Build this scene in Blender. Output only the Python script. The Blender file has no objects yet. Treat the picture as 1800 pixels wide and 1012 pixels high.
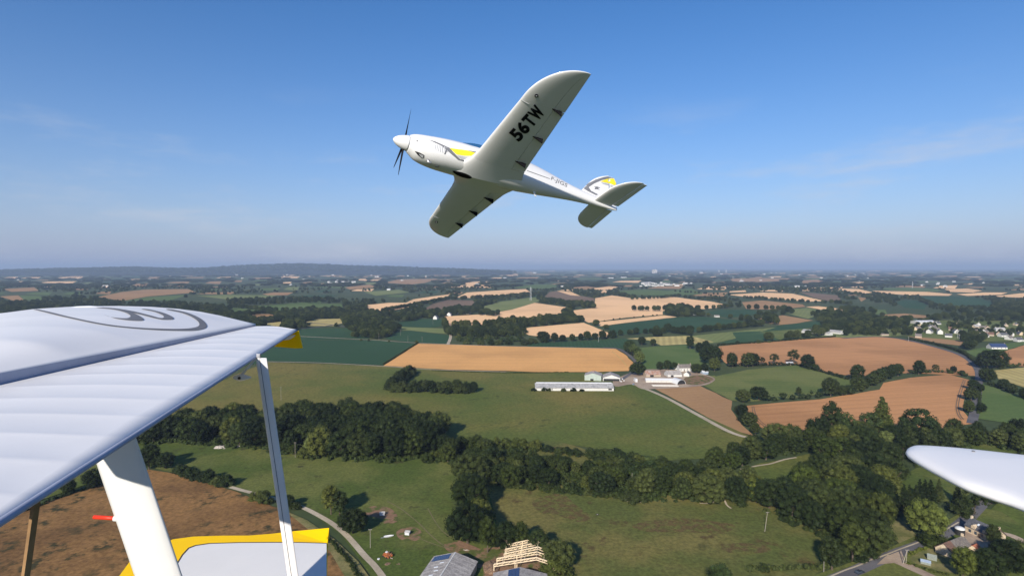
import bpy, bmesh, math, random
from mathutils import Vector, Matrix
from mathutils.bvhtree import BVHTree
from mathutils.geometry import tessellate_polygon
from mathutils.noise import noise as pnoise

R = math.radians
C = bpy.context.scene.collection
S = bpy.context.scene

# ------------------------------------------------------------------ camera
H = 120.0                              # eye height above the fields
F = 1000.0                             # focal length in photo pixels (1800 wide)
PITCH = math.atan(36.0 / F)
cd = bpy.data.cameras.new('camera')
cd.sensor_width = 36.0
cd.lens = 36.0 * F / 1800.0
cd.clip_start = 0.05
cd.clip_end = 120000.0
cam = bpy.data.objects.new('camera', cd)
cam.location = (0, 0, H)
cam.rotation_euler = (R(90) - PITCH, 0, 0)
C.objects.link(cam)
S.camera = cam

# ------------------------------------------------------------------ light
SUN_EL, SUN_AZ = R(27.0), R(20.0)      # light travels towards azimuth 20 deg right of the view
ld = bpy.data.lights.new('sun', 'SUN')
ld.energy = 5.0
ld.angle = R(0.53)
ld.color = (1.0, 0.93, 0.82)
sun = bpy.data.objects.new('sun', ld)
sdir = Vector((math.sin(SUN_AZ) * math.cos(SUN_EL), math.cos(SUN_AZ) * math.cos(SUN_EL), -math.sin(SUN_EL)))
sun.rotation_euler = sdir.to_track_quat('-Z', 'Y').to_euler()
sun.location = (-40, -60, 300)
C.objects.link(sun)

w = bpy.data.worlds.new('World')
S.world = w
w.use_nodes = True
nt = w.node_tree
bg = nt.nodes['Background']
sky = nt.nodes.new('ShaderNodeTexSky')
sky.sky_type = 'NISHITA'
sky.sun_disc = False
sky.sun_elevation = SUN_EL
sky.sun_rotation = R(180) + SUN_AZ
sky.altitude = 120
sky.air_density = 1.0
sky.dust_density = 0.4
sky.ozone_density = 3.0
tc = nt.nodes.new('ShaderNodeTexCoord')
mp = nt.nodes.new('ShaderNodeMapping')
mp.inputs['Scale'].default_value = (1.0, 1.0, 4.5)
mp.inputs['Location'].default_value = (3.1, 2.2, 0.7)
nz = nt.nodes.new('ShaderNodeTexNoise')
nz.inputs['Scale'].default_value = 2.6
nz.inputs['Detail'].default_value = 7
nz.inputs['Roughness'].default_value = 0.62
nt.links.new(tc.outputs['Generated'], mp.inputs[0])
nt.links.new(mp.outputs[0], nz.inputs['Vector'])
cr = nt.nodes.new('ShaderNodeMapRange')
cr.interpolation_type = 'SMOOTHSTEP'
cr.inputs['From Min'].default_value = 0.50
cr.inputs['From Max'].default_value = 0.78
cr.inputs['To Max'].default_value = 0.72
nt.links.new(nz.outputs['Fac'], cr.inputs['Value'])
sx = nt.nodes.new('ShaderNodeSeparateXYZ')
nt.links.new(tc.outputs['Generated'], sx.inputs[0])
em = nt.nodes.new('ShaderNodeMapRange')
em.interpolation_type = 'SMOOTHSTEP'
em.inputs['From Min'].default_value = 0.30
em.inputs['From Max'].default_value = 0.12
nt.links.new(sx.outputs['Z'], em.inputs['Value'])
ml = nt.nodes.new('ShaderNodeMath'); ml.operation = 'MULTIPLY'
nt.links.new(cr.outputs[0], ml.inputs[0]); nt.links.new(em.outputs[0], ml.inputs[1])
mx = nt.nodes.new('ShaderNodeMix'); mx.data_type = 'RGBA'
nt.links.new(ml.outputs[0], mx.inputs['Factor'])
hs = nt.nodes.new('ShaderNodeHueSaturation')
hs.inputs['Saturation'].default_value = 1.30
nt.links.new(sky.outputs[0], hs.inputs['Color'])
nt.links.new(hs.outputs[0], mx.inputs['A'])
mx.inputs['B'].default_value = (4.6, 4.9, 5.6, 1)
# low summer murk: the sky pales to lavender all round the horizon
hm_ = nt.nodes.new('ShaderNodeMath'); hm_.operation = 'MULTIPLY'; hm_.inputs[1].default_value = -6.5
nt.links.new(sx.outputs['Z'], hm_.inputs[0])
he = nt.nodes.new('ShaderNodeMath'); he.operation = 'EXPONENT'
nt.links.new(hm_.outputs[0], he.inputs[0])
hc = nt.nodes.new('ShaderNodeMath'); hc.operation = 'MULTIPLY'; hc.use_clamp = True; hc.inputs[1].default_value = 0.92
nt.links.new(he.outputs[0], hc.inputs[0])
mh = nt.nodes.new('ShaderNodeMix'); mh.data_type = 'RGBA'
nt.links.new(hc.outputs[0], mh.inputs['Factor'])
tn_ = nt.nodes.new('ShaderNodeMix'); tn_.data_type = 'RGBA'; tn_.blend_type = 'MULTIPLY'
tn_.inputs['Factor'].default_value = 1.0
tn_.inputs['B'].default_value = (0.98, 0.93, 1.04, 1)
nt.links.new(hs.outputs[0], tn_.inputs['A'])
nt.links.new(tn_.outputs['Result'], mh.inputs['A'])
mh.inputs['B'].default_value = (2.5, 3.05, 4.75, 1)
nt.links.new(mh.outputs['Result'], mx.inputs['A'])
nt.links.new(mx.outputs['Result'], bg.inputs['Color'])
bg.inputs['Strength'].default_value = 0.099

S.view_settings.view_transform = 'Standard'
S.view_settings.look = 'None'
S.view_settings.exposure = 0.40
S.view_settings.gamma = 1.0
S.view_settings.use_curve_mapping = False
S.render.engine = 'CYCLES'
cy = S.cycles
cy.max_bounces = 6; cy.diffuse_bounces = 4; cy.glossy_bounces = 2; cy.transmission_bounces = 3
cy.volume_bounces = 0
cy.use_denoising = True

# ------------------------------------------------------------------ helpers
FWD = Vector((0, math.cos(PITCH), -math.sin(PITCH)))
UPV = Vector((0, math.sin(PITCH), math.cos(PITCH)))
RGT = Vector((1, 0, 0))
EYE = Vector((0, 0, H))


def ray(u, v):
    return (FWD + RGT * ((u - 900.0) / F) + UPV * ((506.0 - v) / F)).normalized()


def gp(u, v, z=0.0):
    """the ground point (height z) seen at a photo position"""
    d = ray(u, v)
    if d.z > -0.0012:
        d = Vector((d.x, d.y, -0.0012))
    t = (z - H) / d.z
    p = EYE + d * t
    return Vector((p.x, p.y, z))


def atz(u, v, dz):
    """point at dz relative to eye height, relative to the eye"""
    d = ray(u, v)
    return d * (dz / d.z)


def aty(u, v, y):
    d = ray(u, v)
    return d * (y / d.y)


def pxm(u, v):
    """metres per photo pixel at the ground point"""
    return (gp(u, v) - EYE).dot(FWD) / F


def inpoly(u, v, poly):
    r = False
    j = len(poly) - 1
    for i in range(len(poly)):
        a, b = poly[i], poly[j]
        if (a[1] > v) != (b[1] > v) and u < (b[0] - a[0]) * (v - a[1]) / (b[1] - a[1]) + a[0]:
            r = not r
        j = i
    return r


MATS = {}


def tree_of(name):
    m = bpy.data.materials.new(name)
    m.use_nodes = True
    return m, m.node_tree, m.node_tree.nodes['Principled BSDF']


def pos_noise(nt, scale, detail=4, rough=0.55, stretch=None, obj=False):
    n = nt.nodes.new('ShaderNodeTexNoise')
    n.inputs['Scale'].default_value = scale
    n.inputs['Detail'].default_value = detail
    n.inputs['Roughness'].default_value = rough
    if obj:
        g = nt.nodes.new('ShaderNodeTexCoord'); src = g.outputs['Object']
    else:
        g = nt.nodes.new('ShaderNodeNewGeometry'); src = g.outputs['Position']
    if stretch:
        mp = nt.nodes.new('ShaderNodeMapping')
        mp.inputs['Rotation'].default_value = (0, 0, stretch[2] if len(stretch) > 2 else 0)
        mp.inputs['Scale'].default_value = (stretch[0], stretch[1], 1)
        nt.links.new(src, mp.inputs[0]); src = mp.outputs[0]
    nt.links.new(src, n.inputs['Vector'])
    return n.outputs['Fac']


def ramp(nt, fac, lo, hi, to0=0.0, to1=1.0):
    m = nt.nodes.new('ShaderNodeMapRange')
    m.interpolation_type = 'SMOOTHSTEP'
    m.inputs['From Min'].default_value = lo; m.inputs['From Max'].default_value = hi
    m.inputs['To Min'].default_value = to0; m.inputs['To Max'].default_value = to1
    nt.links.new(fac, m.inputs['Value'])
    return m.outputs[0]


def mixc(nt, fac, a, b, mode='MIX'):
    m = nt.nodes.new('ShaderNodeMix'); m.data_type = 'RGBA'; m.blend_type = mode
    if isinstance(fac, (int, float)): m.inputs['Factor'].default_value = fac
    else: nt.links.new(fac, m.inputs['Factor'])
    for k, x in (('A', a), ('B', b)):
        if isinstance(x, tuple): m.inputs[k].default_value = (*x[:3], 1)
        else: nt.links.new(x, m.inputs[k])
    return m.outputs['Result']


def val(nt, fac):
    c = nt.nodes.new('ShaderNodeCombineColor')
    for i in range(3): nt.links.new(fac, c.inputs[i])
    return c.outputs[0]


def field_mat(name, c1, c2, c3=None, s=0.012, thr=(0.42, 0.62), thr3=(0.58, 0.68), s3=0.04, fine=0.35, amp=0.14, rows=None, tram=None, rough=0.95):
    """a field: two soft tones, optional patches of a third, fine tufts, optional rows (direction, spacing, depth)"""
    m, nt, b = tree_of(name)
    f = ramp(nt, pos_noise(nt, s, 5), *thr)
    col = mixc(nt, f, c1, c2)
    if c3:
        p = ramp(nt, pos_noise(nt, s3, 6, 0.66), *thr3)
        q = ramp(nt, pos_noise(nt, s * 0.9 + 0.004, 2), 0.42, 0.56)
        mm = nt.nodes.new('ShaderNodeMath'); mm.operation = 'MULTIPLY'
        nt.links.new(p, mm.inputs[0]); nt.links.new(q, mm.inputs[1])
        col = mixc(nt, mm.outputs[0], col, c3)
    g = ramp(nt, pos_noise(nt, fine, 5, 0.7), 0.25, 0.75, 1 - amp, 1 + amp)
    col = mixc(nt, 1.0, col, val(nt, g), 'MULTIPLY')
    if rows:
        ang, sp, dep = rows
        g2 = nt.nodes.new('ShaderNodeNewGeometry')
        mp2 = nt.nodes.new('ShaderNodeMapping')
        mp2.inputs['Rotation'].default_value = (0, 0, ang)
        nt.links.new(g2.outputs['Position'], mp2.inputs[0])
        wv = nt.nodes.new('ShaderNodeTexWave')
        wv.inputs['Scale'].default_value = 0.314 / sp
        wv.inputs['Distortion'].default_value = 1.2
        wv.inputs['Detail'].default_value = 2
        wv.inputs['Detail Scale'].default_value = 0.3
        nt.links.new(mp2.outputs[0], wv.inputs['Vector'])
        rr = ramp(nt, wv.outputs['Fac'], 0.0, 1.0, 1 - dep, 1 + dep * 0.4)
        col = mixc(nt, 1.0, col, val(nt, rr), 'MULTIPLY')
    if tram:                              # paired wheelings left by the sprayer
        ang, sp, dep = tram
        g3 = nt.nodes.new('ShaderNodeNewGeometry')
        mp3 = nt.nodes.new('ShaderNodeMapping'); mp3.inputs['Rotation'].default_value = (0, 0, ang)
        nt.links.new(g3.outputs['Position'], mp3.inputs[0])
        wv3 = nt.nodes.new('ShaderNodeTexWave'); wv3.inputs['Scale'].default_value = 0.314 / sp
        wv3.inputs['Distortion'].default_value = 0.5; wv3.inputs['Detail Scale'].default_value = 0.02
        nt.links.new(mp3.outputs[0], wv3.inputs['Vector'])
        tr = ramp(nt, wv3.outputs['Fac'], 0.975, 1.0, 1.0, 1 - dep)
        col = mixc(nt, 1.0, col, val(nt, tr), 'MULTIPLY')
    nt.links.new(col, b.inputs['Base Color'])
    b.inputs['Roughness'].default_value = rough
    b.inputs['Specular IOR Level'].default_value = 0.1
    MATS[name] = m
    return m


def mat(name, c, rough=0.6, amp=0.12, scale=1.5, spec=0.3, metal=0.0, c2=None, obj=True, coat=0.0, stretch=None, bump=0.0):
    m, nt, b = tree_of(name)
    f = pos_noise(nt, scale, 5, 0.65, stretch, obj)
    if c2:
        col = mixc(nt, ramp(nt, f, 0.42, 0.62), c, c2)
        g = ramp(nt, pos_noise(nt, scale * 3.1, 4, 0.6, None, obj), 0.3, 0.7, 1 - amp, 1 + amp)
    else:
        g = ramp(nt, f, 0.3, 0.7, 1 - amp, 1 + amp)
        col = mixc(nt, 0.0, c, c)
    col = mixc(nt, 1.0, col, val(nt, g), 'MULTIPLY')
    nt.links.new(col, b.inputs['Base Color'])
    b.inputs['Roughness'].default_value = rough
    b.inputs['Specular IOR Level'].default_value = spec
    b.inputs['Metallic'].default_value = metal
    b.inputs['Coat Weight'].default_value = coat
    b.inputs['Coat Roughness'].default_value = 0.08
    if bump:
        bn = nt.nodes.new('ShaderNodeBump'); bn.inputs['Strength'].default_value = bump
        bn.inputs['Distance'].default_value = 0.02
        nt.links.new(f, bn.inputs['Height']); nt.links.new(bn.outputs[0], b.inputs['Normal'])
    MATS[name] = m
    return m


def mesh_obj(name, verts, faces, m=None, parent=None, smooth=False, loc=None):
    me = bpy.data.meshes.new(name)
    me.from_pydata([tuple(v) for v in verts], [], faces)
    if smooth:
        me.polygons.foreach_set('use_smooth', [True] * len(me.polygons))
    if m: me.materials.append(m if not isinstance(m, str) else MATS[m])
    me.update()
    o = bpy.data.objects.new(name, me)
    C.objects.link(o)
    if parent: o.parent = parent
    if loc: o.location = loc
    return o


def bm_obj(name, bm, m=None, parent=None, smooth=False, normals=True):
    if normals: bmesh.ops.recalc_face_normals(bm, faces=bm.faces)
    me = bpy.data.meshes.new(name)
    bm.to_mesh(me); bm.free()
    if smooth: me.polygons.foreach_set('use_smooth', [True] * len(me.polygons))
    if m: me.materials.append(m if not isinstance(m, str) else MATS[m])
    o = bpy.data.objects.new(name, me)
    C.objects.link(o)
    if parent: o.parent = parent
    return o


def empty(name, loc=(0, 0, 0), rz=0.0):
    o = bpy.data.objects.new(name, None)
    o.empty_display_size = 0.5
    o.location = loc; o.rotation_euler = (0, 0, rz)
    C.objects.link(o)
    return o


def tag(o, label=None, cat=None, group=None, kind=None):
    if label: o['label'] = label
    if cat: o['category'] = cat
    if group: o['group'] = group
    if kind: o['kind'] = kind
    return o


def box(bm, c, s, rot=None):
    """box centre c, size s"""
    vs = []
    for dx in (-.5, .5):
        for dy in (-.5, .5):
            for dz in (-.5, .5):
                p = Vector((dx * s[0], dy * s[1], dz * s[2]))
                if rot: p = rot @ p
                vs.append(bm.verts.new(p + Vector(c)))
    for f in ((0, 1, 3, 2), (4, 6, 7, 5), (0, 4, 5, 1), (2, 3, 7, 6), (0, 2, 6, 4), (1, 5, 7, 3)):
        bm.faces.new([vs[i] for i in f])


def beam(bm, a, b, wx, wy=None):
    """square bar from a to b"""
    a, b = Vector(a), Vector(b)
    d = b - a
    q = d.to_track_quat('Z', 'Y').to_matrix()
    box(bm, (a + b) / 2, (wx, wy or wx, d.length), q)


def tube(bm, pts, rad, n=10, caps=True):
    """round tube through pts, rad a number or list"""
    pts = [Vector(p) for p in pts]
    rings = []
    for i, p in enumerate(pts):
        t = (pts[min(i + 1, len(pts) - 1)] - pts[max(i - 1, 0)]).normalized()
        q = t.to_track_quat('Z', 'Y').to_matrix()
        r = rad[i] if isinstance(rad, (list, tuple)) else rad
        rings.append([bm.verts.new(p + q @ Vector((math.cos(2 * math.pi * k / n) * r, math.sin(2 * math.pi * k / n) * r, 0))) for k in range(n)])
    for a, b in zip(rings, rings[1:]):
        for k in range(n):
            bm.faces.new((a[k], a[(k + 1) % n], b[(k + 1) % n], b[k]))
    if caps:
        bm.faces.new(rings[0][::-1]); bm.faces.new(rings[-1])


def loft(bm, rings, caps=True, closed=True):
    rs = [[bm.verts.new(p) for p in r] for r in rings]
    n = len(rs[0])
    for a, b in zip(rs, rs[1:]):
        for k in range(n if closed else n - 1):
            bm.faces.new((a[k], a[(k + 1) % n], b[(k + 1) % n], b[k]))
    if caps:
        bm.faces.new(rs[0][::-1]); bm.faces.new(rs[-1])
    return rs


def prism(bm, poly, y0, y1, axis='y'):
    """polygon of (a,b) extruded along an axis: y -> (a,y,b), z -> (a,b,z), x -> (x,a,b)"""
    def P(a, b, t):
        return {'y': (a, t, b), 'z': (a, b, t), 'x': (t, a, b)}[axis]
    A = [bm.verts.new(P(a, b, y0)) for a, b in poly]
    B = [bm.verts.new(P(a, b, y1)) for a, b in poly]
    n = len(poly)
    bm.faces.new(A[::-1]); bm.faces.new(B)
    for i in range(n):
        bm.faces.new((A[i], A[(i + 1) % n], B[(i + 1) % n], B[i]))


def smooth_line(pts, n=5, closed=False):
    out = []
    m = len(pts)
    rng = range(m) if closed else range(m - 1)
    for i in rng:
        p0 = pts[(i - 1) % m] if closed or i > 0 else pts[0]
        p1 = pts[i]; p2 = pts[(i + 1) % m]
        p3 = pts[(i + 2) % m] if closed or i + 2 < m else pts[-1]
        for k in range(n):
            t = k / n
            out.append(tuple(0.5 * (2 * p1[j] + (p2[j] - p0[j]) * t + (2 * p0[j] - 5 * p1[j] + 4 * p2[j] - p3[j]) * t * t + (3 * p1[j] - p0[j] - 3 * p2[j] + p3[j]) * t ** 3) for j in range(len(p1))))
    if not closed: out.append(tuple(pts[-1]))
    return out


LAYER = [0]
FIELDS = []                             # photo-space outlines, so that far trees keep off the crops


def sheet(name, pts, m, label, smooth=False, keep=True, wob=True):
    """a piece of land traced as photo positions and laid on the ground"""
    LAYER[0] += 1
    if smooth: pts = smooth_line(pts, 4, True)
    if keep: FIELDS.append(pts)
    g = [gp(u, v) for u, v in pts]
    if wob:                              # hedge-bank edges are never ruler-straight
        gg = []
        for i, p in enumerate(g):
            q = g[(i + 1) % len(g)]
            n = max(1, min(14, int((q - p).length / 14)))
            for k in range(n):
                r = p.lerp(q, k / n)
                if k:
                    d = (q - p).normalized()
                    a = pnoise(r * 0.045) * min(1.6, (q - p).length * 0.02)
                    r = r + Vector((-d.y, d.x, 0)) * a
                gg.append(r)
        g = gg
    far = max(p.y for p in g)
    z = 0.03 + 0.005 * LAYER[0] + (0.25 if far > 2500 else 0)
    tris = tessellate_polygon([g])
    vs = [(p.x, p.y, z) for p in g]
    fs = []
    for t in tris:
        a, b, c = (Vector(vs[i]) for i in t)
        fs.append(t if (b - a).cross(c - a).z > 0 else t[::-1])
    return tag(mesh_obj(name, vs, fs, m), label, None, None, 'structure')


def ribbon(name, pts, width, m, label, z=None, kind='structure'):
    LAYER[0] += 1
    pl = smooth_line([tuple(gp(u, v))[:2] for u, v in pts], 6)
    vs, fs = [], []
    z = z or 0.03 + 0.005 * LAYER[0]
    for i, p in enumerate(pl):
        a = Vector(pl[max(i - 1, 0)]); b = Vector(pl[min(i + 1, len(pl) - 1)])
        d = (b - a).normalized(); n = Vector((-d.y, d.x))
        ww = width if not isinstance(width, (list, tuple)) else width[0] + (width[1] - width[0]) * i / (len(pl) - 1)
        vs += [(p[0] + n.x * ww / 2, p[1] + n.y * ww / 2, z), (p[0] - n.x * ww / 2, p[1] - n.y * ww / 2, z)]
        if i: fs.append((2 * i - 2, 2 * i - 1, 2 * i + 1, 2 * i))
    return tag(mesh_obj(name, vs, fs, m), label, None, None, kind)


# ------------------------------------------------------------------ the land
field_mat('m_base', (0.050, 0.070, 0.028), (0.070, 0.085, 0.035), s=0.004, fine=0.12)
field_mat('m_meadow', (0.088, 0.112, 0.024), (0.172, 0.142, 0.038), (0.048, 0.060, 0.018), s=0.0055, thr=(0.40, 0.64), thr3=(0.54, 0.72), s3=0.10, fine=0.42, amp=0.30)
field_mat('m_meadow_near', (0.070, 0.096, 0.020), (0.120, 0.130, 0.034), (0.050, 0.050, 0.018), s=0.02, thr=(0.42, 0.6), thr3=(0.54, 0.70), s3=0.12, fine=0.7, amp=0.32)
field_mat('m_rough', (0.152, 0.132, 0.040), (0.088, 0.102, 0.026), (0.085, 0.060, 0.024), s=0.020, thr=(0.40, 0.60), thr3=(0.55, 0.68), s3=0.085, fine=0.6, amp=0.34)
field_mat('m_weed', (0.105, 0.074, 0.030), (0.110, 0.110, 0.030), s=0.30, thr=(0.38, 0.62), fine=0.8, amp=0.4)
field_mat('m_mown', (0.105, 0.134, 0.036), (0.152, 0.165, 0.050), s=0.012, fine=0.4, rows=(R(84), 9, 0.06))
field_mat('m_green_r', (0.085, 0.130, 0.036), (0.110, 0.150, 0.045), s=0.01, fine=0.5, rows=(R(75), 9, 0.03))
field_mat('m_brown', (0.241, 0.130, 0.048), (0.160, 0.087, 0.034), (0.046, 0.042, 0.018), s=0.026, thr=(0.40, 0.66), thr3=(0.50, 0.62), s3=0.10, fine=0.55, amp=0.36)
field_mat('m_gold', (0.690, 0.361, 0.128), (0.580, 0.303, 0.108), s=0.006, fine=0.25, amp=0.06, rows=(R(93), 9, 0.04), tram=(R(91), 24, 0.14))
field_mat('m_orange', (0.498, 0.246, 0.105), (0.398, 0.197, 0.084), s=0.007, fine=0.3, amp=0.06, rows=(R(78), 12, 0.05), tram=(R(76), 24, 0.16))
field_mat('m_wheat', (0.878, 0.539, 0.277), (0.755, 0.464, 0.238), s=0.004, fine=0.2, amp=0.06, rows=(R(80), 16, 0.04), tram=(R(84), 30, 0.12))
field_mat('m_tan', (0.367, 0.214, 0.100), (0.321, 0.185, 0.088), s=0.007, fine=0.3, amp=0.08, rows=(R(70), 9, 0.03))
field_mat('m_fallow', (0.200, 0.135, 0.085), (0.170, 0.112, 0.072), s=0.006, fine=0.2, amp=0.1, rows=(R(40), 12, 0.1))
field_mat('m_maize', (0.030, 0.070, 0.030), (0.036, 0.080, 0.034), s=0.006, fine=0.4, amp=0.14, rows=(R(5), 6, 0.14))
field_mat('m_pale', (0.185, 0.205, 0.072), (0.150, 0.180, 0.058), s=0.006, fine=0.3, amp=0.08, rows=(R(30), 10, 0.08))
field_mat('m_straw', (0.470, 0.380, 0.150), (0.400, 0.320, 0.125), s=0.01, fine=0.3, amp=0.08, rows=(R(15), 10, 0.16))
field_mat('m_patchy', (0.036, 0.078, 0.032), (0.050, 0.094, 0.036), (0.33, 0.30, 0.17), s=0.02, thr3=(0.60, 0.72), s3=0.02, fine=0.4, amp=0.1)
field_mat('m_yard', (0.390, 0.300, 0.220), (0.280, 0.205, 0.150), s=0.05, fine=0.8, amp=0.18)
field_mat('m_dirt', (0.225, 0.135, 0.080), (0.085, 0.100, 0.026), s=0.16, thr=(0.46, 0.58), fine=0.9, amp=0.28)
field_mat('m_track', (0.440, 0.370, 0.270), (0.360, 0.300, 0.215), s=0.06, fine=1.0, amp=0.16)
field_mat('m_worn', (0.165, 0.140, 0.070), (0.13, 0.125, 0.055), s=0.1, fine=1.0, amp=0.2)
field_mat('m_tarmac', (0.105, 0.100, 0.105), (0.135, 0.128, 0.130), s=0.05, fine=1.5, amp=0.14)
field_mat('m_verge', (0.210, 0.180, 0.075), (0.120, 0.125, 0.042), s=0.09, fine=0.9, amp=0.25)
field_mat('m_hill', (0.010, 0.016, 0.009), (0.030, 0.038, 0.018), (0.10, 0.09, 0.05), s=0.004, thr=(0.46, 0.60), thr3=(0.66, 0.70), s3=0.0026, fine=0.02, amp=0.4)

# one sheet to the horizon
gv = [(0, 0, 0)]
gf = []
rad = [60, 140, 300, 600, 1200, 2400, 4800, 9600, 19000, 34000, 52000]
NS = 64
for r_ in rad:
    for k in range(NS):
        gv.append((math.cos(2 * math.pi * k / NS) * r_, math.sin(2 * math.pi * k / NS) * r_, 0))
for k in range(NS):
    gf.append((0, 1 + k, 1 + (k + 1) % NS))
for i in range(len(rad) - 1):
    a, b = 1 + i * NS, 1 + (i + 1) * NS
    for k in range(NS):
        gf.append((a + k, b + k, b + (k + 1) % NS, a + (k + 1) % NS))
tag(mesh_obj('ground', gv, gf, 'm_base'), 'hedged farmland running flat to the hazy horizon', None, None, 'structure')

# --- fields, far ones first
W = 'ripe pale wheat field '
sheet('wheat_field', [(644, 536), (684, 532), (714, 532), (726, 526), (760, 521), (791, 517), (786, 524), (741, 534), (701, 544), (672, 549), (645, 545)], 'm_wheat', W + 'running up left of the hamlet')
sheet('bare_field', [(745, 543), (761, 534), (786, 527), (835, 528), (832, 539), (800, 536), (770, 546)], 'm_fallow', 'bare brown field above the white gabled hamlet')
sheet('wheat_field', [(801, 523), (821, 514), (900, 509), (925, 508), (932, 514), (925, 518), (880, 520), (840, 524)], 'm_wheat', W + 'above the line of round trees')
sheet('pasture', [(846, 539), (880, 530), (940, 522), (957, 524), (940, 532), (900, 544), (880, 547), (850, 543)], 'm_pale', 'pale green pasture between two wheat fields')
sheet('wheat_field', [(781, 556), (852, 552), (900, 544), (940, 532), (1004, 541), (985, 552), (950, 558), (880, 559), (845, 572), (790, 573), (783, 563)], 'm_wheat', W + 'behind the tall plantation rows')
sheet('bare_field', [(957, 522), (966, 513), (985, 511), (1020, 520), (1044, 524), (1046, 535), (1004, 534), (958, 525)], 'm_fallow', 'pinkish brown bare field left of the broad wheat')
sheet('wheat_field', [(978, 511), (1004, 513), (1020, 520), (1003, 519)], 'm_wheat', W + 'as a sliver above the brown field')
sheet('wheat_field', [(1046, 524), (1076, 519), (1110, 524), (1180, 521), (1216, 526), (1251, 530), (1288, 538), (1237, 543), (1198, 542), (1165, 547), (1165, 553), (1100, 558), (1035, 567), (1022, 562), (1003, 551), (1010, 545), (1046, 541)], 'm_wheat', W + 'broadest of those on the middle slope')
sheet('wheat_field', [(1040, 567), (1100, 561), (1168, 554), (1190, 557), (1100, 567), (1056, 573)], 'm_wheat', W + 'as a narrow strip above the dark maize')
sheet('wheat_field', [(1062, 509), (1070, 514), (1053, 516)], 'm_wheat', W + 'small wedge beyond the copse')
sheet('maize_field', [(1058, 574), (1120, 566), (1200, 557), (1233, 556), (1290, 562), (1330, 568), (1287, 576), (1223, 583), (1150, 584), (1085, 588)], 'm_maize', 'dark green maize below the pale wheat strip')
sheet('maize_field', [(1240, 549), (1265, 544), (1315, 544), (1349, 551), (1320, 554), (1280, 559)], 'm_maize', 'small dark maize field behind the white farmhouse')
sheet('wheat_field', [(912, 579), (933, 575), (1026, 567), (1078, 588), (1072, 593), (1030, 590), (972, 594), (930, 589)], 'm_wheat', W + 'wedge behind the hedge of round bushes')
sheet('wheat_field', [(1280, 518), (1340, 514), (1393, 516), (1450, 529), (1425, 530), (1367, 526), (1304, 521)], 'm_wheat', W + 'long and bright on the far right slope')
sheet('wheat_field', [(1283, 512), (1310, 510), (1312, 513), (1282, 514)], 'm_wheat', W + 'thin bar above the long bright one')
sheet('bare_field', [(1406, 513), (1472, 519), (1479, 528), (1455, 529), (1430, 523)], 'm_fallow', 'brown field right of the long bright wheat')
sheet('stubble_field', [(1304, 531), (1340, 528), (1411, 535), (1416, 539), (1367, 544), (1312, 543)], 'm_tan', 'dull stubble field under the far hedge')
sheet('pasture', [(1368, 545), (1420, 541), (1459, 547), (1420, 560), (1392, 553)], 'm_pale', 'pale pasture left of the round tree clump')
sheet('wheat_field', [(1416, 539), (1438, 538), (1488, 544), (1475, 550)], 'm_wheat', W + 'small strip behind the clump on the right')
sheet('stubble_field', [(1331, 560), (1376, 554), (1429, 563), (1400, 568), (1370, 571), (1340, 567)], 'm_tan', 'tan stubble patch above the two long barns')
sheet('maize_field', [(1367, 572), (1434, 565), (1456, 568), (1418, 577), (1338, 583), (1355, 575)], 'm_maize', 'dark strip of maize left of the two long barns')
sheet('pasture', [(1195, 603), (1216, 590), (1294, 582), (1365, 575), (1338, 583), (1290, 584), (1296, 594), (1262, 602), (1220, 606)], 'm_pale', 'yellow green pasture along the maize edge')
sheet('patchy_field', [(1262, 603), (1294, 595), (1287, 584), (1336, 582), (1376, 600), (1331, 604)], 'm_patchy', 'patchy dark crop with bare pale spots')
sheet('pasture', [(1338, 583), (1420, 577), (1440, 588), (1377, 600)], 'm_mown', 'mid green pasture by the two long barns')
sheet('straw_field', [(1100, 595), (1150, 592), (1212, 590), (1255, 601), (1205, 605), (1162, 607), (1140, 598)], 'm_straw', 'yellow straw field behind the farm trees')
sheet('pasture', [(1112, 612), (1162, 608), (1205, 606), (1240, 626), (1250, 640), (1160, 650), (1128, 648)], 'm_green_r', 'green pasture behind the farmyard')
sheet('pasture', [(928, 603), (1022, 599), (1102, 595), (1120, 612), (1080, 612), (928, 609)], 'm_maize', 'green strip between the hedge and golden wheat')
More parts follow.
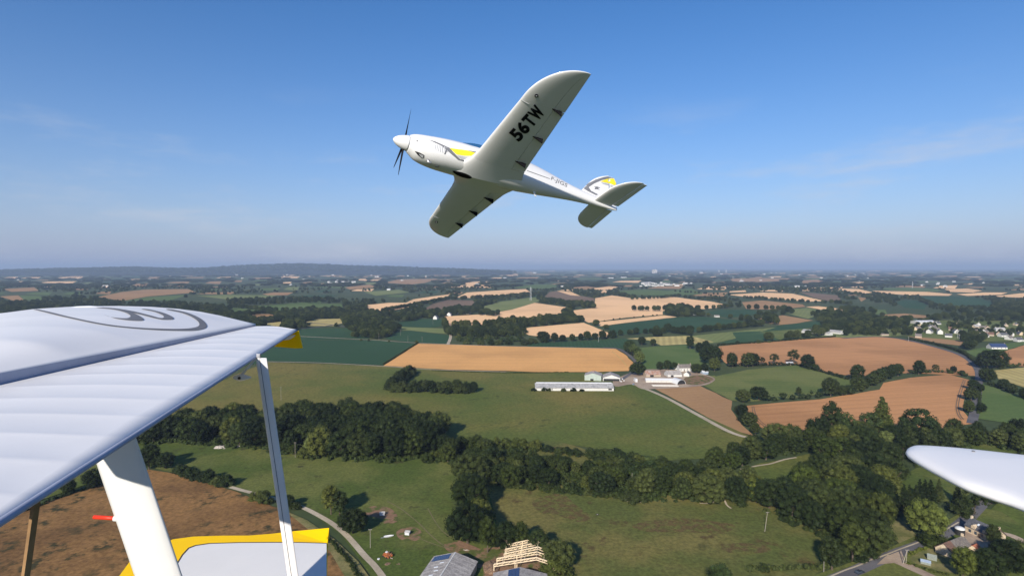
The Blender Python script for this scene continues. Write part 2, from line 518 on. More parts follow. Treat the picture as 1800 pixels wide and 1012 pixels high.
# far slopes
for pts_, m_, lb_ in (([(1611, 521), (1660, 519), (1720, 524), (1748, 532), (1740, 539), (1690, 538), (1640, 532)], 'm_maize', 'dark green slope beyond the village'),
                      ([(1574, 531), (1590, 527), (1612, 528), (1630, 536), (1624, 544), (1590, 541)], 'm_maize', 'dark rounded field beyond the village'),
                      ([(1533, 511), (1580, 512), (1630, 513), (1674, 517), (1668, 520), (1600, 519), (1545, 515)], 'm_wheat', 'long wheat strip beyond the village'),
                      ([(1660, 508), (1700, 507), (1727, 511), (1710, 514), (1670, 513)], 'm_wheat', 'short wheat strip above the long one'),
                      ([(1681, 517), (1730, 514), (1772, 514), (1760, 518), (1700, 520)], 'm_wheat', 'pale wheat strip right of the village slope'),
                      ([(1743, 521), (1800, 515), (1900, 512), (1900, 518), (1790, 523)], 'm_wheat', 'pale wheat strip at the far right edge'),
                      ([(1480, 507), (1510, 508), (1535, 514), (1520, 516), (1480, 511)], 'm_wheat', 'wheat strip left of the far green slope'),
                      ([(1542, 507), (1600, 505), (1655, 509), (1648, 513), (1580, 512)], 'm_green_r', 'far green slope with the slim mast'),
                      ([(1551, 553), (1590, 551), (1633, 555), (1630, 559), (1560, 557)], 'm_tan', 'tan strip behind the village hall'),
                      ([(1508, 522), (1524, 524), (1514, 530)], 'm_tan', 'tan corner field among the far hedges'),
                      ([(1533, 545), (1556, 544), (1560, 552), (1540, 552)], 'm_green_r', 'green paddock left of the tan strip'),
                      ([(1283, 490), (1330, 488), (1376, 490), (1370, 494), (1310, 497), (1288, 495)], 'm_tan', 'reddish stubble far beyond the bright wheat'),
                      ([(1406, 493), (1446, 491), (1448, 496), (1412, 498)], 'm_tan', 'striped stubble far on the right'),
                      ([(999, 506), (1030, 503), (1052, 506), (1030, 509)], 'm_tan', 'tan field beyond the copse'),
                      ([(1042, 507), (1070, 503), (1087, 504), (1074, 509), (1050, 510)], 'm_wheat', 'wheat field beyond the copse'),
                      ([(1082, 512), (1130, 509), (1172, 511), (1215, 507), (1236, 517), (1180, 520), (1110, 518)], 'm_green_r', 'broad green slope above the broad wheat'),
                      ([(901, 505), (940, 500), (982, 500), (975, 506), (930, 508)], 'm_green_r', 'green field beyond the bright tree line wheat'),
                      ([(815, 497), (844, 495), (834, 503), (822, 502)], 'm_wheat', 'small tan field in the far woods'),
                      ([(676, 497), (700, 491), (770, 490), (748, 497), (722, 500)], 'm_tan', 'tan fields above the left hamlet'),
                      ([(640, 513), (700, 509), (720, 514), (660, 520)], 'm_pale', 'pale paddock by the far farm hall'),
                      ([(606, 505), (650, 500), (662, 505), (615, 509)], 'm_tan', 'thin tan strip left of the far woods')):
    sheet('far_field', pts_, m_, lb_)
# left of the golden field
sheet('maize_field', [(690, 569), (739, 560), (776, 561), (782, 571), (760, 577), (716, 576)], 'm_maize', 'dark crop below the white gables')
sheet('pasture', [(693, 573), (716, 575), (778, 577), (790, 587), (761, 585), (723, 581), (700, 580)], 'm_pale', 'bright green strip across the pole field')
sheet('maize_field', [(677, 595), (699, 583), (723, 581), (761, 586), (790, 589), (788, 605), (717, 602)], 'm_maize', 'dark crop with the row of poles')
sheet('pasture', [(405, 541), (469, 537), (567, 528), (562, 536), (507, 548), (413, 550)], 'm_green_r', 'long green slope beyond the wing tip')
sheet('pasture', [(548, 541), (563, 534), (600, 534), (603, 540)], 'm_green_r', 'green field beside the far wood')
sheet('stubble_field', [(439, 553), (495, 550), (480, 558), (446, 559)], 'm_tan', 'small tan field behind the wing tip')
sheet('stubble_field', [(454, 570), (505, 564), (493, 573), (470, 577)], 'm_straw', 'olive stubble corner behind the wing tip')
sheet('pasture', [(533, 567), (560, 561), (600, 560), (608, 566), (590, 573), (540, 573)], 'm_straw', 'oval of dry grass ringed by the far road')
sheet('stubble_field', [(172, 522), (215, 513), (256, 509), (330, 508), (345, 514), (260, 521), (215, 529)], 'm_tan', 'long tan field beyond the white wing')
sheet('pasture', [(215, 529), (260, 522), (330, 518), (300, 528)], 'm_green_r', 'green slope under the long tan field')
sheet('pasture', [(345, 520), (400, 518), (488, 519), (470, 524), (398, 526)], 'm_pale', 'pale green slope with a wood below')
sheet('stubble_field', [(461, 517), (480, 514), (516, 514), (505, 519), (470, 519)], 'm_tan', 'tan field alone on the green slope')
sheet('stubble_field', [(5, 508), (60, 505), (68, 511), (20, 513)], 'm_tan', 'tan field at the far left')
sheet('stubble_field', [(0, 521), (32, 519), (42, 527), (25, 529)], 'm_tan', 'tan field behind the wing root')
sheet('pasture', [(34, 519), (70, 520), (78, 527), (42, 527)], 'm_green_r', 'green field behind the wing root')
sheet('maize_field', [(495, 588), (530, 578), (622, 577), (650, 596), (560, 597), (500, 600)], 'm_maize', 'dark green field above the pale path')
sheet('maize_field', [(330, 660), (470, 598), (560, 598), (650, 597), (735, 604), (674, 642), (470, 636)], 'm_maize', 'broad dark green crop left of the golden wheat')
sheet('wheat_field', [(735, 604), (800, 606), (900, 609), (1000, 611), (1082, 613), (1100, 624), (1115, 640), (1105, 652), (1040, 654), (940, 654), (890, 652), (790, 650), (674, 643)], 'm_gold', 'golden wheat field above the long grey shed')
# right
sheet('wheat_field', [(1262, 609), (1330, 602), (1407, 596), (1480, 592), (1532, 590), (1575, 595), (1615, 603), (1660, 614), (1694, 628), (1712, 641), (1718, 661), (1690, 660), (1600, 656), (1500, 662), (1440, 652), (1400, 641), (1280, 643), (1264, 626)], 'm_orange', 'great rust coloured wheat field below the village')
sheet('wheat_field', [(1592, 590), (1640, 593), (1695, 597), (1690, 608), (1640, 602)], 'm_tan', 'thin tan field by the village edge')
sheet('pasture', [(1235, 677), (1260, 661), (1314, 650), (1400, 642), (1450, 655), (1500, 670), (1490, 684), (1407, 699), (1310, 707), (1285, 704)], 'm_mown', 'mown green meadow right of the farm')
sheet('bare_field', [(1150, 683), (1230, 678), (1287, 705), (1285, 720), (1304, 747), (1326, 767), (1275, 752), (1200, 709)], 'm_tan', 'bare tan wedge beside the farm track')
sheet('wheat_field', [(1307, 714), (1370, 708), (1442, 702), (1500, 693), (1546, 685), (1553, 673), (1600, 664), (1667, 658), (1705, 668), (1696, 700), (1692, 722), (1710, 745), (1600, 762), (1345, 757), (1322, 740)], 'm_orange', 'rust coloured wheat field behind the big wood')
sheet('pasture', [(1722, 672), (1745, 680), (1800, 698), (1960, 730), (1960, 800), (1800, 748), (1718, 736)], 'm_green_r', 'green pasture right of the country road')
sheet('wheat_field', [(1752, 622), (1800, 607), (1960, 590), (1960, 655), (1800, 645), (1765, 640)], 'm_orange', 'tan wheat at the right edge')
sheet('straw_field', [(1738, 652), (1800, 646), (1960, 655), (1960, 705), (1800, 681), (1755, 666)], 'm_straw', 'streaked straw field right of the road')
sheet('pasture', [(1695, 618), (1740, 608), (1800, 600), (1960, 588), (1800, 606), (1755, 620), (1720, 629)], 'm_green_r', 'green strip by the dark roofed house')
sheet('pasture', [(1235, 663), (1256, 660), (1266, 668), (1240, 676)], 'm_mown', 'grass corner by the farm', keep=False)
# big green meadows
sheet('meadow', [(40, 800), (230, 732), (310, 706), (420, 656), (470, 637), (600, 641), (700, 645), (800, 651), (940, 655), (1060, 655), (1130, 668), (1140, 686), (1215, 721), (1325, 770), (1300, 790), (1240, 806), (1160, 811), (1000, 781), (880, 792), (780, 786), (500, 786), (240, 790)], 'm_meadow', 'wide green meadow in front of the grey shed')
sheet('meadow', [(-420, 1000), (0, 870), (100, 810), (230, 772), (500, 772), (740, 790), (830, 810), (870, 845), (880, 900), (900, 1010), (900, 1300), (720, 1300), (650, 1010), (600, 940), (540, 898), (400, 855), (260, 820), (170, 845), (0, 905), (-420, 1080)], 'm_meadow_near', 'green paddock below the dark wood')
sheet('rough_meadow', [(850, 840), (950, 848), (1200, 870), (1320, 872), (1450, 935), (1480, 985), (1430, 1012), (1300, 1300), (890, 1300), (890, 1000), (870, 905)], 'm_rough', 'rough olive meadow with rusty weed patches')
sheet('scrub_land', [(840, 790), (960, 775), (1050, 800), (1110, 850), (1000, 850), (860, 830)], 'm_rough', 'dry scrub clearing among the bushes', smooth=True, keep=False)
sheet('clearing', [(1290, 832), (1335, 815), (1379, 808), (1435, 795), (1428, 806), (1415, 824), (1373, 850), (1335, 845)], 'm_meadow', 'small green clearing inside the wood', keep=False)
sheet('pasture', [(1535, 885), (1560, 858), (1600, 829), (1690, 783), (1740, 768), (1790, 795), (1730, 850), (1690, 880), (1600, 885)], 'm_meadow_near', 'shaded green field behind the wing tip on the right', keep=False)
sheet('pasture', [(1720, 920), (1765, 872), (1900, 830), (2100, 900), (2100, 1100), (1800, 965), (1750, 938)], 'm_meadow', 'green field behind the stone cottage', keep=False)
sheet('rough_grass', [(1545, 886), (1575, 905), (1600, 930), (1622, 953), (1595, 968), (1562, 940)], 'm_verge', 'strip of yellow rough grass above the road', keep=False)
sheet('gardens', [(1585, 590), (1600, 566), (1700, 562), (1810, 566), (1810, 600), (1740, 600), (1700, 600)], 'm_mown', 'gardens and paddocks of the village')
sheet('gardens', [(1440, 592), (1480, 580), (1600, 576), (1590, 590), (1500, 594)], 'm_pale', 'gardens left of the village')
sheet('verge', [(1380, 1030), (1480, 995), (1560, 965), (1640, 930), (1710, 890), (1760, 900), (1850, 960), (2000, 1060), (1900, 1300), (1400, 1300)], 'm_meadow_near', 'grassy ground around the road fork', keep=False)
sheet('brown_field', [(-700, 1150), (-200, 965), (0, 908), (60, 890), (130, 868), (170, 850), (215, 833), (262, 826), (300, 832), (348, 845), (413, 864), (477, 890), (507, 900), (545, 925), (585, 965), (625, 1020), (720, 1300), (-200, 1500)], 'm_brown', 'brown bracken field below the white wing', keep=False)
sheet('rough_grass', [(500, 898), (540, 915), (590, 950), (630, 988), (660, 1030), (690, 1100), (640, 1100), (615, 1030), (580, 970), (540, 930)], 'm_verge', 'olive rough verge between field and track', keep=False)
# rusty weeds in the rough meadow
for pts_, lb_ in (([(935, 884), (960, 872), (990, 870), (1008, 885), (1025, 900), (1010, 915), (975, 905), (950, 902)], 'rusty dock patch left in the rough meadow'),
                  ([(1110, 925), (1150, 915), (1200, 912), (1260, 918), (1292, 925), (1270, 938), (1200, 936), (1140, 936)], 'long rusty weed patch across the rough meadow'),
                  ([(1268, 962), (1300, 955), (1345, 960), (1355, 970), (1310, 975), (1280, 972)], 'rusty weed patch low in the rough meadow'),
                  ([(1010, 906), (1030, 902), (1040, 914), (1015, 918)], 'small rusty weed patch by the trough')):
    sheet('weed_patch', pts_, 'm_weed', lb_, smooth=True, keep=False)
# bare earth
sheet('dirt_patch', [(640, 896), (665, 890), (690, 897), (700, 915), (680, 922), (650, 912)], 'm_dirt', 'trampled earth round the first shelter', smooth=True, keep=False)
sheet('dirt_patch', [(700, 930), (722, 926), (742, 936), (735, 950), (712, 952), (698, 943)], 'm_dirt', 'trampled earth round the small hut', smooth=True, keep=False)
sheet('dirt_patch', [(780, 962), (800, 950), (825, 958), (850, 972), (845, 1000), (812, 985)], 'm_dirt', 'worn earth behind the solar roofed barn', smooth=True, keep=False)
sheet('dirt_patch', [(850, 965), (900, 960), (985, 985), (1000, 1040), (850, 1040)], 'm_dirt', 'churned earth around the open timber frame', keep=False)
sheet('farmyard', [(1078, 668), (1092, 662), (1130, 650), (1205, 652), (1250, 662), (1255, 670), (1230, 679), (1150, 684), (1128, 684), (1110, 676), (1082, 680)], 'm_yard', 'dusty beige farmyard between the barns', smooth=True, keep=False)
sheet('dirt_patch', [(1205, 664), (1235, 660), (1254, 667), (1232, 676), (1204, 675)], 'm_dirt', 'brown turning circle right of the farm', smooth=True, keep=False)
sheet('garden', [(1600, 985), (1640, 962), (1690, 960), (1730, 985), (1720, 1010), (1660, 1006)], 'm_verge', 'cottage garden by the fork', smooth=True, keep=False)
sheet('gravel_yard', [(1690, 940), (1712, 932), (1745, 945), (1740, 962), (1705, 962)], 'm_yard', 'pale gravel court between the two cottages', smooth=True, keep=False)

# --- roads and tracks
ribbon('farm_track', [(1128, 682), (1145, 688), (1172, 700), (1200, 715), (1240, 737), (1275, 756), (1300, 766), (1327, 772)], 4.2, 'm_track', 'pale farm track curving down from the yard')
ribbon('path', [(470, 636), (560, 638), (674, 644), (760, 650), (890, 654)], 2.6, 'm_track', 'pale line of path along the meadow top')
ribbon('path', [(500, 590), (560, 593), (620, 596), (660, 598), (735, 603), (830, 607), (900, 609), (1000, 611), (1080, 613)], 3.0, 'm_track', 'pale path along the golden wheat top')
ribbon('lane', [(1060, 611), (1085, 613), (1102, 622), (1117, 636), (1118, 648), (1104, 660), (1092, 668)], 4.5, 'm_tarmac', 'grey lane curving round the golden wheat')
ribbon('lane', [(787, 606), (792, 592), (789, 578), (783, 566)], 5.0, 'm_track', 'straight lane beside the plantation')
ribbon('lane', [(495, 575), (520, 567), (582, 571), (625, 578)], 6.0, 'm_tarmac', 'far road curving beyond the wing tip')
ribbon('lane', [(515, 580), (550, 576), (582, 572), (620, 566)], 6.0, 'm_tarmac', 'far road joining below the dry oval')
ribbon('lane', [(405, 857), (430, 864), (462, 872), (500, 882), (532, 893), (567, 911), (590, 926), (612, 945), (640, 977), (667, 1007), (720, 1090)], 2.7, 'm_track', 'narrow pale lane beside the brown field')
ribbon('country_road', [(1480, 595), (1540, 592), (1590, 597), (1640, 609), (1680, 621), (1702, 632), (1717, 648), (1721, 664), (1719, 685), (1717, 705), (1714, 722), (1708, 745)], 6.5, 'm_tarmac', 'grey country road beside the rust wheat')
ribbon('road', [(1430, 1035), (1480, 1014), (1510, 1002), (1541, 988), (1581, 972), (1622, 957), (1661, 939), (1688, 923), (1708, 905), (1730, 882)], 5.6, 'm_tarmac', 'tarmac road rising past the stone cottage')
ribbon('road_verge', [(1541, 983), (1581, 967), (1622, 951.5), (1659, 934), (1685, 919)], 0.7, 'm_track', 'pale gravel edge along the tarmac road')
ribbon('road_verge', [(1430, 1028), (1480, 1006), (1510, 995), (1541, 981)], 0.7, 'm_track', 'pale gravel edge nearest the rough meadow')
ribbon('side_road', [(1557, 981), (1570, 985), (1585, 991), (1610, 1003), (1660, 1026)], [6.5, 4.2], 'm_yard', 'pale side road forking to the right')
sheet('road_mouth', [(1541, 994), (1556, 980), (1584, 969), (1590, 985), (1592, 996), (1572, 991)], 'm_yard', 'pale worn mouth of the side road', keep=False)
ribbon('driveway', [(1742, 936), (1775, 942), (1800, 953), (1850, 972)], 4.0, 'm_yard', 'pale drive behind the stone cottage')
ribbon('footpath', [(680, 882), (705, 896), (735, 920), (755, 940), (775, 957), (792, 966)], 0.6, 'm_worn', 'thin worn path down the paddock')
ribbon('footpath', [(752, 895), (765, 918), (778, 935), (793, 946)], 0.5, 'm_worn', 'second thin worn path by the tree row')
ribbon('footpath', [(725, 943), (755, 955), (785, 965)], 0.5, 'm_worn', 'faint worn path from the small hut')
ribbon('footpath', [(1230, 886), (1250, 885), (1272, 875)], 1.0, 'm_track', 'sandy cattle path under the round tree')
ribbon('footpath', [(1272, 875), (1277, 888), (1285, 895)], 0.9, 'm_track', 'sandy cattle path running out to the meadow')
ribbon('stream_bank', [(1302, 826), (1330, 820), (1355, 816), (1378, 809), (1400, 805)], 1.5, 'm_track', 'pale bank along the clearing edge')
ribbon('grass_edge', [(688, 687), (720, 688), (770, 688), (810, 690), (836, 689)], 1.6, 'm_track', 'pale cropped edge under the bush clump')
ribbon('grass_edge', [(1094, 880), (1110, 884), (1134, 884)], 0.9, 'm_track', 'pale edge under the lone bush')
for k, (a, lab) in enumerate((([(1322, 715), (1324, 728), (1332, 741), (1346, 752)], 'left wheel track in the rust wheat behind the wood'),
                              ([(1325, 715), (1328, 727), (1336, 740), (1350, 751)], 'second left wheel track in the rust wheat'),
                              ([(1694, 668), (1686, 690), (1681, 712), (1683, 728), (1690, 738)], 'right wheel track in the rust wheat'),
                              ([(1697, 669), (1690, 690), (1685, 712), (1687, 728), (1694, 738)], 'second right wheel track in the rust wheat'),
                              ([(1076, 618), (1092, 632), (1102, 644)], 'wheel track at the golden wheat end'))):
    ribbon('wheel_track', a, 0.7, 'm_fallow' if k < 4 else 'm_straw', lab)

# --- the far patchwork, out towards the horizon (small farm plots, spread by distance)
rnd = random.Random(11)
far = {'m_wheat': ([], []), 'm_tan': ([], []), 'm_green_r': ([], []), 'm_pale': ([], []), 'm_maize': ([], [])}
FARPLOTS = []
placed = 0
for it in range(9000):
    if placed > 760: break
    v = 476.5 + (rnd.random() ** 1.5) * 46
    u = rnd.uniform(-200, 2000)
    dv = v - 470
    wpx = rnd.uniform(14, 58) * (0.6 + dv / 40)
    hpx = max(0.7, dv * rnd.uniform(0.05, 0.15))
    sk = rnd.uniform(-0.03, 0.03) * wpx
    quad = [(u - wpx / 2, v + sk * .3), (u - wpx * .2, v - hpx * .8), (u + wpx / 2, v - hpx - sk * .2), (u + wpx * .38, v + hpx * 0.25)]
    if v > 494 and any(inpoly(x, y, f) for f in FIELDS for x, y in quad + [(u, v)]): continue
    if any(abs(u - a) < (wpx + ww) * .56 and abs(v - b) < (hpx + hh) * 0.9 for a, b, ww, hh in FARPLOTS): continue
    FARPLOTS.append((u, v, wpx, hpx))
    placed += 1
    mk = rnd.choice(('m_wheat', 'm_wheat', 'm_tan', 'm_tan', 'm_green_r', 'm_pale', 'm_maize'))
    vs, fs = far[mk]
    n = len(vs)
    vs += [gp(x, y, 0.3 + 0.3 * (dv < 20)) for x, y in quad]
    fs.append((n + 3, n + 2, n + 1, n) if False else (n, n + 3, n + 2, n + 1))
for mk, (vs, fs) in far.items():
    tag(mesh_obj('farm_plots', vs, fs, mk), {'m_wheat': 'pale wheat plots scattered to the horizon', 'm_tan': 'tan stubble plots scattered to the horizon', 'm_green_r': 'green plots scattered to the horizon', 'm_pale': 'pale grass plots scattered to the horizon', 'm_maize': 'dark crop plots scattered to the horizon'}[mk], None, None, 'structure')


# --- wooded hills on the horizon
RIDGE = []
def hills(name, prof, dist, depth, label):
    """prof: (u, v) skyline; a real ridge at that distance, sloping down before and behind"""
    pl = smooth_line(prof, 8)
    rows = [(-1.0, 0.0), (-0.75, 0.10), (-0.5, 0.38), (-0.25, 0.78), (0.0, 1.0), (0.4, 0.6), (1.0, 0.0)]
    vs, fs = [], []
    for i, (u, v) in enumerate(pl):
        top = aty(u, v, dist)
        hh = max(1.0, top.z + H)
        for k, (q, z) in enumerate(rows):
            y = dist + q * depth
            x = top.x * y / dist if False else top.x
            n = 1 + 0.2 * pnoise(Vector((top.x * 0.0016, y * 0.002, 3)))
            vs.append((x, y, hh * z * (n if k != 4 else 1) - (2 if z == 0 else 0)))
        RIDGE.append((len(RIDGE), top.x, dist, depth, hh))
        if i:
            a, b = (i - 1) * 7, i * 7
            for k in range(6): fs.append((a + k, b + k, b + k + 1, a + k + 1))
    tag(mesh_obj(name, vs, fs, 'm_hill', smooth=True), label, None, None, 'structure')


hills('hills', [(-500, 476), (-250, 475), (-60, 476), (40, 473), (120, 471), (150, 471.0), (190, 469.8), (230, 469.0), (262, 469.8), (300, 470.8), (360, 471), (430, 474), (500, 477)], 10500, 2400, 'low wooded ridge on the far left horizon')
hills('hills', [(300, 476), (370, 471), (410, 467), (460, 464.6), (520, 463.0), (570, 464.2), (620, 466.4), (690, 468), (760, 470.5), (830, 473), (900, 476)], 11500, 2600, 'blue far ridge left of the white aeroplane')
# ------------------------------------------------------------------ buildings and farm things
mat('b_white', (0.54, 0.53, 0.50), rough=0.8, amp=0.08, scale=0.8)
mat('b_cream', (0.56, 0.46, 0.33), rough=0.85, amp=0.16, scale=1.4, c2=(0.44, 0.34, 0.23))
mat('b_stone', (0.42, 0.34, 0.26), rough=0.9, amp=0.22, scale=1.6, c2=(0.30, 0.24, 0.18))
mat('b_slate', (0.075, 0.078, 0.088), rough=0.6, amp=0.25, scale=1.0, c2=(0.11, 0.11, 0.115))
mat('b_slate2', (0.13, 0.115, 0.105), rough=0.7, amp=0.3, scale=0.9, c2=(0.19, 0.165, 0.14))
mat('b_brownroof', (0.155, 0.085, 0.060), rough=0.8, amp=0.3, scale=1.0, c2=(0.11, 0.07, 0.055))
mat('b_redroof', (0.36, 0.12, 0.065), rough=0.8, amp=0.2, scale=0.8)
mat('b_greyroof', (0.36, 0.35, 0.34), rough=0.7, amp=0.18, scale=0.35, c2=(0.25, 0.245, 0.24), stretch=(1, 1))
mat('b_greyroof2', (0.27, 0.245, 0.225), rough=0.75, amp=0.22, scale=0.5, c2=(0.37, 0.34, 0.31))
mat('b_greenwall', (0.34, 0.39, 0.345), rough=0.7, amp=0.1, scale=0.4)
mat('b_rust', (0.30, 0.15, 0.095), rough=0.85, amp=0.3, scale=0.5, c2=(0.38, 0.31, 0.27))
mat('b_wall', (0.54, 0.53, 0.50), rough=0.8, amp=0.12, scale=0.4, c2=(0.52, 0.50, 0.46))
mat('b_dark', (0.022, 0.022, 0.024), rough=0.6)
mat('b_window', (0.05, 0.065, 0.085), rough=0.12, amp=0.05, spec=0.6)
mat('b_door', (0.16, 0.11, 0.075), rough=0.7, amp=0.15)
mat('b_skylight', (0.62, 0.66, 0.70), rough=0.2, amp=0.04)
mat('b_blue', (0.035, 0.055, 0.12), rough=0.18, amp=0.15, scale=3, spec=0.6)
mat('b_frame', (0.52, 0.53, 0.55), rough=0.4, amp=0.05)
mat('b_timber', (0.66, 0.52, 0.34), rough=0.8, amp=0.14, scale=3, c2=(0.74, 0.60, 0.42))
mat('b_pole', (0.28, 0.25, 0.21), rough=0.9, amp=0.15, scale=3)
mat('b_concrete', (0.55, 0.54, 0.51), rough=0.9, amp=0.1, scale=2)
mat('b_heap', (0.15, 0.090, 0.055), rough=0.95, amp=0.35, scale=2.2, c2=(0.24, 0.16, 0.10))
mat('b_rock', (0.46, 0.41, 0.34), rough=0.9, amp=0.2, scale=1.2, c2=(0.34, 0.30, 0.25))
mat('b_orange', (0.30, 0.095, 0.032), rough=0.6, amp=0.2, scale=2)
mat('b_plastic', (0.60, 0.60, 0.59), rough=0.35, amp=0.05)
mat('b_tyre', (0.02, 0.02, 0.02), rough=0.8)
mat('b_carblue', (0.03, 0.035, 0.05), rough=0.25, amp=0.05, coat=0.6)
mat('b_paleblue', (0.28, 0.34, 0.42), rough=0.4, amp=0.1)
mat('b_greygreen', (0.20, 0.22, 0.19), rough=0.6, amp=0.12)


def gable(name, label, cat, u, v, deg, L, Wd, hw, hr, wall='b_white', roof='b_slate', chim=0, wins=0, door=False, group=None, parts=True, over=.35, skylights=0, dormer=0, p=None):
    """gabled building; foot centre at photo (u,v), ridge along local x turned deg from the view's right"""
    p = p if p is not None else gp(u, v)
    t = empty(name, p, R(deg)); tag(t, label, cat, group)
    bm = bmesh.new()
    prism(bm, [(-Wd / 2, -.3), (Wd / 2, -.3), (Wd / 2, hw), (0, hw + hr - .12), (-Wd / 2, hw)], -L / 2, L / 2, 'x')
    bm_obj('wall', bm, wall, t)
    bm = bmesh.new()
    e = over; sl = hr / (Wd / 2); th = .16
    for s in (1, -1):
        a = (s * (Wd / 2 + e), hw - e * sl); b = (0, hw + hr)
        pr = [(a[0], a[1]), (b[0] + s * .002, b[1]), (b[0] + s * .002, b[1] + th), (a[0], a[1] + th)]
        prism(bm, pr, -L / 2 - e * .6, L / 2 + e * .6, 'x')
    rf = bm_obj('roof', bm, roof, t)
    for k in range(chim):
        x = (L / 2 - .5) * (1 if k == 0 else -1)
        bm = bmesh.new(); box(bm, (x, 0, hw + hr + .35), (.6, .9, 1.5)); bm_obj('chimney', bm, wall if wall != 'b_white' else 'b_stone', rf)
    for k in range(skylights):
        x = -L * .3 + L * .6 * (k + .5) / skylights
        yy = -Wd * .27; zz = hw + hr * (1 - .27 * 2) + th + .05
        bm = bmesh.new(); box(bm, (x, yy, zz), (1.1, 1.0, .08), Matrix.Rotation(math.atan(sl), 3, 'X')); bm_obj('skylight', bm, 'b_skylight', rf)
    if parts:
        for s in (-1, 1):
            for k in range(wins):
                x = -L / 2 + L * (k + .5) / wins
                bm = bmesh.new(); box(bm, (x, s * (Wd / 2 + .012), hw * .55), (1.0, .06, 1.2)); w_ = bm_obj('window', bm, 'b_window', t)
        if door:
            bm = bmesh.new(); box(bm, (-L * .12, -(Wd / 2 + .012), 1.05), (1.1, .06, 2.1)); bm_obj('door', bm, 'b_door', t)
    return t


# --- the farm
def frame_from(a, b):
    """ground frame: origin a, x towards b"""
    d = (b - a); return d.length, math.degrees(math.atan2(d.y, d.x))


a, b = gp(941, 687), gp(1079, 687.5)
L, dg = frame_from(a, b)
c = (a + b) / 2 + Vector((-(b - a).y, (b - a).x, 0)).normalized() * 8.5
t = empty('poultry_shed', (c.x, c.y, 0), R(dg)); tag(t, 'very long low grey roofed shed in front of the golden wheat', 'shed')
bm = bmesh.new(); prism(bm, [(-8.5, -.3), (8.5, -.3), (8.5, 3.3), (0, 6.2), (-8.5, 3.3)], -L / 2, L / 2, 'x'); bm_obj('wall', bm, 'b_wall', t)
nb = 10
for s in (1, -1):
    for k in range(nb):                                    # roof in bays, each its own sheet run
        x0 = -L / 2 - .3 + (L + .6) * k / nb; x1 = -L / 2 - .3 + (L + .6) * (k + 1) / nb - .03
        bm = bmesh.new()
        prism(bm, [(s * 9.1, 3.12), (s * .003, 6.32), (s * .003, 6.44 + .02 * (k % 2)), (s * 9.1, 3.26 + .02 * (k % 2))], x0, x1, 'x')
        bm_obj('roof_panel', bm, 'b_greyroof', t)
bm = bmesh.new(); prism(bm, [(-.9, 6.3), (.9, 6.3), (.6, 6.95), (-.6, 6.95)], -L / 2 + 1, L / 2 - 1, 'x'); bm_obj('ridge_vent', bm, 'b_frame', t)
bm = bmesh.new(); box(bm, (0, -8.53, .55), (L - .4, .05, 1.1)); bm_obj('base_wall', bm, 'b_concrete', t)
bm = bmesh.new(); box(bm, (L / 2 + .02, -3, 1.7), (.06, 4.5, 3.4)); bm_obj('door', bm, 'b_dark', t)
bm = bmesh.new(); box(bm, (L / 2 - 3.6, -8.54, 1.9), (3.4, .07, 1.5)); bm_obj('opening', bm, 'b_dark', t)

t = gable('barn', 'grey green barn behind the long shed', 'barn', 1043, 667, 78, 15, 17.5, 5.6, 2.8, 'b_greenwall', 'b_greyroof2', parts=False)
for k in range(4):
    bm = bmesh.new(); box(bm, (-7.53, -6 + k * 4, 2.4), (.06, 3.4, 4.0)); bm_obj('wall_panel', bm, 'b_greenwall', t)
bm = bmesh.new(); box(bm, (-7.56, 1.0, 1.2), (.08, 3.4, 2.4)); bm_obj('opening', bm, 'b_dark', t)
bm = bmesh.new(); box(bm, (2, 0, 8.7), (3, 2.4, 1.0)); bm_obj('roof_cowl', bm, 'b_rust', t)
t = gable('barn', 'open barn with a white gable beside the grey green barn', 'barn', 1074, 667.5, 84, 17, 18, 3.8, 3.2, 'b_white', 'b_greyroof2', parts=False)
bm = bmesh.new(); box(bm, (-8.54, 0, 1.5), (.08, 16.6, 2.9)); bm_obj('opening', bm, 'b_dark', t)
t = gable('barn', 'barn with a rusty patched roof in the farmyard', 'barn', 1146, 661, 4, 16.5, 12, 3.0, 3.0, 'b_stone', 'b_rust', parts=False)
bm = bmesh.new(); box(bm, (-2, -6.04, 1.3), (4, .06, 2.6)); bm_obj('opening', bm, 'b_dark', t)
t = gable('barn', 'grey tiled barn between rusty roof and farmhouse', 'barn', 1183, 661, 4, 16, 12, 3.0, 3.2, 'b_white', 'b_greyroof2', parts=False)
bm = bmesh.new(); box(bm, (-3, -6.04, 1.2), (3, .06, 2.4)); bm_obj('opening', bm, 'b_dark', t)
t = gable('farmhouse', 'white farmhouse with a dark roof at the right of the farm', 'house', 1203, 652, 6, 15, 8, 4.6, 3.4, 'b_white', 'b_slate2', chim=2, wins=4, door=True)
gable('cottage', 'small white gabled building right of the farm', 'house', 1208, 661, 60, 8, 6, 3.0, 2.6, 'b_white', 'b_slate2', parts=False)
gable('outbuilding', 'small white outbuilding behind the farm trees', 'shed', 1192, 648.5, 10, 10, 7, 2.8, 2.2, 'b_white', 'b_slate', parts=False)
gable('outbuilding', 'pale shed at the hedge right of the farmhouse', 'shed', 1238, 657, 12, 7, 5, 2.4, 1.6, 'b_paleblue', 'b_frame', parts=False)
gable('outbuilding', 'tin shed standing on the hedge before the rust wheat', 'shed', 1387, 641, 8, 9, 5, 2.2, 1.4, 'b_rust', 'b_frame', parts=False)
# long white store and the hoop barn in front
gable('store', 'long low white store with a pale roof in the farmyard', 'shed', 1160, 671.5, -3, 30, 7, 2.6, 1.5, 'b_wall', 'b_plastic', parts=False)


